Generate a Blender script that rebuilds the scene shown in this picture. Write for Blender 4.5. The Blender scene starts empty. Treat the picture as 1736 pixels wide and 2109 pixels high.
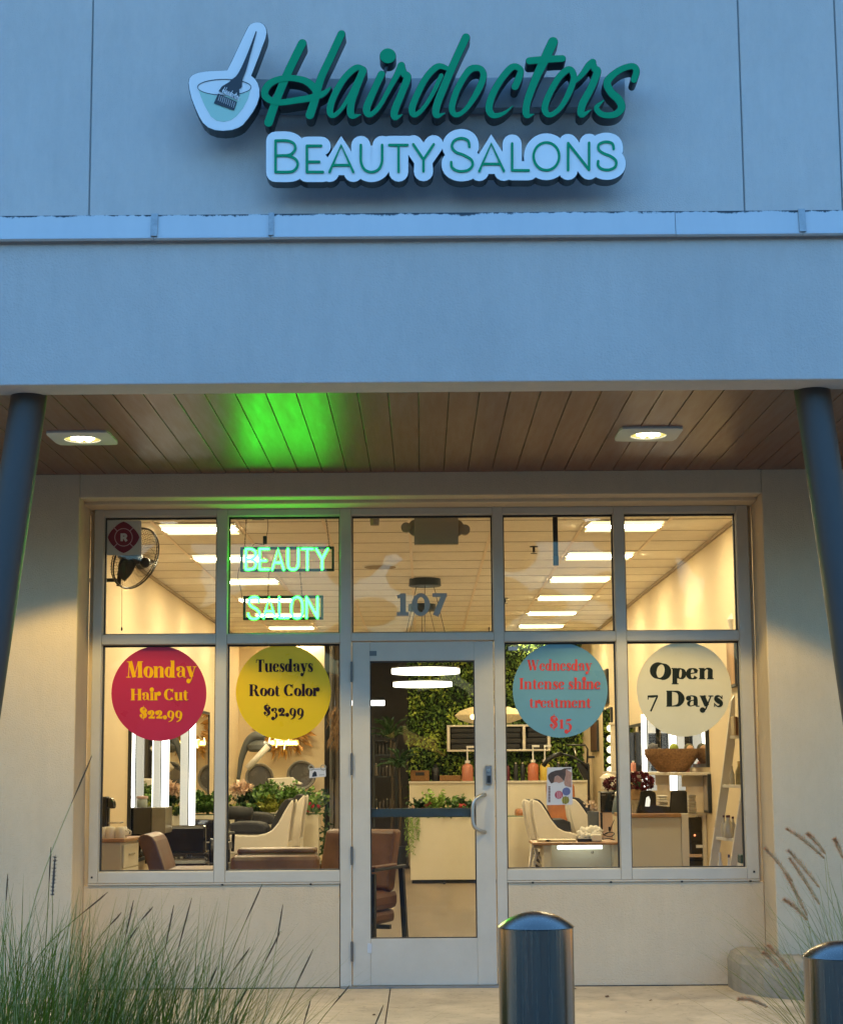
import bpy, math, random
from math import sin, cos, tan, pi, radians as rad, atan, sqrt, atan2
from mathutils import Vector, Matrix, Euler
random.seed(11)
scene = bpy.context.scene
COL = scene.collection

# ------------------------------------------------------------------ camera
DIST, EYE, TP, ROLL = 10.5, 1.33, 0.132, 0.0072
PITCH = atan(TP)
FPX = 328 * DIST * cos(PITCH)                 # focal length in units of a 1736 px wide picture
CX, CY = 868.0, 1585 - FPX * TP
_r0, _u0 = Vector((1, 0, 0)), Vector((0, -sin(PITCH), cos(PITCH)))
FWD = Vector((0, cos(PITCH), sin(PITCH)))
RGT = _r0 * cos(ROLL) - _u0 * sin(ROLL)
UPV = _u0 * cos(ROLL) + _r0 * sin(ROLL)
CAMP = Vector((0, -DIST, EYE))
cd = bpy.data.cameras.new('camera')
cam = bpy.data.objects.new('camera', cd)
COL.objects.link(cam)
cd.sensor_fit = 'HORIZONTAL'
cd.sensor_width = 36
cd.lens = FPX / 1736 * 36
cd.shift_y = (CY - 1054.5) / 1736
cd.clip_start, cd.clip_end = 0.05, 1000
m = Matrix((RGT, UPV, -FWD)).transposed().to_4x4()
m.translation = CAMP
cam.matrix_world = m
scene.camera = cam

# ------------------------------------------------------------------ sky and exposure
w = bpy.data.worlds.new('World')
scene.world = w
w.use_nodes = True
nt = w.node_tree
bg = nt.nodes['Background']
sky = nt.nodes.new('ShaderNodeTexSky')
sky.sky_type = 'NISHITA'
sky.sun_disc = False
sky.sun_elevation = rad(2.0)
sky.sun_rotation = rad(0)          # the sun has gone down behind the shops
sky.ozone_density = 3.6
sky.air_density = 1.0
sky.dust_density = 0.3
nt.links.new(sky.outputs[0], bg.inputs[0])
bg.inputs[1].default_value = 0.15
vs = scene.view_settings
vs.view_transform = 'Standard'
vs.look = 'None'
vs.exposure = 3.78
vs.gamma = 1.0
vs.use_curve_mapping = False
EXPO = 2 ** vs.exposure             # lamps are given by how bright they show in the picture
TROF = 116.0
cy = scene.cycles
cy.use_denoising = True
cy.max_bounces = 10
cy.diffuse_bounces = 5
cy.glossy_bounces = 4
cy.transparent_max_bounces = 24
cy.sample_clamp_indirect = 6
cy.blur_glossy = 0.5

# ------------------------------------------------------------------ picture to place
def ray(px, py):
    return FWD * FPX + RGT * (px - CX) - UPV * (py - CY)
def U(px, py, Y):                    # the point seen at a pixel, on the upright plane at depth Y
    d = ray(px, py)
    return CAMP + d * ((Y + DIST) / d.y)
def Uz(px, py, Z):                   # ... on the level plane at height Z
    d = ray(px, py)
    return CAMP + d * ((Z - EYE) / d.z)
_CR = {'A': (320, 1780, 3.617), 'B': (760, 1780, 3.472), 'C': (1230, 1780, 3.0456), 'D': (1760, 1780, 3.472),
       'E': (2180, 1780, 3.215), 'F': (320, 2250, 3.617), 'G': (780, 2250, 3.617), 'H': (320, 2650, 3.617),
       'I': (780, 2650, 3.617), 'J': (1230, 2250, 3.0456), 'K': (1230, 2750, 2.637), 'L': (1760, 2250, 3.472),
       'M': (2180, 2250, 3.215), 'N': (1760, 2650, 3.472), 'O': (2180, 2650, 3.215),
       'P': (600, 50, 1.929), 'Q': (1450, 50, 1.929), 'R': (2400, 2800, 2.4967), 'S': (0, 2650, 1.3888),
       'T': (920, 2600, 9.644), 'V': (1940, 2720, 13.18)}
def k(c, x, y):
    a, b, s = _CR[c]
    return ((a + x / s) * 0.57867, (b + y / s) * 0.57867)
def UC(c, x, y, Y):
    return U(*k(c, x, y), Y)
def sc(Y):                           # pixels per metre at depth Y
    return 328 * DIST / (Y + DIST)

# ------------------------------------------------------------------ materials
MATS = {}
def mat(name, col, rough=0.6, metal=0.0, var=0.0, vs_=6.0, bump=0.0, bs=80.0, emit=None, es=0.0, coat=0.0, spec=None, stretch=None, aniso=0.0):
    if name in MATS:
        return MATS[name]
    M = bpy.data.materials.new(name)
    M.use_nodes = True
    n, l = M.node_tree.nodes, M.node_tree.links
    b = n['Principled BSDF']
    b.inputs['Base Color'].default_value = (*col, 1)
    b.inputs['Roughness'].default_value = rough
    b.inputs['Metallic'].default_value = metal
    if coat:
        b.inputs['Coat Weight'].default_value = coat
        b.inputs['Coat Roughness'].default_value = 0.1
    if spec is not None:
        b.inputs['Specular IOR Level'].default_value = spec
    if aniso:
        b.inputs['Anisotropic'].default_value = aniso
    if emit:
        b.inputs['Emission Color'].default_value = (*emit, 1)
        b.inputs['Emission Strength'].default_value = es / EXPO
    tc = n.new('ShaderNodeTexCoord')
    src = tc.outputs['Object']
    if stretch:
        mp = n.new('ShaderNodeMapping')
        mp.inputs['Scale'].default_value = stretch
        l.new(src, mp.inputs[0])
        src = mp.outputs[0]
    if var:
        t = n.new('ShaderNodeTexNoise')
        t.inputs['Scale'].default_value = vs_
        t.inputs['Detail'].default_value = 6
        t.inputs['Roughness'].default_value = 0.65
        l.new(src, t.inputs['Vector'])
        r = n.new('ShaderNodeMapRange')
        r.inputs[1].default_value, r.inputs[2].default_value = 0.3, 0.7
        r.inputs[3].default_value, r.inputs[4].default_value = 1 - var, 1 + var
        l.new(t.outputs['Fac'], r.inputs[0])
        mx = n.new('ShaderNodeVectorMath')
        mx.operation = 'SCALE'
        mx.inputs[0].default_value = col
        l.new(r.outputs[0], mx.inputs['Scale'])
        l.new(mx.outputs[0], b.inputs['Base Color'])
        r2 = n.new('ShaderNodeMapRange')
        r2.inputs[1].default_value, r2.inputs[2].default_value = 0.3, 0.7
        r2.inputs[3].default_value, r2.inputs[4].default_value = max(0, rough - 0.06), min(1, rough + 0.08)
        l.new(t.outputs['Fac'], r2.inputs[0])
        l.new(r2.outputs[0], b.inputs['Roughness'])
    if bump:
        t2 = n.new('ShaderNodeTexNoise')
        t2.inputs['Scale'].default_value = bs
        t2.inputs['Detail'].default_value = 4
        l.new(src, t2.inputs['Vector'])
        bp = n.new('ShaderNodeBump')
        bp.inputs['Strength'].default_value = bump
        bp.inputs['Distance'].default_value = 0.01
        l.new(t2.outputs['Fac'], bp.inputs['Height'])
        l.new(bp.outputs[0], b.inputs['Normal'])
    MATS[name] = M
    return M

def glassmat():
    M = bpy.data.materials.new('window_glass')
    M.use_nodes = True
    n, l = M.node_tree.nodes, M.node_tree.links
    n.clear()
    out = n.new('ShaderNodeOutputMaterial')
    tr = n.new('ShaderNodeBsdfTransparent')
    tr.inputs[0].default_value = (0.95, 0.97, 0.955, 1)
    gl = n.new('ShaderNodeBsdfGlossy')
    gl.inputs['Roughness'].default_value = 0.0
    g = n.new('ShaderNodeNewGeometry')
    dt = n.new('ShaderNodeVectorMath')
    dt.operation = 'DOT_PRODUCT'
    l.new(g.outputs['Normal'], dt.inputs[0])
    l.new(g.outputs['Incoming'], dt.inputs[1])
    def mth(op, a, b):
        q = n.new('ShaderNodeMath')
        q.operation = op
        for i, v in enumerate((a, b)):
            if v is None:
                continue
            if isinstance(v, (int, float)):
                q.inputs[i].default_value = v
            else:
                l.new(v, q.inputs[i])
        return q.outputs[0]
    c = mth('ABSOLUTE', dt.outputs['Value'], None)
    f = mth('POWER', mth('SUBTRACT', 1.0, c), 5.0)
    f = mth('ADD', mth('MULTIPLY', f, 0.97), 0.022)
    mx = n.new('ShaderNodeMixShader')
    l.new(f, mx.inputs[0])
    l.new(tr.outputs[0], mx.inputs[1])
    l.new(gl.outputs[0], mx.inputs[2])
    l.new(mx.outputs[0], out.inputs[0])
    return M

# ------------------------------------------------------------------ mesh builder
class MB:
    def __init__(s):
        s.v, s.f = [], []
    def add(s, vs, fs):
        o = len(s.v)
        s.v += [tuple(v) for v in vs]
        s.f += [tuple(o + i for i in f) for f in fs]
        return s
    def box(s, x0, x1, y0, y1, z0, z1):
        return s.add([(x0, y0, z0), (x1, y0, z0), (x1, y1, z0), (x0, y1, z0), (x0, y0, z1), (x1, y0, z1), (x1, y1, z1), (x0, y1, z1)],
                     [(0, 3, 2, 1), (4, 5, 6, 7), (0, 1, 5, 4), (1, 2, 6, 5), (2, 3, 7, 6), (3, 0, 4, 7)])
    def rings(s, rs, cap0=True, cap1=True, loop=False):
        n = len(rs[0])
        vs = [p for r in rs for p in r]
        fs = []
        m_ = len(rs)
        for i in range(m_ if loop else m_ - 1):
            a, b = i * n, ((i + 1) % m_) * n
            for j in range(n):
                j2 = (j + 1) % n
                fs.append((a + j, a + j2, b + j2, b + j))
        if not loop:
            if cap0:
                fs.append(tuple(range(n - 1, -1, -1)))
            if cap1:
                fs.append(tuple((m_ - 1) * n + j for j in range(n)))
        return s.add(vs, fs)
    def lathe(s, prof, c=(0, 0, 0), n=24, ax='Z', sx=1, sy=1):
        rs = []
        for r, h in prof:
            ring = []
            for j in range(n):
                a = 2 * pi * j / n
                u, v_ = r * cos(a) * sx, r * sin(a) * sy
                if ax == 'Z':
                    p = (c[0] + u, c[1] + v_, c[2] + h)
                elif ax == 'Y':
                    p = (c[0] + u, c[1] - h, c[2] + v_)
                else:
                    p = (c[0] + h, c[1] + u, c[2] + v_)
                ring.append(p)
            rs.append(ring)
        return s.rings(rs)
    def cyl(s, c, r, h, n=20, ax='Z'):
        return s.lathe([(r, 0), (r, h)], c, n, ax)
    def ball(s, c, rx, ry=None, rz=None, n=14, m_=9):
        ry = rx if ry is None else ry
        rz = rx if rz is None else rz
        rs = []
        for i in range(m_ + 1):
            t = pi * (i + 0.02) / (m_ + 0.04) - pi / 2
            rs.append([(c[0] + rx * cos(t) * cos(2 * pi * j / n), c[1] + ry * cos(t) * sin(2 * pi * j / n), c[2] + rz * sin(t)) for j in range(n)])
        return s.rings(rs)
    def tube(s, pts, r, n=8, loop=False, flat=None):
        pts = [Vector(p) for p in pts]
        rs = []
        m_ = len(pts)
        prev = None
        for i, p in enumerate(pts):
            a = pts[(i - 1) % m_] if (loop or i > 0) else p
            b = pts[(i + 1) % m_] if (loop or i < m_ - 1) else p
            t = (b - a)
            t = t.normalized() if t.length > 1e-9 else Vector((0, 0, 1))
            if prev is None:
                q = Vector((0, 0, 1)) if abs(t.z) < 0.9 else Vector((1, 0, 0))
            else:
                q = prev
            u = (q - t * q.dot(t)).normalized()
            prev = u
            v_ = t.cross(u)
            rr = r[i] if isinstance(r, (list, tuple)) else r
            rs.append([p + u * (rr * cos(2 * pi * j / n)) + v_ * (rr * sin(2 * pi * j / n)) for j in range(n)])
        return s.rings(rs, loop=loop)
    def prism(s, poly, y0, y1):                # poly of (x, z), pushed from y0 back to y1
        n = len(poly)
        vs = [(x, y0, z) for x, z in poly] + [(x, y1, z) for x, z in poly]
        fs = [tuple(range(n)), tuple(range(2 * n - 1, n - 1, -1))]
        fs += [(i, n + i, n + (i + 1) % n, (i + 1) % n) for i in range(n)]
        return s.add(vs, fs)
    def slab(s, poly, z0, z1):                 # poly of (x, y)
        n = len(poly)
        vs = [(x, y, z0) for x, y in poly] + [(x, y, z1) for x, y in poly]
        fs = [tuple(range(n - 1, -1, -1)), tuple(range(n, 2 * n))]
        fs += [(i, (i + 1) % n, n + (i + 1) % n, n + i) for i in range(n)]
        return s.add(vs, fs)
    def extrude_x(s, poly, x0, x1):            # poly of (y, z)
        n = len(poly)
        vs = [(x0, y, z) for y, z in poly] + [(x1, y, z) for y, z in poly]
        fs = [tuple(range(n)), tuple(range(2 * n - 1, n - 1, -1))]
        fs += [(i, n + i, n + (i + 1) % n, (i + 1) % n) for i in range(n)]
        return s.add(vs, fs)
    def build(s, name, mt, parent=None, smooth=False, bevel=0.0, sub=0, recalc=True):
        me = bpy.data.meshes.new(name)
        me.from_pydata(s.v, [], s.f)
        if recalc and len(s.f) < 60000:
            import bmesh
            bm = bmesh.new()
            bm.from_mesh(me)
            bmesh.ops.recalc_face_normals(bm, faces=bm.faces)
            bm.to_mesh(me)
            bm.free()
        me.materials.append(mt)
        o = bpy.data.objects.new(name, me)
        COL.objects.link(o)
        if smooth:
            for p in me.polygons:
                p.use_smooth = True
            if smooth != 'all':
                me.set_sharp_from_angle(angle=rad(40))
        if bevel:
            bv = o.modifiers.new('bevel', 'BEVEL')
            bv.width = bevel
            bv.segments = 2
            bv.limit_method = 'ANGLE'
        if sub:
            sd = o.modifiers.new('sub', 'SUBSURF')
            sd.levels = sd.render_levels = sub
        if parent:
            adopt(o, parent)
        return o

def wmat(o):
    M = Matrix.LocRotScale(o.location, o.rotation_euler, o.scale)
    return wmat(o.parent) @ o.matrix_parent_inverse @ M if o.parent else M
def adopt(o, parent):
    o.parent = parent
    o.matrix_parent_inverse = wmat(parent).inverted()
def tag(o, label, cat, group=None, kind=None):
    if label: o['label'] = label
    if cat: o['category'] = cat
    if group: o['group'] = group
    if kind: o['kind'] = kind
    return o
def thing(name, label, cat, loc=(0, 0, 0), group=None):
    o = bpy.data.objects.new(name, None)
    o.empty_display_size = 0.1
    COL.objects.link(o)
    o.location = loc
    return tag(o, label, cat, group)
def dup(o, loc=None, rotz=None, label=None, parent=None):
    c = o.copy()
    COL.objects.link(c)
    if parent:
        c.parent = parent
        c.matrix_parent_inverse = o.matrix_parent_inverse
    for ch in [q for q in bpy.data.objects if q.parent == o and q is not c]:
        dup(ch, parent=c)
    if loc is not None: c.location = loc
    if rotz is not None: c.rotation_euler.z = rotz
    if label: c['label'] = label
    return c
def struct(o):
    o['kind'] = 'structure'
    return o

# ------------------------------------------------------------------ strokes and lettering
def spline(pts, closed=False, n=7):
    if len(pts) < 3 and not closed:
        return [tuple(p) for p in pts]
    out = []
    N = len(pts)
    def g(i):
        return pts[i % N] if closed else pts[max(0, min(N - 1, i))]
    for i in range(N if closed else N - 1):
        p0, p1, p2, p3 = g(i - 1), g(i), g(i + 1), g(i + 2)
        for j in range(n):
            t = j / n
            out.append(tuple(0.5 * (2 * b + (c - a) * t + (2 * a - 5 * b + 4 * c - d) * t * t + (3 * b - a - 3 * c + d) * t ** 3)
                             for a, b, c, d in zip(p0, p1, p2, p3)))
    if not closed:
        out.append(tuple(pts[-1]))
    return out
def ribbon(mb, pts, T, yf, yb=None, closed=False, sm=True, round_=True, grow=0.0, n=7, step=0.00003):
    """a pen stroke of changing width; T turns drawing points into (X, Z)"""
    P = spline(pts, closed, n) if sm else [tuple(p) for p in pts]
    N = len(P)
    L, Rr, H = [], [], []
    for i in range(N):
        a = P[(i - 1) % N] if (closed or i > 0) else P[i]
        b = P[(i + 1) % N] if (closed or i < N - 1) else P[i]
        tx, ty = b[0] - a[0], b[1] - a[1]
        q = math.hypot(tx, ty) or 1
        tx, ty = tx / q, ty / q
        h = max(0.001, P[i][2]) / 2 + grow
        H.append((tx, ty, h))
        L.append((P[i][0] - ty * h, P[i][1] + tx * h))
        Rr.append((P[i][0] + ty * h, P[i][1] - tx * h))
    def cap(i, sgn):
        tx, ty, h = H[i]
        a0 = atan2(tx, -ty)                    # towards the left side
        return [(P[i][0] + h * cos(a0 - sgn * pi * q / 8), P[i][1] + h * sin(a0 - sgn * pi * q / 8)) for q in range(1, 8)]
    vs, fs = [], []
    def put(p, y):
        x, z = T(*p)
        vs.append((x, y, z))
        return len(vs) - 1
    ys = [yf - step * i for i in range(N)]
    li = [put(L[i], ys[i]) for i in range(N)]
    ri = [put(Rr[i], ys[i]) for i in range(N)]
    for i in range(N if closed else N - 1):
        j = (i + 1) % N
        fs.append((li[i], li[j], ri[j], ri[i]))
    loops = []
    if closed:
        loops = [li, ri[::-1]]
    else:
        per = list(li)
        if round_:
            e = [put(p, ys[-1]) for p in cap(N - 1, 1)]
            fs.append(tuple([li[-1]] + e + [ri[-1]]))
            per += e
        per += ri[::-1]
        if round_:
            e = [put(p, ys[0]) for p in cap(0, -1)]
            fs.append(tuple([li[0]] + e + [ri[0]]))
            per += e[::-1]
        loops = [per]
    if yb is not None:
        for lp in loops:
            bk = []
            for i in lp:
                vs.append((vs[i][0], yb, vs[i][2]))
                bk.append(len(vs) - 1)
            for i in range(len(lp)):
                j = (i + 1) % len(lp)
                fs.append((lp[i], lp[j], bk[j], bk[i]))
    mb.add(vs, fs)

def ell(cx, cy, rx, ry, ws, wt, a0=0, a1=360, tilt=0, n=28):
    out = []
    m_ = n if a1 - a0 >= 360 else n + 1
    for i in range(m_):
        a = rad(a0 + (a1 - a0) * i / n)
        wq = wt + (ws - wt) * abs(cos(a - rad(tilt))) ** 1.3
        out.append((cx + rx * cos(a), cy + ry * sin(a), wq))
    return out
def _S(x0, y0, x1, y1, w_): return ([(x0, y0, w_), (x1, y1, w_)], 0)
def _H(x0, x1, y, w_=0.045): return ([(x0, y + w_ / 2, w_), (x1, y + w_ / 2, w_)], 0)
def _D(x, y, r): return (ell(x, y, r / 2, r / 2, r, r, n=14), 2)
def _O(*a, **q): return (ell(*a, **q), 2 if (len(a) < 7 and 'a0' not in q) else 1)
def _C(*p): return (list(p), 1)
def _arch(x0, x1, w_):
    return _C((x0, .30, .04), (x0 + .06, .43, .05), ((x0 + x1) / 2 + .03, .475, .08), (x1 - .005, .40, w_ * .95), (x1, .30, w_), (x1, .0, w_))
FAT = {   # fat-face serif: stem .17, hairline .045, x-height .5, caps .72
    'o': (.54, [_O(.27, .245, .175, .225, .17, .05, tilt=-12)]),
    'n': (.64, [_S(.14, 0, .14, .5, .16), _H(.01, .27, 0), _H(.0, .14, .455), _arch(.2, .47, .16), _H(.34, .61, 0)]),
    'm': (.93, [_S(.14, 0, .14, .5, .16), _H(.01, .27, 0), _H(.0, .14, .455), _arch(.2, .46, .16), _arch(.52, .78, .16), _H(.35, .57, 0), _H(.67, .92, 0)]),
    'h': (.64, [_S(.14, 0, .14, .75, .16), _H(.01, .27, 0), _H(.0, .14, .705), _arch(.2, .47, .16), _H(.34, .61, 0)]),
    'd': (.63, [_O(.23, .24, .145, .215, .15, .05, tilt=-8), _S(.44, 0, .44, .75, .16), _H(.3, .44, .705), _H(.44, .6, 0)]),
    'a': (.58, [_C((.36, .29, .04), (.22, .27, .05), (.115, .15, .11), (.19, .03, .05), (.34, .07, .04)), _C((.11, .37, .05), (.17, .47, .05), (.29, .48, .05), (.39, .42, .1), (.41, .32, .14), (.41, .05, .14)), _H(.42, .57, 0), _D(.115, .38, .11)]),
    'e': (.5, [_O(.25, .245, .17, .225, .16, .05, 25, 325), _S(.1, .24, .44, .30, .045), _C((.41, .36, .1), (.4, .3, .06))]),
    's': (.44, [_C((.36, .37, .05), (.27, .475, .05), (.15, .45, .10), (.13, .34, .15), (.22, .26, .17), (.32, .17, .15), (.31, .06, .10), (.2, .01, .05), (.08, .1, .05)), _S(.37, .34, .37, .5, .04), _S(.06, .0, .06, .17, .04)]),
    'y': (.56, [_S(.12, .48, .3, .04, .16), _C((.47, .48, .05), (.3, .02, .06), (.24, -.12, .06), (.15, -.19, .08)), _D(.12, -.15, .12), _H(.0, .27, .455), _H(.36, .57, .455)]),
    'r': (.47, [_S(.14, 0, .14, .5, .16), _H(.01, .28, 0), _H(.0, .14, .455), _C((.2, .3, .05), (.25, .43, .06), (.34, .46, .09)), _D(.37, .41, .15)]),
    'i': (.29, [_S(.145, 0, .145, .5, .16), _H(.01, .28, 0), _H(.01, .145, .455), _D(.14, .66, .16)]),
    't': (.4, [_C((.16, .64, .03), (.16, .5, .15), (.16, .15, .16), (.2, .04, .1), (.3, .02, .05), (.38, .08, .04)), _H(.02, .35, .455)]),
    'u': (.64, [_C((.14, .5, .16), (.14, .15, .16), (.2, .03, .1), (.3, .02, .05), (.42, .12, .04)), _S(.47, 0, .47, .5, .16), _H(.01, .14, .455), _H(.35, .47, .455), _H(.47, .62, 0)]),
    'c': (.47, [_O(.25, .245, .17, .225, .16, .05, 50, 320), _D(.36, .37, .12)]),
    'l': (.29, [_S(.145, 0, .145, .75, .16), _H(.01, .28, 0), _H(.01, .145, .705)]),
    'p': (.62, [_S(.15, -.23, .15, .5, .16), _O(.38, .25, .145, .215, .15, .05, tilt=-8), _H(.02, .3, -.23), _H(.01, .15, .455)]),
    'H': (.84, [_S(.18, 0, .18, .72, .18), _S(.66, 0, .66, .72, .18), _H(.02, .33, 0), _H(.51, .82, 0), _H(.02, .33, .675), _H(.51, .82, .675), _H(.18, .66, .35)]),
    'M': (1.0, [_S(.14, 0, .2, .70, .05), _S(.24, .72, .47, .02, .17), _S(.47, .02, .7, .72, .05), _S(.8, 0, .78, .72, .18), _H(.02, .27, 0), _H(.64, .97, 0), _H(.06, .26, .675), _H(.72, .96, .675)]),
    'T': (.7, [_S(.35, 0, .35, .70, .18), _H(.2, .5, 0), _H(.04, .66, .66, .06), _S(.05, .52, .07, .70, .05), _S(.65, .52, .63, .70, .05)]),
    'R': (.82, [_S(.18, 0, .18, .72, .18), _H(.02, .34, 0), _H(.02, .2, .675), _C((.2, .695, .045), (.42, .68, .06), (.55, .54, .17), (.42, .38, .06), (.2, .36, .045)), _C((.38, .37, .1), (.5, .3, .15), (.6, .08, .16), (.78, .03, .06))]),
    'C': (.76, [_O(.39, .36, .27, .335, .18, .05, 42, 322), _S(.64, .48, .66, .72, .05), _S(.64, .16, .62, .02, .04)]),
    'W': (1.08, [_S(.15, .71, .36, .03, .17), _S(.36, .03, .54, .60, .05), _S(.5, .71, .72, .03, .17), _S(.72, .03, .96, .71, .05), _H(.0, .3, .675), _H(.4, .64, .675), _H(.85, 1.07, .675)]),
    'I': (.4, [_S(.2, 0, .2, .72, .18), _H(.03, .37, 0), _H(.03, .37, .675)]),
    'O': (.86, [_O(.43, .36, .3, .335, .23, .055, tilt=-12)]),
    'D': (.86, [_S(.18, 0, .18, .72, .18), _C((.05, .02, .045), (.36, .03, .05), (.58, .1, .12), (.68, .36, .22), (.58, .62, .12), (.36, .69, .05), (.05, .695, .045))]),
    '$': (.58, [_C((.45, .50, .06), (.42, .62, .06), (.28, .68, .07), (.16, .6, .15), (.17, .48, .17), (.28, .38, .19), (.40, .28, .18), (.42, .14, .14), (.29, .035, .07), (.14, .07, .06), (.1, .2, .06)), _S(.29, -.09, .29, .79, .04), _D(.13, .19, .1), _D(.44, .5, .1)]),
    '1': (.36, [_S(.18, 0, .18, .5, .16), _H(.04, .33, 0), _S(.04, .40, .18, .47, .05)]),
    '2': (.52, [_D(.12, .36, .14), _C((.1, .38, .06), (.16, .47, .06), (.3, .47, .1), (.38, .36, .16), (.3, .22, .12), (.1, .06, .05)), _C((.05, .05, .1), (.25, .07, .14), (.44, .05, .12)), _S(.45, .0, .46, .17, .04)]),
    '3': (.5, [_D(.1, .38, .12), _C((.1, .42, .06), (.22, .49, .06), (.34, .42, .13), (.28, .27, .06), (.2, .24, .05)), _C((.2, .24, .05), (.34, .18, .1), (.37, .02, .17), (.28, -.15, .08), (.14, -.19, .08)), _D(.12, -.15, .13)]),
    '5': (.5, [_C((.12, .5, .03), (.12, .24, .05)), _C((.1, .46, .1), (.28, .47, .13), (.42, .5, .06)), _C((.12, .24, .05), (.27, .27, .08), (.37, .1, .17), (.3, -.12, .09), (.14, -.19, .08)), _D(.12, -.15, .13)]),
    '7': (.5, [_C((.04, .46, .08), (.25, .46, .1), (.46, .49, .06)), _S(.44, .47, .16, -.21, .07), _S(.05, .32, .05, .5, .04)]),
    '9': (.54, [_O(.27, .26, .16, .21, .16, .05, tilt=-10), _C((.44, .27, .12), (.41, .05, .13), (.3, -.12, .09), (.12, -.21, .04))]),
    '.': (.24, [_D(.12, .075, .14)]),
    ' ': (.26, []),
}
def fat_width(t):
    return sum(FAT[c][0] for c in t)
def fat_text(mb, t, x0, x1, base, hgt, T, y, grow=0.0, wt=1.24):
    """t set between x0 and x1 (picture pixels), baseline at pixel base, em of hgt pixels"""
    sx = (x1 - x0) / fat_width(t)
    px = x0
    yy = y
    for c in t:
        adv, st = FAT[c]
        for pts, kind in st:
            q = [(px + a * sx, base - b * hgt, (w_ * (wt if not c.isdigit() else 1.06) if (w_ > .09 and len(pts) != 14) else w_) * sx) for a, b, w_ in pts]
            ribbon(mb, q, T, yy, None, closed=(kind == 2), sm=(kind == 1 and len(pts) < 15), round_=False, grow=grow, n=5, step=0.000004)
            yy -= 0.00018
        px += adv * sx

# ------------------------------------------------------------------ exterior materials
def weather(M, sx, sz, amp, lo=.35, hi=.75):
    """rain streaks, patches and trowel waves over a finished material"""
    n, l = M.node_tree.nodes, M.node_tree.links
    b = n['Principled BSDF']
    old = b.inputs['Base Color'].links[0].from_socket
    tc = n.new('ShaderNodeTexCoord')
    mp = n.new('ShaderNodeMapping')
    mp.inputs['Scale'].default_value = (sx, sx, sz)
    l.new(tc.outputs['Object'], mp.inputs[0])
    t = n.new('ShaderNodeTexNoise')
    t.inputs['Scale'].default_value = 1.0
    t.inputs['Detail'].default_value = 9
    t.inputs['Roughness'].default_value = 0.7
    t.inputs['Distortion'].default_value = 0.4
    l.new(mp.outputs[0], t.inputs['Vector'])
    r = n.new('ShaderNodeMapRange')
    r.inputs[1].default_value, r.inputs[2].default_value = lo, hi
    r.inputs[3].default_value, r.inputs[4].default_value = 1.0, 1.0 - amp
    l.new(t.outputs['Fac'], r.inputs[0])
    v = n.new('ShaderNodeVectorMath')
    v.operation = 'SCALE'
    l.new(old, v.inputs[0])
    l.new(r.outputs[0], v.inputs['Scale'])
    l.new(v.outputs[0], b.inputs['Base Color'])
    return M
def stucco(name, col):
    M = mat(name, col, 0.85, var=0.05, vs_=1.3, bump=0.5, bs=120)
    weather(M, 5.0, 0.35, 0.07)
    return weather(M, 22.0, 9.0, 0.06)
m_wall = stucco('stucco_cream', (0.64, 0.485, 0.31))
m_upper = stucco('stucco_upper', (0.66, 0.55, 0.49))
m_groove = mat('groove', (0.30, 0.29, 0.28), 0.9)
m_frame = mat('frame_paint', (0.51, 0.45, 0.36), 0.42, var=0.06, vs_=5, bump=.03, bs=50)
m_gasket = mat('gasket', (0.015, 0.015, 0.015), 0.6)
m_glass = glassmat()
m_black = mat('black_plastic', (0.012, 0.012, 0.013), 0.35)
m_dkmetal = mat('dark_metal', (0.03, 0.032, 0.035), 0.4, 0.6)
m_steel = mat('steel', (0.55, 0.54, 0.51), 0.25, 1.0)
m_white = mat('white_plastic', (0.72, 0.7, 0.66), 0.4)

# coping: pale metal with mould along its upper edge and at the seams
def copingmat():
    M = mat('coping_metal', (0.62, 0.56, 0.53), 0.38, 0.15, var=0.06, vs_=3, stretch=(1, 1, 0.3))
    n, l = M.node_tree.nodes, M.node_tree.links
    b = n['Principled BSDF']
    old = b.inputs['Base Color'].links[0].from_socket
    tc = n.new('ShaderNodeTexCoord')
    sp = n.new('ShaderNodeSeparateXYZ')
    l.new(tc.outputs['Object'], sp.inputs[0])
    nz = n.new('ShaderNodeTexNoise')
    nz.inputs['Scale'].default_value = 7
    nz.inputs['Detail'].default_value = 8
    nz.inputs['Roughness'].default_value = 0.8
    l.new(tc.outputs['Object'], nz.inputs['Vector'])
    a = n.new('ShaderNodeMath'); a.operation = 'MULTIPLY_ADD'
    a.inputs[1].default_value = 0.085
    l.new(nz.outputs['Fac'], a.inputs[0])
    l.new(sp.outputs['Z'], a.inputs[2])
    r = n.new('ShaderNodeMapRange')
    r.inputs[1].default_value, r.inputs[2].default_value = Z_COPT + 0.033, Z_COPT + 0.039
    l.new(a.outputs[0], r.inputs[0])
    mx = n.new('ShaderNodeMix'); mx.data_type = 'RGBA'
    l.new(r.outputs[0], mx.inputs[0])
    l.new(old, mx.inputs[6])
    mx.inputs[7].default_value = (0.03, 0.032, 0.035, 1)
    l.new(mx.outputs[2], b.inputs['Base Color'])
    return M

# ------------------------------------------------------------------ levels of the front
YW, YF = -0.375, -2.46            # outer wall face, canopy fascia face
Z_SOF = U(868, 974, YW).z
YF = Uz(868, 787, Z_SOF).y
Y_SB = Uz(868, 808, Z_SOF).y      # where the soffit boards begin
Z_COPB = U(868, 492, YF).z
Z_COPT = U(868, 441, YF).z
YS = YW                            # the sign wall stands over the shop front
print('levels', Z_SOF, YF, Y_SB, Z_COPB, Z_COPT)

bld = thing('shop_building', 'cream stucco shop unit with a canopy over its glazed front and door', 'building', (0, YW, 0))
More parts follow.
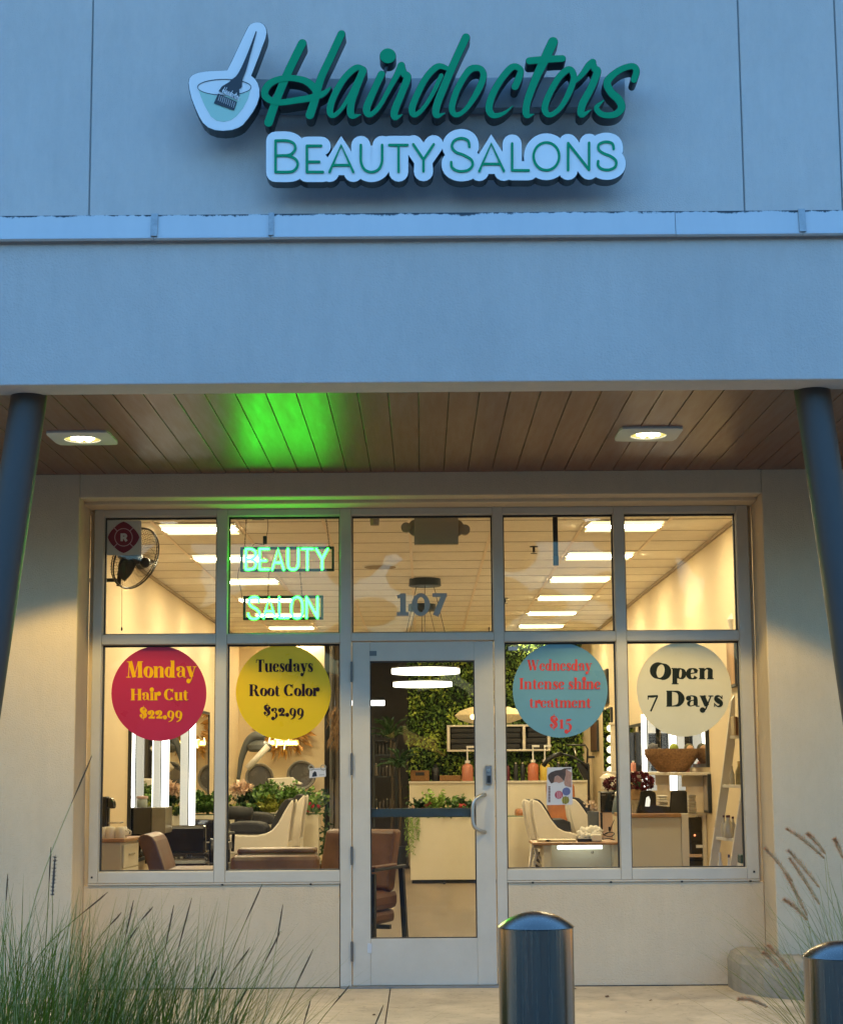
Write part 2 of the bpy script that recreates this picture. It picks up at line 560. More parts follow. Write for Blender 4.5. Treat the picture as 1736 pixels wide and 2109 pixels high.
# upper sign wall in panels with joints
zt = U(868, -40, YS).z + 0.5
zb = Z_COPB - 0.25
jx = [-4.6] + [U(px, 300, YS).x for px in (186, 1529, 1730)] + [4.6]
mb = MB()
for a, b in zip(jx, jx[1:]):
    mb.box(a + 0.005, b - 0.005, YS, YS + 0.06, zb, zt)
mb.build('upper_wall', m_upper, bld, bevel=0.004)
MB().box(-4.6, 4.6, YS + 0.012, YS + 0.08, zb + 0.01, zt - 0.01).build('wall_joint', m_groove, bld)
# canopy
mb = MB().box(-4.4, 4.4, YF, Y_SB, Z_SOF, Z_COPB + 0.01)
mb.build('fascia', m_upper, bld, bevel=0.006)
MB().box(-4.4, 4.4, Y_SB + 0.002, YS - 0.002, Z_COPB - 0.12, Z_COPB - 0.02).build('canopy_roof', mat('roof_felt', (0.42, 0.42, 0.42), 0.9, var=0.15), bld)
m_cop = copingmat()
mb = MB()
seams = [-4.4] + [U(px, 470, YF).x for px in (320, 560, 1389, 1649)] + [4.4]
for i, (a, b) in enumerate(zip(seams, seams[1:])):
    dy = (0.0, 0.002, -0.002, 0.001, 0.0)[i]
    prof = [(YF - 0.035 + dy, Z_COPB - 0.008), (YF - 0.047 + dy, Z_COPB), (YF - 0.038 + dy, Z_COPB + 0.008),
            (YF - 0.022 + dy, Z_COPT), (YF + 0.17, Z_COPT + 0.012), (YF + 0.17, Z_COPB + 0.015), (YF - 0.02, Z_COPB + 0.012)]
    mb.extrude_x(prof, a + 0.0015, b - 0.0015)
mb.build('coping', m_cop, bld)
for px, hw in ((320, .016), (560, .013), (1649, .016)):
    x = U(px, 470, YF).x
    prof = [(YF - 0.050, Z_COPB + 0.010), (YF - 0.031, Z_COPT + 0.004), (YF + 0.1, Z_COPT + 0.018), (YF + 0.1, Z_COPT + 0.008), (YF - 0.01, Z_COPB + 0.012)]
    MB().extrude_x(prof, x - hw, x + hw).build('seam_cover', mat('seam_metal', (0.42, 0.4, 0.39), 0.5, 0.2, var=0.2, vs_=30), bld)
# soffit boards
m_sof = mat('soffit_boards', (0.155, 0.068, 0.044), 0.34, var=0.10, vs_=5, stretch=(6, 0.5, 1), bump=0.06, bs=40)
mb = MB()
pw = 65.0 / (328 * DIST / (Y_SB + DIST)) 
x0 = Uz(736, 812, Z_SOF).x
for i in range(-22, 26):
    a = x0 + i * pw
    if -4.3 < a < 4.1:
        dz = random.uniform(-0.0006, 0.0006)
        mb.box(a + 0.0022, a + pw - 0.0022, Y_SB + 0.001, YW - 0.002, Z_SOF + 0.004 + dz, Z_SOF + 0.02)
mb.build('soffit', m_sof, bld, bevel=0.0015)
MB().box(-4.4, 4.4, Y_SB + 0.001, YW - 0.002, Z_SOF + 0.021, Z_SOF + 0.05).build('soffit_backing', m_black, bld)

# outer wall with the opening
OXL, OXR = U(156, 1430, YW).x, U(1583, 1430, YW).x
OZT = U(868, 1021, YW).z
mb = MB()
WB = 0.16                                    # thickness back
mb.box(-4.6, OXL, YW, YW + 0.36, -0.1, Z_SOF + 0.06)
mb.box(OXR, 4.6, YW, YW + 0.36, -0.1, Z_SOF + 0.06)
mb.box(OXL, OXR, YW, YW + 0.14, OZT, Z_SOF + 0.06)
mb.build('outer_wall', m_wall, bld, bevel=0.008)
ZH = U(868, 1044, -0.05).z                   # top of the window frame
MB().box(OXL, OXR, YW + 0.141, 0.12, OZT - 0.022, OZT + 0.2).build('header', m_wall, bld, bevel=0.006)
# frame lines on the front face of the frame
YFR = -0.05
def fx(px, y=1430): return U(px, y, YFR).x
def fz(py, x=868): return U(x, py, YFR).z
VX = [fx(188), fx(207), fx(443.5), fx(466), fx(700.5), fx(723.5), fx(1018.8), fx(1039.5), fx(1271.5), fx(1293), fx(1527.5), fx(1552)]
ZT0, ZT1 = fz(1059), ZH
ZM0, ZM1 = fz(1323), fz(1303)
ZS0, ZS1 = fz(1816), fz(1793)
ZDT = fz(1321.5)                              # top of the door leaf
print('frame', [round(v, 3) for v in VX], round(ZT0, 3), round(ZM0, 3), round(ZS1, 3), round(ZDT, 3), 'door w', VX[6] - VX[5])
if OZT - 0.022 < ZH:
    ZH = OZT - 0.022
# low walls
for a, b in ((OXL + 0.0015, VX[4] - 0.004), (VX[7] + 0.004, OXR - 0.0015)):
    MB().box(a, b, -0.046, 0.14, -0.1, ZS0 - 0.012).build('low_wall', m_wall, bld, bevel=0.006)
# filler between frame and reveal
for a, b in ((OXL + 0.002, VX[0] - 0.002), (VX[11] + 0.002, OXR - 0.002)):
    MB().box(a, b, -0.02, 0.12, ZS0 - 0.011, OZT - 0.024).build('jamb', m_wall, bld)
for a, b in ((VX[0], VX[4]), (VX[7], VX[11])):
    MB().box(a, b, -0.058, -0.02, ZS0 - 0.011, ZS0 - 0.002).build('sill_flashing', m_frame, bld, bevel=0.002)
for px in (458, 640, 915, 1097, 1258, 1404, 1545):
    x = fx(px, 1822)
    MB().ball((x, -0.060, ZS0 - 0.012), 0.009, 0.006, 0.006, 8, 5).build('weep_plug', m_black, bld)

def window(x0, x1, z0, z1, fl_=True):
    """one light of the shop front: frame lip, gasket and pane"""
    W_ = MB()
    t = 0.003
    W_.box(x0, x1, YFR + 0.012, 0.05, z1 - t, z1).box(x0, x1, YFR + 0.012, 0.05, z0, z0 + t)
    W_.box(x0, x0 + t, YFR + 0.012, 0.05, z0 + t, z1 - t).box(x1 - t, x1, YFR + 0.012, 0.05, z0 + t, z1 - t)
    o = W_.build('window', m_frame, bld, bevel=0.002)
    g = MB()
    a = t
    q = 0.011
    g.box(x0 + a, x1 - a, 0.0, 0.03, z1 - a - q, z1 - a).box(x0 + a, x1 - a, 0.0, 0.03, z0 + a, z0 + a + 0.006)
    g.box(x0 + a, x0 + a + 0.008, 0.0, 0.03, z0 + a + 0.006, z1 - a - q).box(x1 - a - 0.008, x1 - a, 0.0, 0.03, z0 + a + 0.006, z1 - a - q)
    g.build('gasket', m_gasket, o)
    MB().box(x0 + a + 0.004, x1 - a - 0.004, 0.012, 0.018, z0 + a + 0.003, z1 - a - 0.004).build('pane', m_glass, o)
    return o
# mullions and rails
fr = MB()
for i in (0, 2, 4, 6, 8, 10):
    z0 = ZS0 if i not in (4, 6) else 0.0
    fr.box(VX[i], VX[i + 1], YFR, 0.06, z0, ZH)
for a, b in ((1, 2), (3, 4), (5, 6), (7, 8), (9, 10)):
    e = 0.0008
    fr.box(VX[a] + e, VX[b] - e, YFR + 0.002, 0.06, ZT0, ZH - 0.001)
    fr.box(VX[a] + e, VX[b] - e, YFR + 0.002, 0.06, ZM0 if a != 5 else ZDT + 0.006, ZM1)
    if a != 5:
        fr.box(VX[a] + e, VX[b] - e, YFR + 0.002, 0.06, ZS0 + 0.0005, ZS1)
fr.build('storefront_frame', m_frame, bld, bevel=0.0035)
MB().box(VX[0] - .012, VX[11] + .012, 0.0, 0.05, ZH - 0.001, OZT - 0.023).build('head_caulk', m_frame, bld)
for a, b in ((1, 2), (3, 4), (5, 6), (7, 8), (9, 10)):
    window(VX[a], VX[b], ZM1, ZT0)
    if a != 5:
        window(VX[a], VX[b], ZS1, ZM0)

# ------------------------------------------------------------------ the door
dx0, dx1 = VX[5] + 0.006, VX[6] - 0.006
gx0, gx1 = fx(762.5, 1650), fx(980, 1650)
gz0, gz1 = fz(1934), fz(1361)
door = MB()
door.box(dx0, gx0, YFR + 0.004, -0.004, 0.012, ZDT).box(gx1, dx1, YFR + 0.004, -0.004, 0.012, ZDT)
door.box(gx0, gx1, YFR + 0.005, -0.005, 0.012, gz0).box(gx0, gx1, YFR + 0.005, -0.005, gz1, ZDT)
dr = door.build('door', m_frame, bld, bevel=0.004)
dr['label'] = 'pale grey glazed shop door with closed leaf'
g = MB()
g.box(gx0, gx1, -0.035, -0.016, gz1 - 0.009, gz1).box(gx0, gx1, -0.035, -0.016, gz0, gz0 + 0.006)
g.box(gx0, gx0 + 0.007, -0.035, -0.016, gz0 + 0.006, gz1 - 0.009).box(gx1 - 0.007, gx1, -0.035, -0.016, gz0 + 0.006, gz1 - 0.009)
g.build('gasket', m_gasket, dr)
MB().box(gx0 + 0.002, gx1 - 0.002, -0.028, -0.022, gz0 + 0.002, gz1 - 0.002).build('pane', m_glass, dr)
for ya, yb_ in ((1363, 1405), (1552, 1597), (1744, 1782), (1940, 1981)):
    z1_, z0_ = fz(ya, 722), fz(yb_, 722)
    h = MB().cyl((dx0 - 0.004, YFR - 0.008, z0_), 0.0075, z1_ - z0_, 12)
    for q in range(1, 4):
        zz = z0_ + (z1_ - z0_) * q / 4
        h.cyl((dx0 - 0.004, YFR - 0.008, zz - 0.001), 0.0082, 0.002, 12)
    h.build('hinge', mat('hinge_metal', (0.16, 0.15, 0.14), 0.4, 0.7), dr, smooth=True)
def ux(px, py, Y): return U(px, py, Y)
hp = [ux(999, 1637, -0.052), ux(990, 1639, -0.085), ux(978, 1648, -0.105), ux(974, 1664, -0.108), ux(974, 1694, -0.108), ux(979, 1706, -0.105), ux(990, 1712, -0.085), ux(999, 1714, -0.052)]
hp = [Vector(q[:3]) for q in spline([tuple(v) for v in hp], n=4)]
MB().tube(hp, 0.0115, 12).build('handle', mat('brushed_nickel', (0.5, 0.46, 0.4), 0.35, 0.85), dr, smooth='all')
lo = MB()
a, b = U(999.5, 1576, YFR), U(1013, 1616, YFR)
lo.box(a.x, b.x, YFR - 0.028, YFR + 0.003, b.z, a.z)
lk = lo.build('lock', mat('lock_metal', (0.22, 0.22, 0.22), 0.4, 0.7), dr, bevel=0.006)
lk2 = MB().cyl(((a.x + b.x) / 2, YFR - 0.027, a.z - 0.035), 0.011, 0.008, 16, 'Y')
lk2.build('key_cylinder', m_steel, lk, smooth=True)
MB().box(a.x + .008, b.x - .008, YFR - 0.032, YFR - 0.028, b.z + .01, b.z + .055).build('keypad', m_black, lk, bevel=.001)
a, b = U(763, 1666, 0.03), U(985, 1682.5, 0.03)
pb = MB().box(gx0 - .03, gx1 + .02, 0.015, 0.05, b.z, a.z)
pb.box(gx0 - .03, gx0 + .0, -0.004, 0.015, b.z + .005, a.z - .005).box(gx1 - .0, gx1 + .02, -0.004, 0.015, b.z + .005, a.z - .005)
pb.build('push_bar', mat('push_bar_metal', (0.06, 0.07, 0.075), 0.35, 0.5), dr, bevel=0.004)
for (ax, ay, bx, by, c) in ((761, 1341, 775.5, 1351, (0.12, 0.13, 0.13)), (757, 1944, 765.5, 1964, (0.5, 0.5, 0.5))):
    a, b = U(ax, ay, YFR), U(bx, by, YFR)
    pl = MB().box(a.x, b.x, YFR + 0.001, YFR + 0.005, b.z, a.z)
    pl.build('plaque', mat('plaque%d' % ay, c, 0.4), dr, bevel=0.001)
MB().box(VX[4] + .001, VX[7] - .001, -0.10, 0.06, 0.0005, 0.011).build('threshold', mat('threshold_metal', (0.25, 0.24, 0.22), 0.5, 0.6, var=.15), bld)
for px, py in ((189, 1808), (1553, 1796)):
    a = U(px, py, YFR)
    MB().box(a.x - .006, a.x + .006, YFR - 0.002, YFR + .003, a.z - .006, a.z + .006).build('frame_sticker', m_black, bld)

# ------------------------------------------------------------------ columns of the canopy
m_col = mat('column_paint', (0.062, 0.049, 0.043), 0.5, var=0.08, vs_=3)
for (ax, ay), (bx, by) in (((61, 806), (-41, 1500)), ((1672, 802), (1774, 1490))):
    Yc = Y_SB + 0.03
    top, bot = U(ax, ay, Yc), U(bx, by, Yc)
    d = (bot - top).normalized()
    top = top - d * 0.02
    t = (-0.02 - top.z) / d.z
    end = top + d * t
    MB().tube([top, top.lerp(end, .5), end], 0.0865, 40).build('column', m_col, bld, smooth=True)

# ------------------------------------------------------------------ ground
def conc():
    return mat('concrete', (0.50, 0.40, 0.27), 0.85, var=0.24, vs_=2.1, bump=0.25, bs=60)
m_conc = weather(weather(conc(), 1.1, 1.1, 0.28, .5, .72), 16, 16, 0.3, .56, .66)
g = MB()
jxs = [-9, U(810, 2028, 0).x - 2.44, Uz(829, 2060, 0).x + 0.0, 9]
jxs = [-9, -3.9, -2.2, -0.21, 2.3, 4.2, 9]
jys = [-5.95, -4.2, -2.35, -0.052]
for a, b in zip(jxs, jxs[1:]):
    for c, d in zip(jys, jys[1:]):
        g.box(a + 0.003, b - 0.003, c + 0.003, d - 0.003, -0.12, 0.0)
g.box(VX[4] - .0, VX[7] + .0, -0.0488, 0.06, -0.12, 0.0)
MB().box(OXL, VX[4] - .004, -0.0515, -0.0465, -.05, 0.005).build('base_joint', m_gasket, bld)
MB().box(VX[7] + .004, OXR, -0.0515, -0.0465, -.05, 0.005).build('base_joint', m_gasket, bld)
struct(g.build('sidewalk', m_conc, bevel=0.004))
struct(MB().box(-9, 9, -6.0, -0.03, -0.14, -0.015).build('ground', mat('soil', (0.05, 0.042, 0.034), 0.95)))
struct(MB().box(-9, 9, -6.16, -6.002, -0.2, -0.001).build('kerb', mat('kerb_concrete', (0.42, 0.4, 0.36), 0.85, var=.12, vs_=5, bump=.2), bevel=0.012))
struct(MB().add([(-220, -300, -.15), (220, -300, -.15), (220, -6.0, -.15), (-220, -6.0, -.15)], [(0, 1, 2, 3)]).build('parking_lot', mat('asphalt', (0.05, 0.05, 0.052), 0.7, var=.2, vs_=4, bump=.4, bs=90)))

# raised planter kerb by the wall, rounded at its end
zt = 0.235
xl, yl = U(1513, 2033, -0.32).x, -0.378
pl = []
pts = [(xl, -0.032), (xl, -0.30), (xl + .02, -0.42), (xl + .12, -.60), (xl + .30, -.745), (xl + .5, -.79), (4.6, -.79), (4.6, -.5), (OXR + .33, -.5), (OXR + .0, -.45), (OXR - .0025, -.383), (OXR - .0025, -.032)]
pk = MB().slab(pts, -0.1, zt)
t = tag(pk.build('planter_kerb', mat('kerb_cast', (0.29, 0.245, 0.18), 0.9, var=.22, vs_=5, bump=.6, bs=45), bevel=0.085), 'rounded concrete kerb end of the raised planter against the shop wall', 'kerb')
MB().box(OXR + .335, 4.6, -.498, -.378, -.1, .19).build('planter_soil', MATS['soil'], t)

# ------------------------------------------------------------------ lamps in the soffit
m_trim = mat('lamp_trim', (0.62, 0.6, 0.52), 0.45)
m_led = mat('led_white', (0.9, 0.9, 0.9), 0.5, emit=(1.0, 0.97, 0.86), es=9)
m_ledring = mat('led_reflector', (0.7, 0.62, 0.2), 0.3, emit=(1.0, 0.82, 0.18), es=0.5)
LAMP_W = 64.0
def downlight(px, py, label):
    c = Uz(px, py, Z_SOF)
    c.z = Z_SOF
    t = thing('soffit_downlight', label, 'ceiling light', c, 'square lamps recessed in the canopy soffit')
    h, r = 0.172, 0.098
    ring = lambda rr, z, n=32: [(c.x + rr * cos(2 * pi * j / n), c.y + rr * sin(2 * pi * j / n), z) for j in range(n)]
    def sq(hh, z, n=32):
        o = []
        for j in range(n):
            a = 2 * pi * j / n
            q = 0.16
            x, y = cos(a), sin(a)
            s_ = hh / (abs(x) ** 12 + abs(y) ** 12) ** (1 / 12)
            o.append((c.x + x * s_, c.y + y * s_, z))
        return o
    z = Z_SOF
    mb_ = MB().rings([sq(h, z + .004), sq(h, z - 0.007), sq(h - .008, z - 0.011), ring(r + .028, z - .011), ring(r + .016, z - .016), ring(r, z - .013), ring(r, z + .0)], False, False)
    mb_.build('trim', m_trim, t, smooth=True)
    MB().rings([ring(r - .001, z - .006), ring(r - .02, z - .001)], False, True).build('reflector', m_ledring, t, smooth=True)
    le = MB()
    for q in range(7):
        a = 2 * pi * q / 6
        rr = 0 if q == 6 else .05
        le.ball((c.x + rr * cos(a), c.y + rr * sin(a), z - .006), .0175, .0175, .009, 12, 6)
    le.build('led', m_led, t, smooth='all')
    ld = bpy.data.lights.new('downlight', 'SPOT')
    ld.energy = LAMP_W * 3.03 / EXPO
    ld.color = (1.0, 0.76, 0.28)
    ld.spot_size = rad(118)
    ld.spot_blend = 0.12
    ld.shadow_soft_size = 0.09
    lo_ = bpy.data.objects.new('downlight', ld)
    COL.objects.link(lo_)
    lo_.location = (c.x, c.y, z - .03)
    adopt(lo_, t)
downlight(170, 901, 'lit square downlight in the soffit beside the dark column, far from the green glow')
downlight(1335, 893, 'lit square downlight in the soffit on the side of the cream Open 7 Days sticker')

# ------------------------------------------------------------------ sign over the canopy
YL = YS - 0.30                     # front face of the channel letters
m_green = mat('sign_green', (0.002, 0.30, 0.125), 0.5, var=.03, spec=.12)
m_edge = mat('sign_return', (0.006, 0.016, 0.02), 0.4)
m_sface = mat('sign_white', (0.92, 0.82, 0.78), 0.5, var=.02, spec=.2)
def TP_(c, Y):
    def f(x, y):
        p = UC(c, x, y, Y)
        return (p.x, p.z)
    return f
TPp, TQ = TP_('P', YL), TP_('Q', YL)
SCRIPT = [
 ('P', [(918, 196, 55), (870, 292, 55), (800, 440, 54), (735, 600, 54), (686, 742, 58)], 0),
 ('P', [(1187, 133, 50), (1110, 300, 50), (1045, 440, 50), (1000, 600, 54), (970, 690, 58)], 0),
 ('P', [(1112, 500, 10), (1060, 545, 40), (980, 572, 46), (890, 588, 44), (760, 605, 42), (680, 578, 46), (660, 535, 48), (690, 480, 48), (760, 445, 42), (850, 438, 42), (940, 458, 46), (1000, 505, 50), (1015, 545, 46)], 0),
 ('P', [(1340, 372, 28), (1285, 366, 42), (1205, 440, 42), (1135, 560, 44), (1107, 655, 44), (1128, 695, 34), (1185, 650, 27), (1250, 545, 28), (1300, 440, 28)], 0),
 ('P', [(1335, 385, 50), (1290, 500, 48), (1252, 620, 48), (1258, 695, 44), (1318, 688, 5)], 0),
 ('P', [(1462, 408, 46), (1410, 520, 46), (1360, 640, 50), (1378, 688, 38), (1440, 640, 30), (1515, 510, 32), (1570, 410, 40), (1598, 350, 48)], 0),
 ('P', [(1598, 345, 40), (1615, 405, 46), (1640, 432, 50), (1600, 540, 48), (1552, 660, 50), (1556, 708, 40), (1603, 688, 5)], 0),
 ('Q', [(275, 370, 28), (208, 356, 42), (130, 432, 42), (62, 560, 44), (31, 650, 45), (52, 690, 36), (112, 640, 27), (180, 530, 28), (232, 420, 30)], 0),
 ('Q', [(402, 156, 52), (340, 290, 50), (270, 450, 50), (203, 620, 50), (200, 693, 42), (256, 678, 5)], 0),
 ('Q', [(440, 372, 46), (395, 420, 42), (335, 530, 42), (305, 645, 42), (338, 690, 34), (405, 645, 30), (480, 530, 42), (522, 425, 42), (500, 372, 40)], 2),
 ('Q', [(738, 495, 46), (765, 435, 46), (775, 378, 40), (720, 360, 44), (640, 450, 44), (580, 560, 46), (560, 648, 48), (592, 694, 40), (660, 678, 24), (724, 628, 4)], 0),
 ('Q', [(1000, 186, 64), (950, 292, 62), (880, 440, 52), (822, 600, 48), (818, 690, 44), (868, 684, 4)], 0),
 ('Q', [(838, 318, 48), (950, 308, 48), (1063, 302, 46)], 0),
 ('Q', [(1110, 376, 44), (1042, 430, 42), (972, 550, 42), (942, 648, 45), (978, 690, 36), (1050, 640, 32), (1112, 530, 40), (1142, 430, 40)], 2),
 ('Q', [(1128, 470, 26), (1165, 448, 28), (1205, 405, 36), (1245, 350, 44), (1272, 326, 44)], 0),
 ('Q', [(1270, 330, 40), (1285, 372, 46), (1303, 395, 50), (1260, 505, 48), (1200, 620, 50), (1195, 690, 42), (1258, 656, 5)], 0),
 ('Q', [(1555, 448, 42), (1572, 385, 44), (1540, 354, 42), (1450, 385, 42), (1373, 460, 50), (1395, 530, 52), (1450, 585, 54), (1470, 640, 50), (1425, 686, 44), (1340, 688, 40), (1298, 640, 34), (1350, 588, 5)], 0),
]
LETTERS = [('capital', [0, 1, 2]), ('a', [3, 4]), ('ir', [5, 6, 'dot']), ('d', [7, 8]), ('o', [9]), ('c', [10]), ('t', [11, 12]), ('or', [13, 14, 15]), ('s', [16])]
sg = thing('shop_sign', 'green script letters over a white lettered board, fixed high on the stucco wall', 'sign', (UC('P', 1500, 600, YS).x, YS, Z_COPT + .3))
bs_ = None
a, b = U(528, 175, YS), U(1284, 232, YS)
MB().box(a.x, b.x, YS - 0.10, YS - 0.001, b.z, a.z).build('raceway', mat('raceway_paint', (0.33, 0.32, 0.31), 0.5, var=.05), sg, bevel=.004)
for nm, idx in LETTERS:
    fc, bd = MB(), MB()
    yo = 0
    for i in idx:
        if i == 'dot':
            pts, T, cl = None, TPp, True
        else:
            c, pts, cl = SCRIPT[i]
            T = TPp if c == 'P' else TQ
            cl = cl == 2
        if pts is None:
            e_ = [2 * pi * q / 40 for q in range(40)]
            fc.prism([T(1505 + 54 * cos(a), 284 + 51 * sin(a)) for a in e_], YL - yo, YL - yo + .004)
            bd.prism([T(1505 + 57 * cos(a), 284 + 54 * sin(a)) for a in e_], YL + .006, YL + .115)
            continue
        ribbon(fc, pts, T, YL - yo, None, closed=cl, sm=True, n=6)
        ribbon(bd, pts, T, YL + 0.006 - yo, YL + .115, closed=cl, sm=True, grow=3.2, n=6)
        yo += 0.0012
    lt = bd.build('letter', m_edge, sg)
    fc.build('letter_face', m_green, lt)
# stalk that carries the dot of the i
q = [(1500, 330, 16), (1480, 385, 16)]
mb = MB(); ribbon(mb, q, TPp, YL + .03, YL + .06, sm=False); mb.build('dot_stalk', m_edge, sg)
# white board, letters of the second line
THIN = [
 ('P', [(735, 870), (735, 1085)], 0), ('P', [(735, 870), (815, 870), (860, 890), (870, 928), (842, 962), (805, 972)], 1), ('P', [(735, 973), (820, 973), (875, 1000), (886, 1040), (862, 1075), (825, 1085), (735, 1085)], 1),
 ('P', [(950, 905), (950, 1085)], 0), ('P', [(950, 905), (1048, 905)], 0), ('P', [(950, 1015), (1035, 1015)], 0), ('P', [(950, 1085), (1060, 1085)], 0),
 ('P', [(1105, 1085), (1185, 900), (1268, 1085)], 0), ('P', [(1130, 1038), (1245, 1038)], 0),
 ('P', [(1320, 900), (1320, 960), (1322, 1020), (1345, 1068), (1392, 1086), (1440, 1068), (1464, 1020), (1466, 960), (1466, 900)], 1),
 ('P', [(1515, 900), (1640, 900)], 0), ('P', [(1579, 900), (1579, 1083)], 0),
 ('Q', [(40, 895), (110, 1000)], 0), ('Q', [(180, 895), (110, 1000), (110, 1080)], 0),
 ('Q', [(425, 912), (415, 870), (370, 853), (322, 870), (305, 912), (332, 948), (388, 970), (438, 1002), (446, 1042), (412, 1074), (352, 1080), (307, 1056), (300, 1018)], 1),
 ('Q', [(493, 1079), (575, 890), (661, 1078)], 0), ('Q', [(522, 1030), (636, 1030)], 0),
 ('Q', [(718, 890), (718, 1074)], 0), ('Q', [(718, 1074), (832, 1074)], 0),
 ('Q', 'O', 2),
 ('Q', [(1102, 1072), (1102, 887)], 0), ('Q', [(1102, 887), (1246, 1070)], 0), ('Q', [(1246, 1070), (1246, 885)], 0),
 ('Q', [(1415, 927), (1405, 890), (1360, 878), (1315, 895), (1312, 930), (1342, 956), (1395, 978), (1430, 1010), (1426, 1048), (1385, 1070), (1335, 1066), (1308, 1042), (1308, 1012)], 1),
]
YB = YL + 0.02
TPb, TQb = TP_('P', YB), TP_('Q', YB)
bf, be, bt = MB(), MB(), MB()
yo = 0
for c, pts, kind in THIN:
    T = TPb if c == 'P' else TQb
    if pts == 'O':
        pp = ell(953, 978, 88, 95, 17, 17, n=36)
    else:
        pp = [(x, y, 17) for x, y in pts]
    ribbon(bt, pp, T, YB - .010 - yo * .3, YB - .004, closed=(kind == 2), sm=(kind == 1), n=5)
    fat = [(x, y, 132) for x, y, _ in pp]
    ribbon(bf, fat, T, YB - yo, None, closed=(kind == 2), sm=(kind == 1), n=5)
    ribbon(be, fat, T, YB + .005 - yo, YB + .10, closed=(kind == 2), sm=(kind == 1), n=5, grow=3)
    yo += 0.00012
for c, poly in (('P', [(735, 870), (800, 880), (830, 1085), (735, 1085)]), ('Q', [(900, 900), (1005, 900), (1005, 1060), (900, 1060)]), ('P', [(1320, 900), (1466, 900), (1466, 1060), (1320, 1060)])):
    T = TPb if c == 'P' else TQb
    bf.prism([T(*q) for q in poly], YB + .0015, YB + .01)
bf.prism([TQb(953 + 96 * cos(2 * pi * q / 40), 978 + 100 * sin(2 * pi * q / 40)) for q in range(40)], YB - .0062, YB - .004)
bo = be.build('letter_board', m_edge, sg)
bf.build('board_face', m_sface, bo)
bt.build('board_lettering', m_green, bo)
# bowl and brush emblem
OUT = [(400, 380), (430, 320), (465, 245), (500, 170), (530, 108), (545, 80), (560, 63), (583, 52), (606, 48), (632, 51), (655, 66), (671, 90), (676, 122), (668, 165), (650, 212), (625, 280), (598, 350), (570, 420), (596, 440), (615, 468), (627, 510), (627, 560), (610, 618), (580, 672), (545, 720), (512, 760), (480, 780), (435, 796), (375, 802), (315, 796), (268, 777), (232, 745), (205, 700), (178, 640), (155, 580), (140, 520), (133, 470), (140, 435), (160, 413), (200, 396), (255, 386), (330, 382)]
P2 = [TPp(*q) for q in OUT]
ce = MB().prism(P2, YL + .006, YL + .12)
em = ce.build('emblem_body', m_edge, sg)
cxm, czm = sum(p[0] for p in P2) / len(P2), sum(p[1] for p in P2) / len(P2)
from mathutils import geometry as _geo
def inset(poly, d):
    n = len(poly); out = []
    A = sum(poly[i][0] * poly[(i + 1) % n][1] - poly[(i + 1) % n][0] * poly[i][1] for i in range(n))
    sg_ = 1 if A > 0 else -1
    for i in range(n):
        p, a, b = Vector(poly[i]), Vector(poly[i - 1]), Vector(poly[(i + 1) % n])
        t = (b - a).normalized()
        out.append(tuple(p + Vector((-t.y, t.x)) * d * sg_))
    return out
MB().prism(inset(P2, .004), YL, YL + .005).build('emblem_face', m_sface, em)
liq = [(205, 512), (250, 540), (320, 556), (390, 560), (470, 554), (530, 538), (562, 515), (545, 580), (510, 645), (465, 700), (430, 725), (380, 738), (330, 730), (290, 700), (250, 630), (220, 560)]
MB().prism([TPp(*q) for q in liq], YL - .002, YL - .0005).build('bowl_picture', mat('liquid_green', (0.42, 0.60, 0.47), 0.45), em)
ln = MB(); ribbon(ln, ell(383, 500, 184, 54, 4, 4, n=40), TPp, YL - .0035, YL - .0021, closed=True, sm=False); ln.build('bowl_rim_line', m_edge, em)
br = MB()
ribbon(br, [(602, 120, 7), (572, 215, 16), (540, 310, 27), (510, 390, 40), (485, 440, 52), (465, 475, 90)], TPp, YL - .006, YL - .004, round_=True, n=6)
br.prism([TPp(*q) for q in [(440, 452), (482, 465), (488, 570), (470, 590), (345, 528), (366, 498)]], YL - .0082, YL - .0062)
br.prism([TPp(*q) for q in [(342, 545), (470, 602), (450, 660), (445, 661), (312, 612)]], YL - .0078, YL - .0058)
br.build('brush_picture', mat('brush_dark', (0.02, 0.022, 0.03), 0.5), em)
bl = MB()
for i in range(9):
    x, y = 352 + i * 13, 556 + i * 6
    ribbon(bl, [(x, y, 2.4), (x - 10, y + 40, 2.4)], TPp, YL - .0086, sm=False, round_=False)
def tiny(c):
    kx = 0.152
    def f(x, y):
        if c == 'Q': x = x + 850 * 1.929
        x, y = (x - 650) * .0500, (y - 450) * .085
        return TPp(372 + x * .93 - y * .15, 520 + y + x * .46)
    return f
for c, pts, cl in SCRIPT:
    ribbon(bl, [(x, y, w_ * 1.25) for x, y, w_ in pts], tiny(c), YL - .0089, closed=cl == 2, n=3)
bl.build('brush_lettering', m_sface, em)
# ------------------------------------------------------------------ bollards
m_inox = mat('brushed_steel', (0.36, 0.30, 0.24), 0.22, 1.0, var=0.05, vs_=3, stretch=(60, 60, 0.6), bump=0.02, bs=30)
YBL = -5.6
def bollard(px, rim_y, label):
    r = 77.5 / sc(YBL)
    c = U(px, rim_y, YBL)
    t = thing('bollard', label, 'bollard', (c.x, YBL, c.z - .92), 'steel bollards in front of the shop')
    MB().lathe([(r - .0015, c.z - .92), (r - .0015, c.z - .001)], (c.x, YBL, 0), 64).build('post', m_inox, t, smooth=True)
    R_ = (r * r + .042 ** 2) / (2 * .042)
    pr = [(r, c.z - .004), (r + .0012, c.z - .001)]
    for i in range(1, 13):
        rr = r * (1 - i / 12)
        pr.append((max(rr, .0005), c.z + sqrt(R_ * R_ - rr * rr) - R_ + .042))
    MB().lathe(pr, (c.x, YBL, 0), 64).build('domed_cap', m_inox, t, smooth=True)
    return t
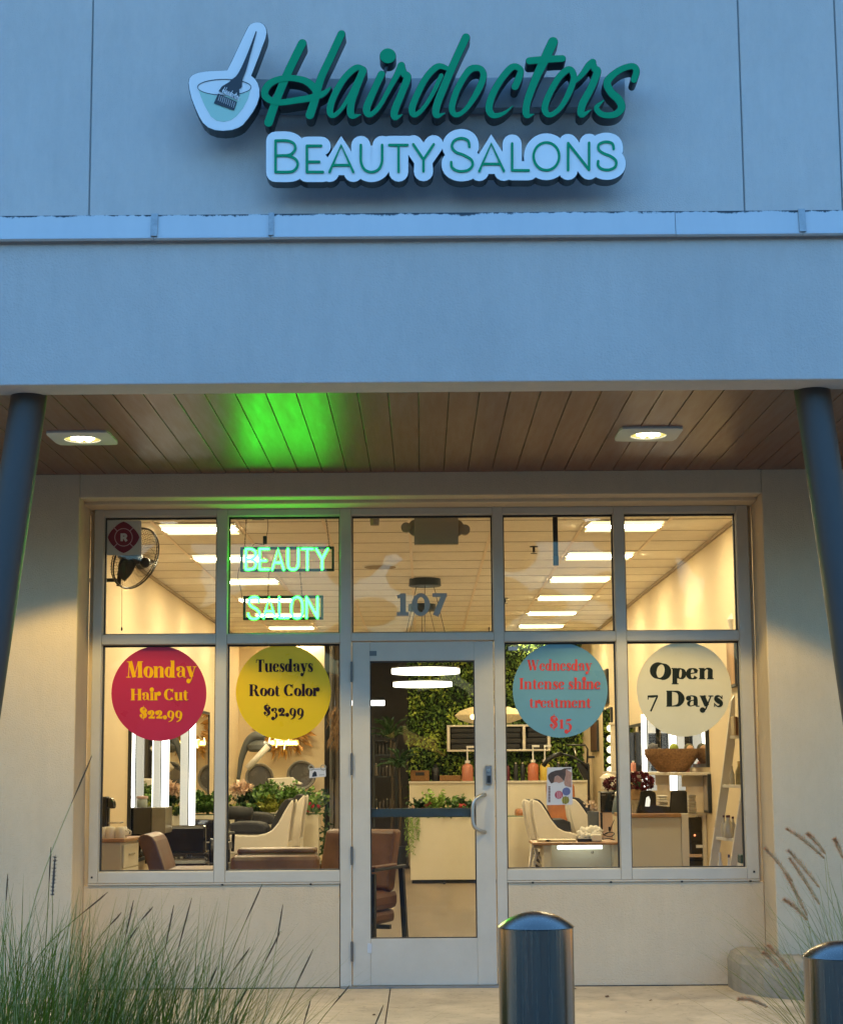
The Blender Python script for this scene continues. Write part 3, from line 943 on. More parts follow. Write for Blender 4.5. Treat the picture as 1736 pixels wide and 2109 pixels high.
bollard(1103, 1908, 'brushed steel bollard with a domed cap standing before the door')
bollard(1733, 1969, 'brushed steel bollard beside the plumed grass at the planter kerb')

# ------------------------------------------------------------------ ornamental grass
def blade(mb, base, az, L, lean, curl, w0, segs=6):
    d = Vector((cos(az), sin(az), 0))
    side = Vector((-sin(az), cos(az), 0))
    side = (side + Vector((random.uniform(-.5, .5), random.uniform(-.5, .5), 0))).normalized()
    p = Vector(base)
    ang = lean
    vs = []
    pts = []
    for i in range(segs + 1):
        t = i / segs
        wv = w0 * (1 - t) ** 0.7 * .5 + .0002
        vs += [p - side * wv, p + side * wv]
        pts.append(p.copy())
        ang_ = ang + curl * t * t
        p = p + (d * sin(ang_) + Vector((0, 0, cos(ang_)))) * (L / segs)
    fs = [(2 * i, 2 * i + 1, 2 * i + 3, 2 * i + 2) for i in range(segs)]
    mb.add(vs, fs)
    return pts
m_gr = [mat('grass_green', (0.165, 0.17, 0.014), 0.6, var=.4, vs_=14, spec=.1), mat('grass_straw', (0.45, 0.34, 0.11), 0.7, var=.3, vs_=14, spec=.1)]
m_seed = mat('seed_dark', (0.16, 0.085, 0.04), 0.8, var=.3, vs_=60, spec=.1)
m_plume = mat('plume_tan', (0.74, 0.36, 0.15), 0.9, var=.3, vs_=50, spec=.05)
def grass(label, cx, cyy, n, rad_, hmin, hmax, lean, bias, stalks, z0=0.0):
    t = thing('fountain_grass', label, 'grass clump', (cx, cyy, z0))
    g1, g2 = MB(), MB()
    for i in range(n):
        a = random.uniform(0, 2 * pi)
        q = rad_ * sqrt(random.random())
        b = (cx + q * cos(a), cyy + q * sin(a), z0 - .01)
        az = a + random.gauss(0, .5)
        L = random.uniform(hmin, hmax)
        le = abs(random.gauss(0, lean))
        if bias and random.random() < .7:
            az = bias + random.gauss(0, .7)
            le = abs(random.gauss(lean, lean * .7))
        blade(g1 if random.random() < .74 else g2, b, az, L, le, random.uniform(.1, 1.1), random.uniform(.003, .0085))
    g1.build('blades', m_gr[0], t, recalc=False)
    g2.build('dry_blades', m_gr[1], t, recalc=False)
    return t
def stalk_to(t, pts, r, mt, name, seed=None):
    """thin stem through points, with a seed head over its last part"""
    P = [Vector(q[:3]) for q in spline([tuple(p) for p in pts], n=8)] if len(pts) > 2 else [Vector(p) for p in pts]
    MB().tube(P, [r * (1 - .5 * i / len(P)) for i in range(len(P))], 5).build(name, mt, t, smooth='all')
    return P
YG = -5.0
s5 = sc(YG)
gl_ = [grass('large green fountain grass clump at the wall corner beside the dark column', U(70, 2400, YG).x, YG, 2000, .30, .45, 1.0, .25, 0.35, 0),
       grass('green fountain grass clump spreading towards the door, with thin dark seed stalks', U(345, 2400, YG + .2).x, YG + .2, 620, .22, .4, .95, .34, 0.25, 0)]
stk = [((30, 2300), (60, 1900), (190, 1555), 0), ((20, 2250), (60, 2000), (222, 1838), 0), ((60, 2300), (90, 2000), (105, 1745), 0), ((0, 2300), (5, 2000), (16, 1800), 0),
       ((120, 2300), (170, 2000), (250, 1880), 0), ((200, 2350), (225, 2100), (275, 1855), 0), ((170, 2300), (235, 1990), (315, 1868), 0), ((120, 2300), (200, 2050), (283, 1910), 0),
       ((260, 2400), (300, 2160), (358, 1865), 1), ((330, 2400), (380, 2160), (448, 1990), 1), ((330, 2400), (430, 2080), (540, 1822), 1), ((330, 2420), (410, 2120), (515, 1952), 1),
       ((470, 2500), (535, 2150), (583, 1862), 1), ((380, 2450), (470, 2150), (578, 1918), 1), ((430, 2500), (520, 2230), (645, 1956), 1), ((400, 2450), (440, 2180), (510, 2036), 1), ((560, 2500), (590, 2250), (640, 2060), 1),
       ((480, 2550), (600, 2200), (720, 2030), 1), ((700, 2500), (725, 2250), (790, 2070), 1), ((480, 2500), (490, 2250), (486, 2090), 1), ((230, 2400), (300, 2200), (395, 1850), 1)]
for j, (a, b, c, g_) in enumerate(stk):
    Yq = YG + (0.2 if g_ else 0) + random.uniform(-.12, .12)
    P = stalk_to(gl_[g_], [U(*a, Yq), U(*b, Yq + .03), U(*c, Yq + .06)], .0021, m_gr[0] if j % 3 else m_gr[1], 'stalk')
    n = len(P)
    hd = P[int(n * .78):]
    m_ = MB()
    m_.tube(hd, [.0019 * sin(pi * (.08 + .9 * i / (len(hd) - 1))) + .0008 for i in range(len(hd))], 6)
    for q in hd[1:-1]:
        for _ in range(3):
            e = q + Vector((random.uniform(-.005, .005), random.uniform(-.005, .005), random.uniform(.004, .012)))
            m_.add([q, q + Vector((.002, 0, 0)), e], [(0, 1, 2)])
    m_.build('seed_head', m_seed, gl_[g_], recalc=False)
# one fluffy head among the stalks
c = [U(108, 1845, YG), U(109, 1800, YG), U(113, 1768, YG)]
m_ = MB()
P = [c[0].lerp(c[2], i / 10) for i in range(11)]
m_.tube(P, [.0025 * sin(pi * (.12 + .83 * i / 10)) + .001 for i in range(11)], 8)
for q in P:
    for _ in range(60):
        v = Vector((random.gauss(0, 1), random.gauss(0, 1), random.uniform(.0, 1.2))).normalized() * random.uniform(.01, .018)
        m_.add([q, q + Vector((.0012, .0008, 0)), q + v * random.uniform(.5, 1)], [(0, 1, 2)])
m_.build('plume', mat('plume_grey', (.16, .11, .08), .9, spec=.05), gl_[0], recalc=False)
stalk_to(gl_[0], [U(105, 2250, YG), U(107, 2000, YG), c[0]], .0018, m_gr[0], 'stalk')

YP = -3.3
gr_ = grass('fountain grass clump with tan feathery plumes beside the right hand bollard', U(1800, 2200, YP).x, YP, 420, .2, .4, 1.0, .5, pi, 0)
def plume(t, a, b, fl, Yq, rr=.016):
    """plume from pixel a (its foot) to pixel b (its tip), stem down to pixel fl"""
    A, B, F_ = U(*a, Yq), U(*b, Yq), U(*fl, Yq + .05)
    mid = A.lerp(B, .5) + Vector((-.004, 0, .012))
    P = [Vector(q[:3]) for q in spline([tuple(A), tuple(mid), tuple(B)], n=9)]
    m_ = MB()
    m_.tube(P, [.34 * rr * sin(pi * (.1 + .86 * i / (len(P) - 1))) + .0008 for i in range(len(P))], 7)
    ax = (B - A).normalized()
    for i, q in enumerate(P):
        for _ in range(46):
            v = (Vector((random.gauss(0, 1), random.gauss(0, 1), random.gauss(0, 1))).normalized() + ax * 1.4).normalized() * random.uniform(.6, 1.5) * rr * (.5 + sin(pi * (.1 + .8 * i / len(P))))
            s_ = Vector((random.gauss(0, 1), random.gauss(0, 1), random.gauss(0, 1))).normalized() * .0009
            m_.add([q - s_, q + s_, q + v], [(0, 1, 2)])
    m_.build('plume', m_plume, t, recalc=False)
    kk = A.lerp(F_, .45) + Vector((-.02, 0, .05))
    stalk_to(t, [F_, kk, A], .0017, m_gr[1], 'stalk')
rk = lambda x, y: k('R', x, y)
for a, b, f in (((1335, 640), (1010, 385), (1760, 2200)), ((1345, 600), (1190, 430), (1780, 2200)), ((1050, 845), (812, 560), (1740, 2200)),
                ((1180, 1150), (985, 770), (1730, 2200)), ((1290, 900), (1020, 580), (1770, 2200)), ((1290, 1050), (1030, 650), (1790, 2200)),
                ((1185, 1190), (985, 1015), (1745, 2200)), ((1045, 1650), (840, 1420), (1730, 2250)), ((930, 1610), (800, 1490), (1730, 2250)),
                ((830, 1960), (580, 1895), (1730, 2250)), ((1498, 640), (1430, 480), (1800, 2200))):
    plume(gr_, rk(*a), rk(*b), f, YP + random.uniform(-.1, .1))
# leaf litter on the paving
m_leaf = mat('dead_leaf', (0.10, 0.05, 0.025), .8, var=.3, vs_=40)
for i, (px, py, q) in enumerate(((1498, 2022, .03), (1250, 2054, .022), (1182, 2038, .02), (1340, 2062, .012), (1290, 2085, .018), (745, 2035, .014), (690, 2027, .02), (628, 2031, .016), (770, 2092, .014), (1395, 2070, .013))):
    c = Uz(px, py, .004)
    a = random.uniform(0, 3)
    l_ = MB()
    l_.add([(c.x - q * cos(a), c.y - q * sin(a), .005), (c.x + q * .45 * sin(a), c.y - q * .45 * cos(a), .012), (c.x + q * cos(a), c.y + q * sin(a), .006), (c.x - q * .45 * sin(a), c.y + q * .45 * cos(a), .0035)], [(0, 1, 2, 3)])
    o = l_.build('fallen_leaf', m_leaf)
    tag(o, 'small brown dead leaf lying on the concrete paving by the shop wall', 'leaf', 'fallen leaves on the paving')

# ------------------------------------------------------------------ stickers on the glass
YST = 0.0105
def onglass(Y=YST):
    def f(x, y):
        p = U(x, y, Y)
        return (p.x, p.z)
    return f
TG = onglass()
def disc_sticker(cx, cyy, r, col, tcol, lines, label):
    c = U(cx, cyy, YST)
    t = thing('window_sticker', label, 'sticker', c, 'round offer stickers on the shop windows')
    poly = [TG(cx + r * cos(a), cyy + r * sin(a)) for a in [2 * pi * i / 72 for i in range(72)]]
    MB().prism(poly, YST, YST + .001).build('disc', mat('sticker_' + lines[0][0], col, .3, var=.04, vs_=3, spec=.3), t)
    for txt, x0, x1, base, hgt in lines:
        m_ = MB()
        fat_text(m_, txt, x0, x1, base, hgt, TG, YST - .0004, wt=1.1 if lines[0][0] == 'Wednesday' else 1.24)
        m_.build('lettering', mat('ink_' + lines[0][0], tcol, .5, spec=.1), t, recalc=False)
kf = lambda x, y: k('F', x, y)
disc_sticker(327.3, 1428.5, 98, (0.45, 0.018, 0.052), (0.85, 0.42, 0.005),
             [('Monday', *(kf(463, 0)[0], kf(1372, 0)[0]), kf(0, 588)[1], 47), ('Hair Cut', kf(522, 0)[0], kf(1272, 0)[0], kf(0, 880)[1], 33), ('$22.99', kf(634, 0)[0], kf(1196, 0)[0], kf(0, 1115)[1], 33)],
             'round crimson window sticker with yellow words Monday Hair Cut')
kg = lambda x, y: k('G', x, y)
disc_sticker(583.6, 1426, 98, (0.86, 0.52, 0.001), (0.03, 0.012, 0.018),
             [('Tuesdays', kg(470, 0)[0], kg(1212, 0)[0], kg(0, 515)[1], 36), ('Root Color', kg(382, 0)[0], kg(1286, 0)[0], kg(0, 826)[1], 34), ('$32.99', kg(566, 0)[0], kg(1094, 0)[0], kg(0, 1082)[1], 33)],
             'round yellow window sticker with dark words Tuesdays Root Color')
kl = lambda x, y: k('L', x, y)
disc_sticker(1153.5, 1422, 97.7, (0.14, 0.30, 0.36), (0.62, 0.06, 0.055),
             [('Wednesday', kl(398, 0)[0], kl(1202, 0)[0], kl(0, 478)[1], 31), ('Intense shine', kl(300, 0)[0], kl(1312, 0)[0], kl(0, 708)[1], 32), ('treatment', kl(428, 0)[0], kl(1196, 0)[0], kl(0, 936)[1], 30), ('$15', kl(676, 0)[0], kl(964, 0)[0], kl(0, 1196)[1], 38)],
             'round blue grey window sticker with red words Wednesday Intense shine treatment')
km = lambda x, y: k('M', x, y)
disc_sticker(1408.3, 1420, 97.6, (0.74, 0.62, 0.38), (0.018, 0.022, 0.014),
             [('Open', km(428, 0)[0], km(1164, 0)[0], km(0, 540)[1], 46), ('7 Days', km(392, 0)[0], km(1270, 0)[0], km(0, 855)[1], 46)],
             'round cream window sticker with black words Open 7 Days')
# red R sign on the first upper light
t = thing('fire_sticker', 'white square sticker with a dark red cross emblem and letter R', 'sticker', U(255, 1108, YST))
def rr_poly(x0, y0, x1, y1, r, T):
    o = []
    for cx_, cy_, a0 in ((x1 - r, y0 + r, -90), (x1 - r, y1 - r, 0), (x0 + r, y1 - r, 90), (x0 + r, y0 + r, 180)):
        for q in range(6):
            a = rad(a0 + 18 * q)
            o.append(T(cx_ + r * cos(a), cy_ + r * sin(a)))
    return o
x0, y0 = k('A', 205, 262); x1, y1 = k('A', 663, 710)
MB().prism(rr_poly(x0, y0, x1, y1, 4, TG), YST, YST + .001).build('backing', mat('sticker_pale', (.48, .44, .36), .5), t)
cx_, cy_ = k('A', 434, 480)
cr = []
for i in range(96):
    a = 2 * pi * i / 96
    f = abs(((a / (pi / 2)) % 1) - .5) * 2            # 1 at the four arms, 0 on the diagonals
    e = 27.5 + 5 * f ** 1.5
    cr.append(TG(cx_ + e * cos(a), cy_ + e * sin(a)))
MB().prism(cr, YST - .0012, YST - .0003).build('cross', mat('cross_red', (.17, .008, .022), .5), t)
pk_ = mat('cross_line', (.5, .33, .33), .5)
m_ = MB()
ribbon(m_, ell(cx_, cy_, 18, 18, 1.6, 1.6, n=40), TG, YST - .0018, closed=True, sm=False)
for a in (45, 135, 225, 315):
    ribbon(m_, [(cx_ + 18 * cos(rad(a)), cy_ + 18 * sin(rad(a)), 1.6), (cx_ + 30 * cos(rad(a)), cy_ + 30 * sin(rad(a)), 1.6)], TG, YST - .0020, sm=False, round_=False)
m_.build('cross_line', pk_, t)
m_ = MB()
kx, ky = k('A', 392, 530)
for pts, s_ in (([(3, 0, 5), (3, -16, 5)], 0), ([(3, -13.8, 4.6), (9, -13.8, 4.8), (12, -11, 4.8), (9, -7.5, 4.6), (3, -7.5, 4.4)], 1), ([(8, -7, 5), (13, 0, 5.4)], 0)):
    ribbon(m_, [(kx + x, ky + y, w_) for x, y, w_ in pts], TG, YST - .0022, sm=bool(s_), round_=False)
m_.build('lettering', mat('r_ink', (.55, .52, .48), .5), t)
# street number
t = thing('street_number', 'grey numerals 107 on the glass over the door', 'sign', U(868, 1245, YST))
m_n = mat('number_grey', (.32, .31, .27), .5)
kc = lambda x, y, w_: (*k('C', x, y), w_ * .19)
NUM = [([kc(622, 1012, 62), kc(622, 1255, 62)], 0, 0), ([kc(556, 1236, 40), kc(684, 1236, 40)], 0, 0), ([kc(560, 1052, 38), kc(640, 1024, 34)], 0, 0),
       ([kc(815 + 70 * cos(a), 1134 + 104 * sin(a), 62 - 20 * abs(sin(a))) for a in [2 * pi * i / 30 for i in range(30)]], 0, 2),
       ([kc(940, 1030, 40), kc(1098, 1030, 40)], 0, 0), ([kc(1068, 1030, 58), kc(975, 1255, 66)], 0, 0)]
for grp in ((0, 1, 2), (3,), (4, 5)):
    m_ = MB()
    yy = YST
    for i in grp:
        p, s_, cl = NUM[i]
        ribbon(m_, p, TG, yy, YST + .0012, closed=cl == 2, sm=False, round_=False)
        yy -= .0005
    m_.build('numeral', m_n, t)
# poster on the fourth light
t = thing('window_poster', 'white poster on the glass with a brown haired head and three coloured circles', 'poster', U(1153, 1620, YST))
kv = lambda x, y: k('V', x, y)
m_ = MB().prism([TG(*kv(*q)) for q in ((95, 160), (1250, 150), (1290, 1910), (70, 1930))], YST, YST + .001)
m_.build('sheet', mat('poster_white', (.55, .52, .5), .5), t)
m_ = MB().prism([TG(*kv(*q)) for q in ((120, 560), (160, 480), (270, 390), (480, 310), (760, 270), (900, 200), (1240, 190), (1200, 260), (1000, 260), (960, 300), (960, 520), (880, 830), (800, 700), (640, 560), (560, 540), (450, 600), (400, 870), (290, 920), (230, 850), (140, 700))], YST - .0008, YST - .0002)
m_.build('hair_print', mat('print_hair', (.06, .035, .022), .5, var=.35, vs_=60), t)
m_ = MB().prism([TG(*kv(*q)) for q in ((960, 300), (1010, 265), (1240, 400), (1225, 870), (1240, 1090), (1180, 1100), (930, 1020), (880, 900), (900, 800), (960, 520))], YST - .0011, YST - .0005)
m_.prism([TG(*kv(*q)) for q in ((450, 610), (560, 545), (640, 565), (800, 700), (860, 830), (790, 850), (640, 900), (590, 870), (520, 850), (400, 870))], YST - .0011, YST - .0005)
m_.build('skin_print', mat('print_skin', (.36, .19, .13), .5, var=.2, vs_=40), t)
for cx_, cy_, r, col in ((640, 1450, 190, (.33, .04, .06)), (995, 1290, 190, (.11, .12, .24)), (955, 1700, 175, (.42, .36, .04))):
    MB().prism([TG(*kv(cx_ + r * cos(2 * pi * i / 32), cy_ + r * sin(2 * pi * i / 32))) for i in range(32)], YST - .0015 - cx_ * 1e-7, YST - .0006).build('circle_print', mat('print%d' % cx_, col, .5), t)
m_ = MB()
for i, (x, y0_, y1_) in enumerate(((560, 1320, 1580), (640, 1300, 1600), (720, 1330, 1560))):
    ribbon(m_, [(*kv(x, y0_), 2.6), (*kv(x + 20, y1_), 2.6)], TG, YST - .0022, sm=False)
m_.build('circle_lettering', mat('print_pink', (.5, .2, .22), .5), t)
m_ = MB()
for i, (x, y0_, y1_) in enumerate(((860, 1560, 1830), (960, 1540, 1850), (1060, 1570, 1800))):
    ribbon(m_, [(*kv(x, y0_), 3), (*kv(x, y1_), 3)], TG, YST - .0022, sm=False)
m_.build('yellow_lettering', mat('print_olive', (.15, .12, .01), .5), t)
m_ = MB()
for y in range(1050, 1820, 70):
    ribbon(m_, [(*kv(195, y), 4.5), (*kv(195, y + 50), 4.5)], TG, YST - .001, sm=False, round_=False)
m_.build('print_lettering', mat('print_brown', (.16, .08, .05), .5), t)
# small card on the second light and a tag on the fourth
t = thing('window_card', 'small white card with a dark arch picture stuck on glass before the round hood', 'card', U(654, 1592, YST))
ki = lambda x, y: k('I', x, y)
MB().prism([TG(*ki(*q)) for q in ((1165, 310), (1370, 300), (1375, 415), (1160, 435))], YST, YST + .001).build('sheet', MATS['poster_white'], t)
MB().prism([TG(*ki(*q)) for q in ((1195, 420), (1205, 370), (1230, 345), (1252, 360), (1260, 412))], YST - .0008, YST - .0002).build('picture', m_black, t)
m_ = MB()
ribbon(m_, [(*ki(1185, 325), 1.4), (*ki(1345, 318), 1.4)], TG, YST - .0008, sm=False)
ribbon(m_, [(*ki(1290, 395), 1.4), (*ki(1350, 392), 1.4)], TG, YST - .0008, sm=False)
m_.build('rule', mat('grey_ink', (.2, .2, .2), .5), t)
for x in (1185, 1340):
    m_ = MB()
    ribbon(m_, [(*ki(x + 32 * cos(a), 300 + 34 * sin(a)), 2.4) for a in [2 * pi * i / 14 for i in range(14)]], TG, YST - .0001, YST + .0008, closed=True, sm=False)
    m_.build('ear', mat('clear_edge', (.3, .28, .22), .3), t)
t = MB().prism([TG(*k('L', *q)) for q in ((170, 178), (285, 180), (284, 228), (170, 226))], YST, YST + .001).build('window_tag', MATS['poster_white'])
tag(t, 'tiny white printed tag on glass in front of the green leaf wall', 'tag')

# ------------------------------------------------------------------ neon sign in the second upper light
NEON = 350.0
m_neon = mat('neon_green', (.3, .6, .5), .5, emit=(0.00007, 0.0095, 0.0002), es=NEON * EXPO)
m_neonbox = mat('neon_box', (.008, .02, .012), .4)
def neon(name, label, box, strokes, Yn=.085):
    x0, y0 = k('B', box[0], box[1]); x1, y1 = k('B', box[2], box[3])
    a, b = U(x0, y0, Yn), U(x1, y1, Yn)
    t = thing(name, label, 'neon sign', ((a.x + b.x) / 2, Yn, b.z), 'green neon words hanging in the window')
    w_ = 30 * .16668 / sc(Yn)
    m_ = MB()
    m_.box(a.x, b.x, Yn, Yn + .035, a.z - w_, a.z).box(a.x, b.x, Yn, Yn + .035, b.z, b.z + w_)
    m_.box(a.x, a.x + w_, Yn, Yn + .035, b.z + w_, a.z - w_).box(b.x - w_, b.x, Yn, Yn + .035, b.z + w_, a.z - w_)
    m_.build('frame', m_neonbox, t, bevel=.003)
    T = TP_('B', Yn - .008)
    e, bk = MB(), MB()
    yo = 0
    for pts, sm in strokes:
        q = [(x, y, 30) for x, y in pts]
        ribbon(e, q, T, Yn - .012 - yo, None, sm=sm, n=5)
        ribbon(bk, [(x, y, 33) for x, y in pts], T, Yn - .010 - yo, Yn + .004, sm=sm, n=5)
        yo += .0002
    e.build('tube', m_neon, t)
    bk.build('tube_backing', m_neonbox, t)
    return t
WORD1 = [([(400, 605), (400, 858)], 0), ([(400, 605), (470, 607), (518, 640), (510, 700), (470, 728), (420, 730)], 1), ([(420, 730), (490, 740), (526, 790), (500, 845), (450, 858), (400, 858)], 1),
         ([(570, 605), (570, 858)], 0), ([(570, 605), (682, 605)], 0), ([(570, 750), (650, 750)], 0), ([(570, 858), (682, 858)], 0),
         ([(726, 860), (798, 605), (868, 860)], 0), ([(755, 775), (842, 775)], 0),
         ([(920, 605), (920, 740), (925, 820), (950, 855), (982, 860), (1015, 855), (1042, 820), (1048, 740), (1048, 605)], 1),
         ([(1095, 605), (1225, 605)], 0), ([(1160, 605), (1160, 858)], 0),
         ([(1270, 605), (1342, 730), (1342, 855)], 0), ([(1412, 605), (1342, 730)], 0)]
WORD2 = [([(560, 1255), (545, 1210), (495, 1200), (450, 1222), (440, 1270), (470, 1315), (530, 1350), (568, 1400), (550, 1455), (495, 1470), (445, 1450), (428, 1405)], 1),
         ([(620, 1460), (688, 1205), (762, 1460)], 0), ([(645, 1375), (738, 1375)], 0), ([(812, 1205), (812, 1456)], 0), ([(812, 1456), (925, 1456)], 0),
         ([(1035, 1200), (985, 1225), (965, 1290), (962, 1380), (985, 1440), (1035, 1464), (1080, 1440), (1100, 1380), (1098, 1290), (1080, 1225), (1040, 1200)], 1),
         ([(1150, 1455), (1150, 1205)], 0), ([(1150, 1205), (1285, 1455)], 0), ([(1285, 1455), (1285, 1205)], 0)]
n1 = neon('neon_sign', 'glowing green neon word BEAUTY in a dark frame hung on chains', (330, 580, 1490, 875), WORD1)
n2 = neon('neon_sign', 'glowing green neon word SALON hanging below the other neon word', (365, 1185, 1355, 1475), WORD2)
def chain(t, pts, r=.0016, nm='chain'):
    P = [UC('B', x, y, .1) for x, y in pts]
    m_ = MB()
    for a, b in zip(P, P[1:]):
        n = max(1, int((b - a).length / .011))
        for i in range(n):
            c = a.lerp(b, (i + .5) / n)
            d = (b - a).normalized()
            q = Vector((0, 1, 0)).cross(d) if i % 2 else Vector((0, 1, 0))
            L = .0078
            ring = [c + d * (L * cos(2 * pi * j / 8)) + q * (.0038 * sin(2 * pi * j / 8)) for j in range(8)]
            m_.tube(ring, r * .75, 4, loop=True)
    m_.build(nm, m_dkmetal, t)
chain(n1, [(405, 210), (395, 400), (385, 580)]); chain(n1, [(1390, 225), (1412, 400), (1430, 580)])
chain(n2, [(685, 875), (680, 1000), (672, 1180)]); chain(n2, [(1068, 880), (1080, 1000), (1092, 1180)])
def wire(t, pts, r=.0018, Yq=.1, cr='B', nm='wire'):
    P = [tuple(UC(cr, x, y, Yq)) for x, y in pts]
    MB().tube([Vector(q[:3]) for q in spline(P, n=5)], r, 6).build(nm, m_black, t, smooth='all')
wire(n2, [(320, 830), (300, 950), (325, 1050), (345, 1150), (350, 1240)])
wire(n1, [(480, 565), (520, 535), (580, 545), (630, 550)])
wire(n1, [(655, 450), (672, 330), (665, 230), (640, 205)])
a = UC('B', 612, 445, .1); b = UC('B', 660, 545, .1)
MB().box(a.x, b.x, .09, .115, b.z, a.z).build('power_adapter', m_black, n1, bevel=.004)
a = UC('B', 470, 205, .12); b = UC('B', 625, 240, .12)
MB().box(a.x, b.x, .1, .15, b.z, a.z + .01).build('power_supply', m_black, n1, bevel=.004)

# ------------------------------------------------------------------ unseen tree belt, added to block low sky light and darken reflections
m_ = MB()
rnd = random.Random(5)
for i in range(46):
    x = -92 + i * 4.1 + rnd.uniform(-1, 1)
    y = -46 + rnd.uniform(-4, 4)
    h = rnd.uniform(8.5, 12.5)
    m_.cyl((x, y, -.15), .16, h * .5, 8)
    for _ in range(22):
        m_.ball((x + rnd.gauss(0, 1.5), y + rnd.uniform(-1.5, 1.5), h * rnd.uniform(.2, .92)), rnd.uniform(.6, 1.5), rnd.uniform(.6, 1.5), rnd.uniform(.5, 1.1), 9, 6)
for i in range(150):
    m_.ball((-95 + i * 1.28, -43 + rnd.uniform(-2, 2), rnd.uniform(.2, 3.2)), rnd.uniform(.9, 1.6), 1.0, rnd.uniform(.8, 1.4), 8, 5)
o = m_.build('sky_blocker_trees', mat('sky_blocker_foliage', (.035, .05, .025), .9, var=.5, vs_=2, bump=.8, bs=3), recalc=False)
tag(o, 'added belt of dark trees out of view, blocking low sky light', 'trees', kind='stuff')
# ------------------------------------------------------------------ the room
RXL, RXR, RYB, RZ = -2.60, 2.38, 13.0, 1.864 + EYE
m_iw = mat('interior_wall', (0.68, 0.545, 0.35), 0.75, var=.03, vs_=1.5, bump=.1)
m_ceil = mat('ceiling_tile', (0.88, 0.82, 0.70), 0.9, var=.05, vs_=9, bump=.25, bs=200)
m_floor = mat('floor_planks', (0.15, 0.11, 0.075), 0.42, var=.25, vs_=3, stretch=(1, .12, 1))
struct(MB().box(RXL - .1, RXR + .1, .141, RYB + 3.2, -.12, 0.0).build('interior_floor', m_floor))
struct(MB().box(RXL - .1, RXR + .1, .121, RYB + 3.2, RZ, RZ + .08).build('ceiling', m_ceil))
struct(MB().box(RXL - .12, RXL, .141, RYB + 3.2, 0.0, RZ - .001).build('wall_left', m_iw))
struct(MB().box(RXR, RXR + .12, .141, RYB + 3.2, 0.0, RZ - .001).build('wall_right', m_iw))
BX0, BX1 = U(668, 1500, RYB).x, U(840, 1500, RYB).x
struct(MB().box(RXL + .001, BX0, RYB, RYB + .12, 0.001, RZ - .002).build('wall_back', m_iw))
struct(MB().box(BX1, RXR - .001, RYB, RYB + .12, 0.001, RZ - .002).build('wall_back', m_iw))
m_dkw = mat('dark_wall', (0.11, 0.095, 0.08), .8, var=.1)
struct(MB().box(RXL + .001, RXR - .001, RYB + 1.6, RYB + 1.7, 0.001, RZ - .002).build('wall_end', m_dkw))
struct(MB().box(BX1, BX1 + .1, RYB + .121, RYB + 1.599, 0.001, RZ - .002).box(BX0 - .1, BX0, RYB + .121, RYB + 1.599, 0.001, RZ - .002).build('corridor_wall', m_dkw))
struct(MB().box(RXL, RXR, .141, .16, OZT - .03, RZ - .002).build('wall_front', m_iw))
# ceiling grid
m_tee = mat('ceiling_tee', (0.88, 0.74, 0.56), .5)
m_teed = mat('ceiling_gap', (0.26, 0.19, 0.12), .8)
g1, g2 = MB(), MB()
TY0 = 1.89
for i in range(-3, 19):
    y = TY0 + .605 * i
    if .16 < y < RYB:
        g1.box(RXL + .01, RXR - .01, y - .006, y + .006, RZ - .0022, RZ - .0002)
for x in (-2.03, -1.39, -.74, -.09, .55, 1.25, 1.88):
    g2.box(x - .0125, x + .0125, .17, RYB - .01, RZ - .006, RZ - .0023)
cg = struct(g2.build('ceiling_grid', m_tee))
struct(g1.build('ceiling_joint', m_teed))
struct(MB().box(RXL + .0005, RXL + .02, .17, RYB - .01, RZ - .03, RZ - .0005).box(RXR - .02, RXR - .0005, .17, RYB - .01, RZ - .03, RZ - .0005).build('ceiling_trim', mat('ceiling_trim_paint', (.4, .31, .2), .6)))
# troffers
WARM = (0.93, 0.76, 0.47)
m_trof = mat('troffer_lens', (.9, .9, .85), .5, emit=WARM, es=TROF)
m_trofd = mat('troffer_lens_dim', (.9, .85, .6), .5, emit=(1.0, .84, .42), es=2.0)
m_trofw = mat('troffer_frame', (.8, .76, .68), .4)
tr0 = None
WORDS = ('nearest the window', 'second from the window', 'third from the window', 'fourth from the window', 'fifth from the window', 'sixth from the window', 'last from the window')
for side, xc in (('behind the neon sign', -1.71), ('above the ladder shelf side', 1.565)):
    for i in range(7):
        y = TY0 + 1.8 * i + .30
        lab = 'square ceiling light %s, row %s' % (WORDS[i], side)
        if tr0 is None:
            tr0 = thing('ceiling_panel_light', lab, 'ceiling light', (xc, y, RZ), 'panel lights in two rows on the salon ceiling')
            h = .298
            f = MB()
            for a, b, c, d in ((-h, h, -h, -h + .022), (-h, h, h - .022, h), (-h, -h + .022, -h + .022, h - .022), (h - .022, h, -h + .022, h - .022)):
                f.box(xc + a, xc + b, y + c, y + d, RZ - .012, RZ - .0005)
            f.build('frame', m_trofw, tr0)
            le, ld_ = MB(), MB()
            for q in range(3):
                y0 = y - h + .024 + q * (2 * h - .048) / 3
                y1 = y0 + (2 * h - .048) / 3 - .006
                n = 6
                vs = []
                for j in range(n + 1):
                    tt = j / n
                    zz = RZ - .0025 - .022 * (sin(pi * tt))
                    vs += [(xc - h + .024, y0 + (y1 - y0) * tt, zz), (xc + h - .024, y0 + (y1 - y0) * tt, zz)]
                (le if q == 1 else ld_).add(vs, [(2 * j, 2 * j + 1, 2 * j + 3, 2 * j + 2) for j in range(n)])
            le.build('lens', m_trof, tr0, smooth='all')
            ld_.build('side_lens', m_trofd, tr0, smooth='all')
        else:
            dup(tr0, (xc, y, RZ), label=lab)
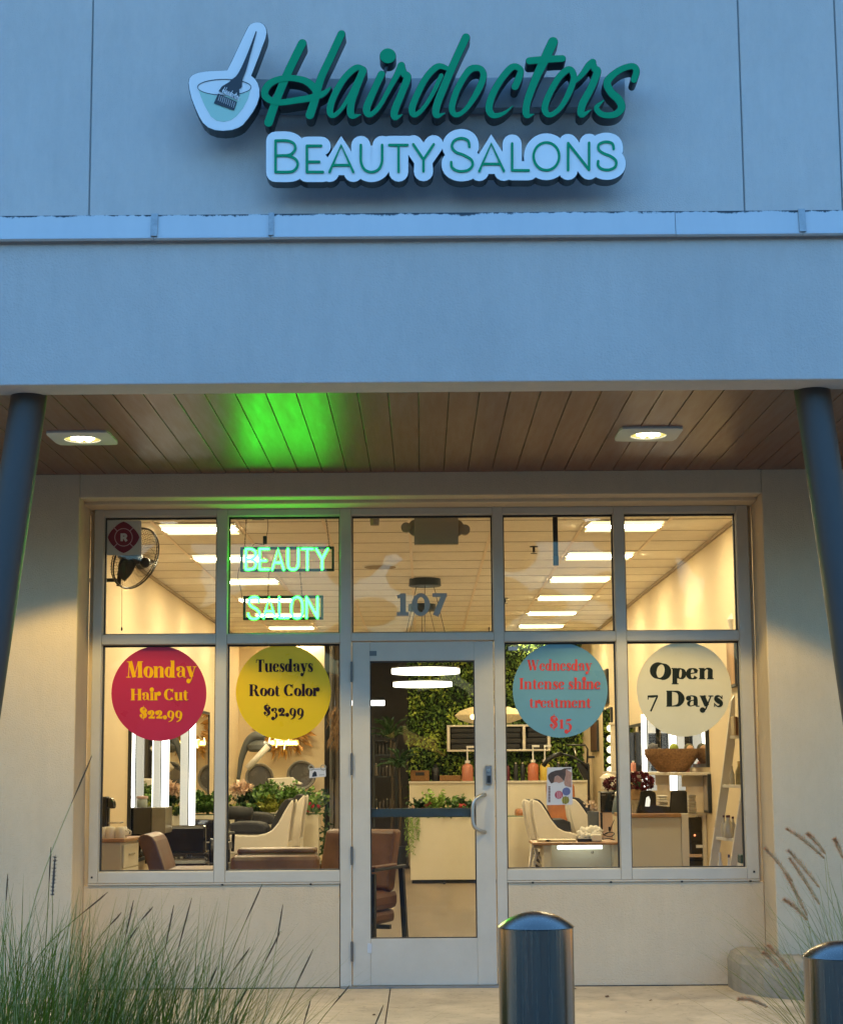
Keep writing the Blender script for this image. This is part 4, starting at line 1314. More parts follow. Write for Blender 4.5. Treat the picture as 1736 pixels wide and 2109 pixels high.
# ------------------------------------------------------------------ furniture and stock of the salon
m_leather = mat('brown_leather', (0.15, 0.062, 0.028), 0.42, var=.25, vs_=9, bump=.15, bs=160)
m_leather2 = mat('tan_leather', (0.34, 0.12, 0.03), 0.4, var=.2, vs_=7, bump=.1, bs=160)
m_dkcush = mat('charcoal_cushion', (0.022, 0.021, 0.022), 0.7, var=.3, vs_=12, bump=.2, bs=150)
m_shell = mat('white_shell', (0.68, 0.62, 0.52), 0.3, var=.04, vs_=4)
m_cab = mat('cabinet_white', (0.66, 0.6, 0.46), 0.45, var=.04, vs_=3)
m_wood = mat('oak_top', (0.36, 0.19, 0.08), 0.4, var=.3, vs_=4, stretch=(1, 12, 6))
m_gloss = mat('black_gloss', (0.008, 0.008, 0.009), 0.15, coat=.5)
m_dkfr = mat('charcoal_frame', (0.02, 0.024, 0.026), 0.45)
m_wicker = mat('wicker', (0.24, 0.12, 0.045), 0.8, var=.5, vs_=60, bump=.8, bs=120)
m_towel = mat('towel_white', (0.72, 0.68, 0.6), 0.95, bump=.5, bs=250)
m_mirror = mat('mirror_glass', (0.75, 0.75, 0.74), 0.02, 1.0)
m_ledbar = mat('led_bar', (.9, .9, .9), .4, emit=(1.0, .98, .92), es=3.6)
m_leddim = mat('led_diffuser', (.35, .35, .33), .4, emit=(1.0, .97, .88), es=.45)
LEAF = [mat('leaf_mid', (0.10, 0.20, 0.035), .5, var=.4, vs_=25), mat('leaf_light', (0.2, 0.32, 0.05), .5, var=.3, vs_=25), mat('leaf_dark', (0.032, 0.075, 0.022), .55, var=.4, vs_=25), mat('leaf_yellow', (0.3, 0.32, 0.04), .5, var=.3, vs_=25)]
rn = random.Random(3)
def RV(): return Vector((rn.gauss(0, 1), rn.gauss(0, 1), rn.gauss(0, 1))).normalized()
def leafq(m_, p, d, L, w_):
    """one leaf: a folded lens of four points along d"""
    s_ = d.cross(RV())
    s_ = s_.normalized() * w_ if s_.length > 1e-4 else Vector((w_, 0, 0))
    n_ = d.cross(s_).normalized() * w_ * .35
    m_.add([p, p + d * (L * .5) + s_ + n_, p + d * L, p + d * (L * .5) - s_ + n_, p + d * (L * .45)], [(0, 1, 4), (1, 2, 4), (2, 3, 4), (3, 0, 4)])
def pbox(c, x0, y0, x1, y1, Y, dy, mb=None):
    """box whose front face fills a rectangle of crop c at depth Y"""
    a, b = UC(c, x0, y0, Y), UC(c, x1, y1, Y)
    return (mb or MB()).box(min(a.x, b.x), max(a.x, b.x), Y, Y + dy, min(a.z, b.z), max(a.z, b.z))
def T5(c, Y):
    def f(x, y):
        p = UC(c, x, y, Y)
        return (p.x, p.z)
    return f

# --- leather sofa with its back to the window
Ys = 0.75
a, b = UC('I', 140, 1440, Ys), UC('I', 1280, 1640, Ys)
x0, x1, zt = a.x, b.x, a.z
t = thing('leather_sofa', 'low brown leather sofa seen from behind under the yellow sticker window', 'sofa', ((x0 + x1) / 2, Ys + .4, 0))
MB().box(x0, x1, Ys, Ys + .17, .16, zt).build('backrest', m_leather, t, bevel=.03)
MB().box(x0 + .04, x1 - .02, Ys + .17, Ys + .85, .16, .36).build('base', m_leather, t, bevel=.03)
zc = UC('I', 700, 1352, Ys + .2).z
MB().box(x0 + .02, x1 - .01, Ys + .12, Ys + .36, .42, zc - .015).build('back_cushion', mat('olive_leather', (.07, .045, .025), .45, var=.2), t, bevel=.05, sub=0)
MB().box(x0 + .03, x1 - .03, Ys + .15, Ys + .38, zc - .03, zc + .006).build('cushion_top', m_leather, t, bevel=.014)
MB().box(x0 + .06, x1 - .05, Ys + .36, Ys + .84, .36, .5).build('seat_cushion', m_leather, t, bevel=.04)
for sx in (x0 + .06, x1 - .1):
    for sy in (Ys + .05, Ys + .75):
        MB().box(sx, sx + .05, sy, sy + .05, .001, .16).build('leg', m_dkfr, t)
# low bench running on behind the first window
a, b = UC('H', 960, 1612, 1.0), UC('H', 1640, 1640, 1.0)
t = thing('leather_bench', 'low brown leather bench top just above the sill of the red sticker window', 'bench', ((a.x + b.x) / 2, 1.2, 0))
MB().box(a.x, b.x, 1.0, 1.45, a.z - .12, a.z).build('seat', m_leather, t, bevel=.025)
for sx in (a.x + .03, b.x - .08):
    for sy in (1.04, 1.36):
        MB().box(sx, sx + .05, sy, sy + .05, .001, a.z - .12).build('leg', m_dkfr, t)
# leather armchair back seen from the side
Yc = 1.35
poly = [(616, 1215), (640, 1180), (690, 1160), (740, 1165), (800, 1195), (840, 1250), (870, 1330), (910, 1450), (950, 1580), (975, 1700), (990, 2050), (760, 2050), (775, 1720), (745, 1580), (700, 1450), (650, 1330), (622, 1270)]
t = thing('leather_club_chair', 'rounded brown leather chair seen from the side, beside the cabinet with cups', 'chair', (UC('H', 800, 1500, Yc).x, Yc + .3, 0))
MB().prism([T5('H', Yc)(*q) for q in poly], Yc, Yc + .55).build('backrest', m_leather, t, bevel=.035)
c = UC('H', 880, 2050, Yc)
MB().box(c.x - .04, c.x + .5, Yc + .02, Yc + .53, .18, .42).build('seat', m_leather, t, bevel=.05)
for sx, sy in ((c.x - .02, Yc + .05), (c.x + .42, Yc + .05), (c.x - .02, Yc + .45), (c.x + .42, Yc + .45)):
    MB().box(sx, sx + .04, sy, sy + .04, .001, .18).build('leg', m_dkfr, t)

# --- white cabinet with mugs
Yk = 2.3
A0, A1, A2 = UC('H', 60, 1215, Yk), UC('H', 400, 1215, Yk), UC('H', 612, 1180, Yk + .5)
t = thing('drawer_cabinet', 'cream drawer cabinet with a wood top carrying white mugs', 'cabinet', ((A0.x + A2.x) / 2, Yk + .3, 0))
zt = A1.z
MB().slab([(A0.x, Yk), (A1.x, Yk), (A2.x, Yk + .5), (A0.x, Yk + .5)], .001, zt - .028).build('body', m_cab, t, bevel=.004)
MB().slab([(A0.x, Yk - .03), (A1.x + .03, Yk - .03), (A2.x + .05, Yk + .49), (A2.x + .05, Yk + .52), (A0.x, Yk + .52)], zt - .027, zt).build('top', m_wood, t, bevel=.004)
d = (A2 - A1); d.z = 0; L_ = d.length; d.normalize(); nn = Vector((d.y, -d.x, 0))
def side_panel(u0, u1, z0, z1, th):
    p, q = Vector((A1.x, Yk, 0)) + d * (u0 * L_), Vector((A1.x, Yk, 0)) + d * (u1 * L_)
    return MB().slab([tuple((p + nn * .001)[:2]), tuple((p + nn * th)[:2]), tuple((q + nn * th)[:2]), tuple((q + nn * .001)[:2])], z0, z1)
for i in range(4):
    z1_ = zt - .05 - i * .185
    o = side_panel(.06, .96, z1_ - .175, z1_, .016).build('drawer', m_cab, t, bevel=.003)
    side_panel(.35, .65, z1_ - .085, z1_ - .07, .03).build('handle', m_steel, o, bevel=.003)
cup0 = None
lab = ('white mug upside down on the cabinet, cut by the window frame', 'white mug upside down in the middle of the mug row on the cabinet', 'white mug upside down at the far end of the mug row, by the wood edge', 'white mug upside down behind the front row of mugs, at its inner end', 'white mug upside down behind the front row of mugs, nearest the frame')
for j, (hx, yy) in enumerate(((150, .08), (262, .08), (388, .08), (420, .2), (240, .2))):
    c = UC('H', hx, 1200, Yk + yy)
    if cup0 is None:
        cup0 = thing('mug', lab[0], 'mug', (c.x, Yk + yy, zt), 'white mugs on the cabinet')
        MB().lathe([(.039, 0), (.041, .01), (.040, .05), (.036, .075), (.03, .084), (.0005, .085)], (c.x, Yk + yy, zt), 24).build('cup', m_shell, cup0, smooth=True)
        MB().tube([(c.x + .038, Yk + yy, zt + .018), (c.x + .062, Yk + yy, zt + .022), (c.x + .066, Yk + yy, zt + .045), (c.x + .038, Yk + yy, zt + .062)], .006, 8).build('handle', m_shell, cup0, smooth='all')
    else:
        dup(cup0, (c.x, Yk + yy, zt), label=lab[j])
# coffee machine
t = thing('coffee_machine', 'black coffee machine standing behind the mugs at the window edge', 'coffee machine', (UC('H', 190, 1080, Yk + .38).x, Yk + .38, zt))
pbox('H', 135, 675, 212, 1191, Yk + .33, .14).build('body', m_black, t, bevel=.012)
MB().prism([T5('H', Yk + .34)(*q) for q in ((218, 690), (240, 680), (275, 695), (302, 740), (310, 800), (296, 832), (262, 826), (222, 812))], Yk + .34, Yk + .44).build('brew_head', m_gloss, t, bevel=.008)
pbox('H', 218, 825, 236, 1188, Yk + .36, .06).build('support', m_black, t)
pbox('H', 230, 1005, 392, 1022, Yk + .32, .14).build('drip_tray', m_steel, t, bevel=.003)

# --- styling console on a post with a jar
Yq = 4.3
t = thing('styling_console', 'black box styling console with a grey end on a post before the mirror lights', 'console', (UC('H', 650, 1150, Yq).x, Yq + .2, 0))
pbox('H', 352, 818, 790, 1155, Yq, .42).build('cabinet', m_gloss, t, bevel=.006)
pbox('H', 792, 815, 968, 1150, Yq + .01, .40).build('end_panel', mat('console_grey', (.16, .14, .1), .35, var=.2, vs_=5), t, bevel=.006)
c = UC('H', 858, 1150, Yq + .2)
MB().cyl((c.x, Yq + .2, .02), .035, c.z - .02, 20).build('post', m_steel, t, smooth=True)
MB().lathe([(.2, 0.001), (.2, .012), (.05, .03), (.001, .03)], (c.x, Yq + .2, 0), 32).build('base', m_dkmetal, t, smooth=True)
c = UC('H', 672, 815, Yq + .15); c.z = UC('H', 672, 818, Yq).z
t = thing('storage_jar', 'clear jar with a pink lid on the black styling console', 'jar', c)
MB().lathe([(.042, 0), (.047, .01), (.047, .066), (.04, .078)], c, 24).build('jar_body', mat('jar_glass', (.32, .36, .34), .15), t, smooth=True)
MB().lathe([(.05, .078), (.052, .084), (.052, .1), (.001, .102)], c, 24).build('lid', mat('lid_pink', (.62, .42, .38), .4), t, smooth=True)

# --- mirrors with LED bars on the side walls
def wall_mirror(side, Ya, Yb, z0, z1, bars, label):
    x = RXL if side < 0 else RXR
    s_ = -side
    t = thing('lit_mirror', label, 'mirror', (x, (Ya + Yb) / 2, z0))
    xa, xb = sorted((x + s_ * .001, x + s_ * .02))
    MB().box(xa, xb, Ya, Yb, z0, z1).build('glass', m_mirror, t)
    f = MB()
    xa, xb = sorted((x + s_ * .0005, x + s_ * .03))
    f.box(xa, xb, Ya - .03, Ya, z0 - .03, z1 + .03).box(xa, xb, Yb, Yb + .03, z0 - .03, z1 + .03).box(xa, xb, Ya, Yb, z1, z1 + .03).box(xa, xb, Ya, Yb, z0 - .03, z0)
    f.build('frame', m_dkfr, t)
    return t
def led_bar(t, cr, xg0, xg1, xb0, xb1, z0, z1, Y):
    """diffuser strip and bright bar, standing from the wall, facing the street door"""
    T = T5(cr, Y)
    y_ = 1000
    a0, a1 = sorted((T(xg0, y_)[0], T(xg1, y_)[0])); b0, b1 = sorted((T(xb0, y_)[0], T(xb1, y_)[0]))
    o = MB().box(a0, a1, Y, Y + .05, z0, z1).build('light_column', m_leddim, t, bevel=.003)
    MB().box(b0, b1, Y - .01, Y + .045, z0, z1).build('light_bar', m_ledbar, o, bevel=.003)
    pb_ = sorted((a0, a1, b0, b1))
    MB().box(pb_[1] + .0005, pb_[2] - .0005, Y + .0, Y + .05, z0, z1).build('bar_edge', m_dkfr, o)
t = wall_mirror(-1, 4.25, 9.6, .55, 2.0, None, 'tall lit mirror on the wall behind the red sticker, with two bright light columns')
led_bar(t, 'H', 806, 900, 914, 1002, UC('H', 900, 1060, 5.2).z, 2.05, 5.2)
led_bar(t, 'H', 1155, 1256, 1272, 1345, UC('H', 900, 1045, 6.8).z, 2.05, 6.8)
tR = wall_mirror(1, 3.4, 9.0, 1.36, 1.78, None, 'wide mirror above the white wall shelf, with bright light columns')
led_bar(tR, 'O', 428, 522, 362, 415, UC('O', 400, 530, 6.2).z, UC('M', 400, 945, 6.2).z, 6.2)
led_bar(tR, 'O', 766, 852, 678, 756, UC('O', 400, 530, 4.3).z, UC('M', 400, 945, 4.3).z, 4.3)

# --- black styling chairs
def styling_chair(x, y, rot, label, ht=.98):
    t = thing('styling_chair', label, 'chair', (0, 0, 0), 'black styling chairs')
    MB().box(-.25, .25, -.05, .05, .56, ht).build('backrest', m_gloss, t, bevel=.03)
    MB().box(-.27, .27, -.52, -.02, .42, .54).build('seat', m_gloss, t, bevel=.04)
    for s_ in (-1, 1):
        a = MB().tube([(s_ * .29, -.02, .50), (s_ * .3, -.02, .69), (s_ * .3, -.38, .69), (s_ * .29, -.4, .50)], .018, 8)
        a.build('armrest', m_black, t, smooth='all')
    MB().cyl((0, -.26, .06), .04, .36, 18).build('column', m_steel, t, smooth=True)
    MB().lathe([(.29, .001), (.29, .02), (.06, .06), (.001, .06)], (0, -.26, 0), 32).build('base', m_steel, t, smooth=True)
    t.location = (x, y, 0); t.rotation_euler.z = rot
    return t
c = UC('H', 1150, 1300, 5.2); styling_chair(c.x, 5.2, .15, 'black styling chair nearest the bright light columns', UC('H', 1150, 1045, 5.2).z)
c = UC('H', 1500, 1300, 7.0); styling_chair(c.x, 7.0, -.2, 'black styling chair partly behind the window post, next to the white loungers', UC('H', 1500, 965, 7.0).z)
t = thing('wire_cart', 'black rolling cart with open shelves between the styling chairs', 'cart', (UC('H', 1510, 1400, 6.0).x, 6.1, 0))
for z in (.16, .36, .56):
    c = UC('H', 1500, 1300, 6.0)
    MB().box(c.x - .2, c.x + .22, 6.0, 6.3, z, z + .07).build('tray', m_black, t, bevel=.006)
for sx in (-.19, .19):
    for sy in (6.02, 6.28):
        MB().cyl((c.x + sx, sy, .03), .011, .62, 8).build('leg', m_dkmetal, t)

# --- white shell loungers
def lounger(cr, shell, cush, Y, wd, label, seat=None):
    T = T5(cr, Y)
    sh = [T(*q) for q in shell]
    xs = [p[0] for p in sh]
    t = thing('shell_lounger', label, 'lounger', (sum(xs) / len(xs), Y + wd / 2, 0), 'white shell loungers with dark cushions')
    lo_ = min(p[1] for p in sh)
    MB().prism(sh, Y, Y + .05).build('side_shell', m_shell, t, bevel=.014)
    MB().prism(sh, Y + wd - .05, Y + wd).build('side_shell', m_shell, t, bevel=.014)
    MB().prism([T(*q) for q in cush], Y + .055, Y + wd - .055).build('cushion', m_dkcush, t, bevel=.03)
    x0, x1 = min(xs), max(xs)
    MB().box(x0 + .08, x1 - .06, Y + .06, Y + wd - .06, .002, lo_ + .12).build('base', m_shell, t, bevel=.01)
    if seat:
        for q in seat:
            MB().prism([T(*v) for v in q], Y + .08, Y + wd - .08).build('leg_cushion', m_dkcush, t, bevel=.04)
    c = UC(cr, shell[-1][0], shell[-1][1], Y)
    return t
shA = [(940, 712), (958, 745), (945, 840), (915, 1010), (875, 1380), (100, 1420), (95, 1165), (300, 1172), (480, 1176), (600, 1150), (680, 1105), (760, 1010), (830, 880), (890, 780)]
cuA = [(905, 712), (860, 705), (800, 760), (750, 850), (700, 960), (668, 1040), (640, 1130), (620, 1190), (640, 1210), (720, 1130), (800, 1010), (870, 860), (935, 735)]
legA = [[(90, 1160), (95, 1050), (150, 1010), (330, 1000), (480, 1010), (560, 1030), (600, 1080), (612, 1150), (480, 1165)]]
lounger('I', shA, cuA, 7.6, .62, 'white shell lounger with charcoal cushions nearer the sofa', legA)
shB = [(x + 152, y - 62) for x, y in shA[:5]] + [(x + 130, y - 55) for x, y in shA[5:]]
lounger('I', shB, [(x + 140, y - 60) for x, y in cuA], 8.5, .6, 'white shell lounger behind the one nearer the sofa, by the planter', [[(x + 90, y - 120) for x, y in legA[0]]])
lc = thing('bolster', 'dark rolled cushion lying across the loungers before the ferns', 'cushion', UC('I', 250, 900, 8.35))
lc2 = MB().tube([UC('I', 60, 890, 8.38), UC('I', 240, 880, 8.4), UC('I', 420, 905, 8.38)], .075, 14).build('roll', m_dkcush, lc, smooth='all')
shC = [(485, 690), (465, 730), (470, 830), (490, 960), (520, 1100), (545, 1190), (1010, 1220), (1010, 1110), (960, 1095), (860, 1075), (780, 1030), (700, 930), (640, 830), (580, 740), (530, 700)]
cuC = [(500, 680), (560, 685), (610, 740), (680, 850), (720, 940), (780, 930), (860, 930), (940, 960), (958, 1085), (880, 1082), (790, 1040), (700, 940), (620, 810), (540, 700)]
lounger('N', shC, cuC, 7.7, .6, 'white shell lounger under the poster, nearer the nail table')
shD = [(x - 96, y + 0) if y < 800 else (x - 92, y - 8) for x, y in shC]
lounger('N', shD, [(x - 96, y) for x, y in cuC], 8.45, .55, 'white shell lounger half hidden behind the one under the poster')
shE = [(955, 672), (930, 720), (925, 800), (945, 920), (985, 1060), (1040, 1180), (1380, 1200), (1380, 1060), (1330, 1040), (1250, 990), (1180, 920), (1100, 800), (1040, 720), (1000, 685)]
cuE = [(985, 655), (1050, 665), (1110, 710), (1180, 800), (1250, 920), (1290, 985), (1250, 1000), (1180, 920), (1100, 800), (1040, 715)]
lounger('N', shE, cuE, 8.2, .6, 'white shell lounger between the poster and the black case')

# --- planters with artificial plants
Yp = 9.3
def planter(cr, x0, x1, ytop, label, Y=Yp, dp=.42):
    a, b = UC(cr, x0, ytop, Y), UC(cr, x1, ytop, Y)
    t = thing('planter_box', label, 'planter', ((a.x + b.x) / 2, Y + dp / 2, 0), 'cream planter dividers with flowers')
    MB().box(a.x, b.x, Y, Y + dp, .04, a.z).build('box', m_cab, t, bevel=.004)
    MB().box(a.x + .015, b.x - .015, Y + .015, Y + dp - .015, .001, .039).build('plinth', m_dkmetal, t)
    MB().box(a.x + .02, b.x - .02, Y + .02, Y + dp - .02, a.z - .01, a.z + .006).build('moss', LEAF[2], t)
    return a, b
pa, pb2 = planter('I', -560, 1280, 918, 'cream planter divider behind the loungers, full of ferns')
ka, kb = planter('K', 607, 1760, 425, 'cream planter divider facing the door, with flowers along its top')
def fern(c, n, L, wid, mi, label, droop=.9, zc=None):
    t = thing('fern', label, 'fern', c, 'artificial ferns in the planters')
    m_ = MB()
    for i in range(n):
        az = rn.uniform(0, 2 * pi)
        le = abs(rn.gauss(.45, .35))
        dd = Vector((cos(az), sin(az), 0))
        p = Vector(c)
        LL = L * rn.uniform(.6, 1.1)
        for j in range(9):
            tt = j / 9
            an = le + droop * tt * tt
            d_ = dd * sin(an) + Vector((0, 0, cos(an)))
            q = p + d_ * LL / 9
            sd = Vector((-dd.y, dd.x, 0))
            if j > 1:
                for s_ in (-1, 1):
                    leafq(m_, p, (d_ * .6 + sd * s_ + RV() * .15).normalized(), wid * (1.25 - tt) * 1.15, wid * .3)
            p = q
    m_.build('fronds', LEAF[mi], t, recalc=False)
def flowers(c, n, r, col, name, label, rad_=.02, leaves=40):
    t = thing('flower_bunch', label, 'flowers', c, 'artificial flowers in the planters')
    g_, f_ = MB(), MB()
    for i in range(leaves):
        v = RV(); v.z = abs(v.z)
        leafq(g_, Vector(c) + Vector((v.x * r * .6, v.y * r * .4, v.z * r * .3)), v, r * rn.uniform(.4, .9), r * .12)
    for i in range(n):
        v = RV(); v.z = abs(v.z) + .2
        p = Vector(c) + Vector((v.x * r, v.y * r * .6, v.z * r * .9))
        for k_ in range(9):
            w_ = (RV() + Vector((0, -.4, .3))).normalized()
            leafq(f_, p, w_, rad_ * rn.uniform(.8, 1.3), rad_ * .45)
    g_.build('leaves', LEAF[rn.choice((0, 2))], t, recalc=False)
    f_.build('petals', mat(name, col, .6, var=.2, vs_=40), t, recalc=False)
zp = pa.z
def on(cr, x, y, Y=Yp + .2):
    c = UC(cr, x, y, Y); return (c.x, Y, c.z)
def onp(cr, x, Y=Yp + .2, z=None):
    c = UC(cr, x, 900, Y); return (c.x, Y, (zp if z is None else z))
fern(onp('I', 600), 57, .44, .10, 0, 'big green fern in the middle of the planter behind the loungers')
fern(onp('I', 930, Yp + .25), 52, .42, .10, 0, 'green fern arching behind the white lounger tips')
fern(onp('I', 380, Yp + .3), 39, .36, .09, 2, 'dark green fern beside the pink bloom')
fern(onp('I', 660, Yp + .06), 29, .26, .08, 3, 'yellow green fern at the front of the planter')
fern(onp('I', 1190, Yp + .3), 26, .34, .10, 1, 'light green fern at the planter end by the grey post')
fern(onp('I', -80, Yp + .2), 44, .36, .1, 0, 'green fern seen past the bright light columns')
flowers(onp('I', 500, Yp + .04), 5, .11, (.62, .42, .3), 'petal_cream', 'cream and white flowers before the big fern', .026)
flowers(onp('I', 290, Yp + .1), 6, .15, (.5, .46, .2), 'petal_green', 'pale green flowers at the window post end of the planter', .03)
flowers(onp('I', 150, Yp + .05), 6, .12, (.42, .42, .1), 'petal_lime', 'lime flowers beside the window post', .026)
flowers(onp('I', 1190, Yp + .05), 9, .12, (.5, .02, .03), 'petal_red', 'red flowers at the planter end by the grey post', .022)
flowers(on('I', 285, 640, Yp + .1), 9, .09, (.7, .5, .36), 'petal_peach', 'large peach bloom above the dark cushions', .085, 6)
zp = ka.z
def onk(x, dy=.2): 
    c = UC('K', x, 420, Yp + dy); return (c.x, Yp + dy, zp)
fern(onk(840, .25), 35, .34, .09, 1, 'bright fern in the planter seen through the door')
fern(onk(1030, .3), 29, .3, .09, 0, 'green fern near the door handle in the planter')
fern(onk(1150, .2), 22, .24, .08, 2, 'dark fern at the handle end of the door view')
fern(onk(700, .2), 35, .24, .08, 2, 'dark fern at the dark wall end of the door planter')
flowers(onk(620, .05), 5, .13, (.66, .46, .34), 'petal_blush', 'blush flowers at the dark wall end of the door planter', .026, 50)
flowers(onk(790, .1), 10, .15, (.20, .05, .03), 'petal_rust', 'rust brown foliage in the middle of the door planter', .034, 40)
flowers(onk(820, .02), 4, .08, (.7, .62, .42), 'petal_white', 'small white roses low in the door planter', .022, 40)
flowers(onk(960, .05), 6, .12, (.62, .52, .3), 'petal_butter', 'buttery flowers in the door planter beside the roses', .022, 60)
flowers(onk(1110, .05), 5, .13, (.6, .12, .1), 'petal_coral', 'coral flowers near the door handle', .03, 50)
t = thing('trailing_plant', 'green trailing plant hanging down the corner of the door planter', 'plant', (ka.x, Yp - .02, zp))
m_ = MB()
for i in range(16):
    x = ka.x + rn.uniform(-.06, .1)
    p = Vector((x, Yp - .03 + rn.uniform(-.04, .02), zp + .02))
    L = rn.uniform(.18, .5) if x < ka.x + .05 else rn.uniform(.1, .3)
    for j in range(int(L / .016)):
        p = p + Vector((rn.gauss(0, .003), rn.gauss(0, .002), -.016))
        leafq(m_, p, (RV() + Vector((0, -.3, -.9))).normalized(), .04, .006)
m_.build('trails', LEAF[1], t, recalc=False)

# --- back wall: hooded dryers, gold decor with script light, steamer
Yb = 12.55
def hood(cr, x, y, r, label):
    c = UC(cr, x, y, Yb)
    R_ = r * .16 / sc(Yb)
    t = thing('round_hood', label, 'dryer hood', c, 'round grey hoods on the back wall')
    MB().lathe([(R_ * .84, -.05), (R_ * .98, -.02), (R_, .02), (R_ * .95, .05), (R_ * .84, .04), (R_ * .80, .01), (R_ * .78, -.03)], (c.x, Yb, c.z), 40, 'Y').build('rim', mat('hood_grey', (.17, .165, .15), .35, var=.1), t, smooth=True)
    MB().lathe([(R_ * .79, .0), (R_ * .6, -.05), (R_ * .3, -.08), (.001, -.09)], (c.x, Yb, c.z), 40, 'Y').build('bowl', mat('hood_inner', (.085, .08, .072), .25, var=.15), t, smooth=True)
    MB().cyl((c.x, RYB - .002, c.z), .05, RYB - .002 - Yb - .09, 16, 'Y').build('wall_arm', m_dkmetal, t, smooth=True)
hood('I', 520, 430, 186, 'round grey hood on the wall behind the steamer arm')
hood('I', 1060, 395, 190, 'round grey hood on the wall beside the small glass card')
c = UC('G', 840, 1330, Yb + .3)
t = thing('gold_wall_decor', 'gold feathered wall decor below the yellow sticker', 'wall decor', c)
m_ = MB()
for i in range(160):
    a = rn.uniform(pi * .98, pi * 2.02)
    r0 = rn.uniform(.1, .3)
    d_ = Vector((cos(a), rn.uniform(-.25, 0), sin(a) * .85)).normalized()
    leafq(m_, Vector((c.x, c.y, c.z + .12)) + d_ * r0, d_, rn.uniform(.1, .22), rn.uniform(.015, .035))
for i in range(90):
    a = rn.uniform(0, pi)
    d_ = Vector((cos(a), rn.uniform(-.25, 0), sin(a))).normalized()
    leafq(m_, Vector((c.x, c.y, c.z + .12)) + d_ * rn.uniform(.1, .25), d_, rn.uniform(.1, .2), rn.uniform(.015, .035))
m_.build('feathers', mat('gold_feather', (.42, .2, .04), .45, .2, var=.5, vs_=20), t, recalc=False)
t = thing('script_light', 'bright yellow script light reading be The place across the gold decor', 'neon sign', UC('T', 840, 450, Yb + .1))
Tt = T5('T', Yb + .1)
m_ = MB()
w_ = 27
for pts in ([(390, 250), (370, 350), (350, 460)], [(350, 460), (400, 400), (430, 440), (395, 475), (350, 462)], [(455, 440), (510, 410), (480, 370), (450, 420), (480, 475), (530, 450)],
            [(560, 300), (650, 315), (750, 318)], [(650, 320), (640, 430), (610, 580)], [(690, 380), (680, 500), (700, 430), (740, 420), (740, 500)], [(770, 440), (820, 420), (790, 375), (760, 430), (790, 490), (850, 450)],
            [(930, 380), (900, 520), (880, 640)], [(920, 400), (960, 380), (970, 440), (920, 470)], [(1040, 300), (1010, 430), (1000, 500), (1030, 480)], [(1110, 390), (1060, 410), (1060, 480), (1110, 460), (1115, 400), (1120, 490)],
            [(1220, 400), (1170, 400), (1160, 480), (1220, 470)], [(1240, 445), (1300, 420), (1270, 375), (1240, 430), (1270, 490), (1340, 460)]):
    ribbon(m_, [(x, y, w_) for x, y in pts], Tt, Yb + .09, Yb + .12, sm=len(pts) > 2, n=5)
m_.build('tube', mat('script_glow', (.9, .85, .5), .4, emit=(1, .9, .38), es=6), t)
MB().box(UC('T', 330, 400, Yb).x, UC('T', 1350, 400, Yb).x, Yb + .14, Yb + .15, UC('T', 500, 520, Yb).z, UC('T', 500, 330, Yb).z).build('backing', mat('clear_back', (.5, .35, .15), .2), t)
# hair steamer with a curved arm
Yh = 9.9
t = thing('hair_steamer', 'grey hair steamer with a thick curved arm and a hanging head', 'hair steamer', (UC('G', 250, 1790, Yh).x, Yh, 0))
P = [UC('G', x, y, Yh) for x, y in ((245, 1900), (265, 1760), (285, 1640), (320, 1530), (370, 1420), (430, 1360), (500, 1340), (590, 1350))]
P = [Vector(q[:3]) for q in spline([tuple(p) for p in P], n=4)]
n = len(P)
MB().tube(P, [(.022 + .04 * min(1, i / n * 1.3)) for i in range(n)], 16).build('arm', mat('steamer_grey', (.10, .105, .10), .35), t, smooth='all')
c = UC('G', 520, 1480, Yh)
MB().lathe([(.12, -.06), (.15, -.03), (.15, .02), (.1, .06), (.05, .08)], c, 28).build('head', MATS['steamer_grey'], t, smooth=True)
MB().tube([UC('G', 360, 1760, Yh - .2), UC('G', 480, 1630, Yh - .18), UC('G', 630, 1470, Yh - .15)], .038, 12).build('support_tube', m_shell, t, smooth='all')
p0 = UC('G', 245, 1900, Yh)
MB().tube([(p0.x, Yh, .04), (p0.x, Yh, p0.z + .02)], .021, 12).build('pole', m_shell, t, smooth='all')
for i in range(5):
    a = 2 * pi * i / 5
    MB().tube([(p0.x, Yh, .08), (p0.x + .26 * cos(a), Yh + .26 * sin(a), .03)], .016, 8).build('foot', m_dkmetal, t, smooth='all')
# shampoo basin between the hoods
t = thing('wash_basin', 'white wash basin spout shape between the two round hoods', 'basin', UC('I', 800, 480, 10.2))
MB().prism([T5('I', 10.2)(*q) for q in ((622, 440), (930, 425), (960, 460), (1058, 505), (1050, 525), (960, 510), (920, 560), (680, 560), (640, 500))], 10.2, 10.5).build('basin', m_shell, t, bevel=.02)
c = UC('I', 800, 560, 10.35)
MB().box(c.x - .12, c.x + .12, 10.25, 10.47, .002, c.z + .01).build('pedestal', m_shell, t, bevel=.02)
# dark speaker box on the far wall, dried grass in the corner
t = pbox('G', 112, 832, 172, 1098, Yb + .2, .249).build('wall_speaker', m_black, None, bevel=.01)
tag(t, 'small black box speaker on the pale wall, by the window post beside the yellow sticker', 'speaker')
c = UC('G', 1510, 1450, 12.3)
t = thing('pampas_bunch', 'dried brown pampas bunch hanging by the grey doorway post', 'dried grass', c)
m_ = MB()
for i in range(170):
    p = Vector((c.x + rn.gauss(0, .05), 12.3 + rn.gauss(0, .05), c.z + rn.uniform(-.0, .55)))
    leafq(m_, p, (RV() * .5 + Vector((0, 0, -1))).normalized(), rn.uniform(.1, .24), .008)
m_.build('stems', mat('dried_grass', (.2, .12, .06), .9, var=.4, vs_=40), t, recalc=False)
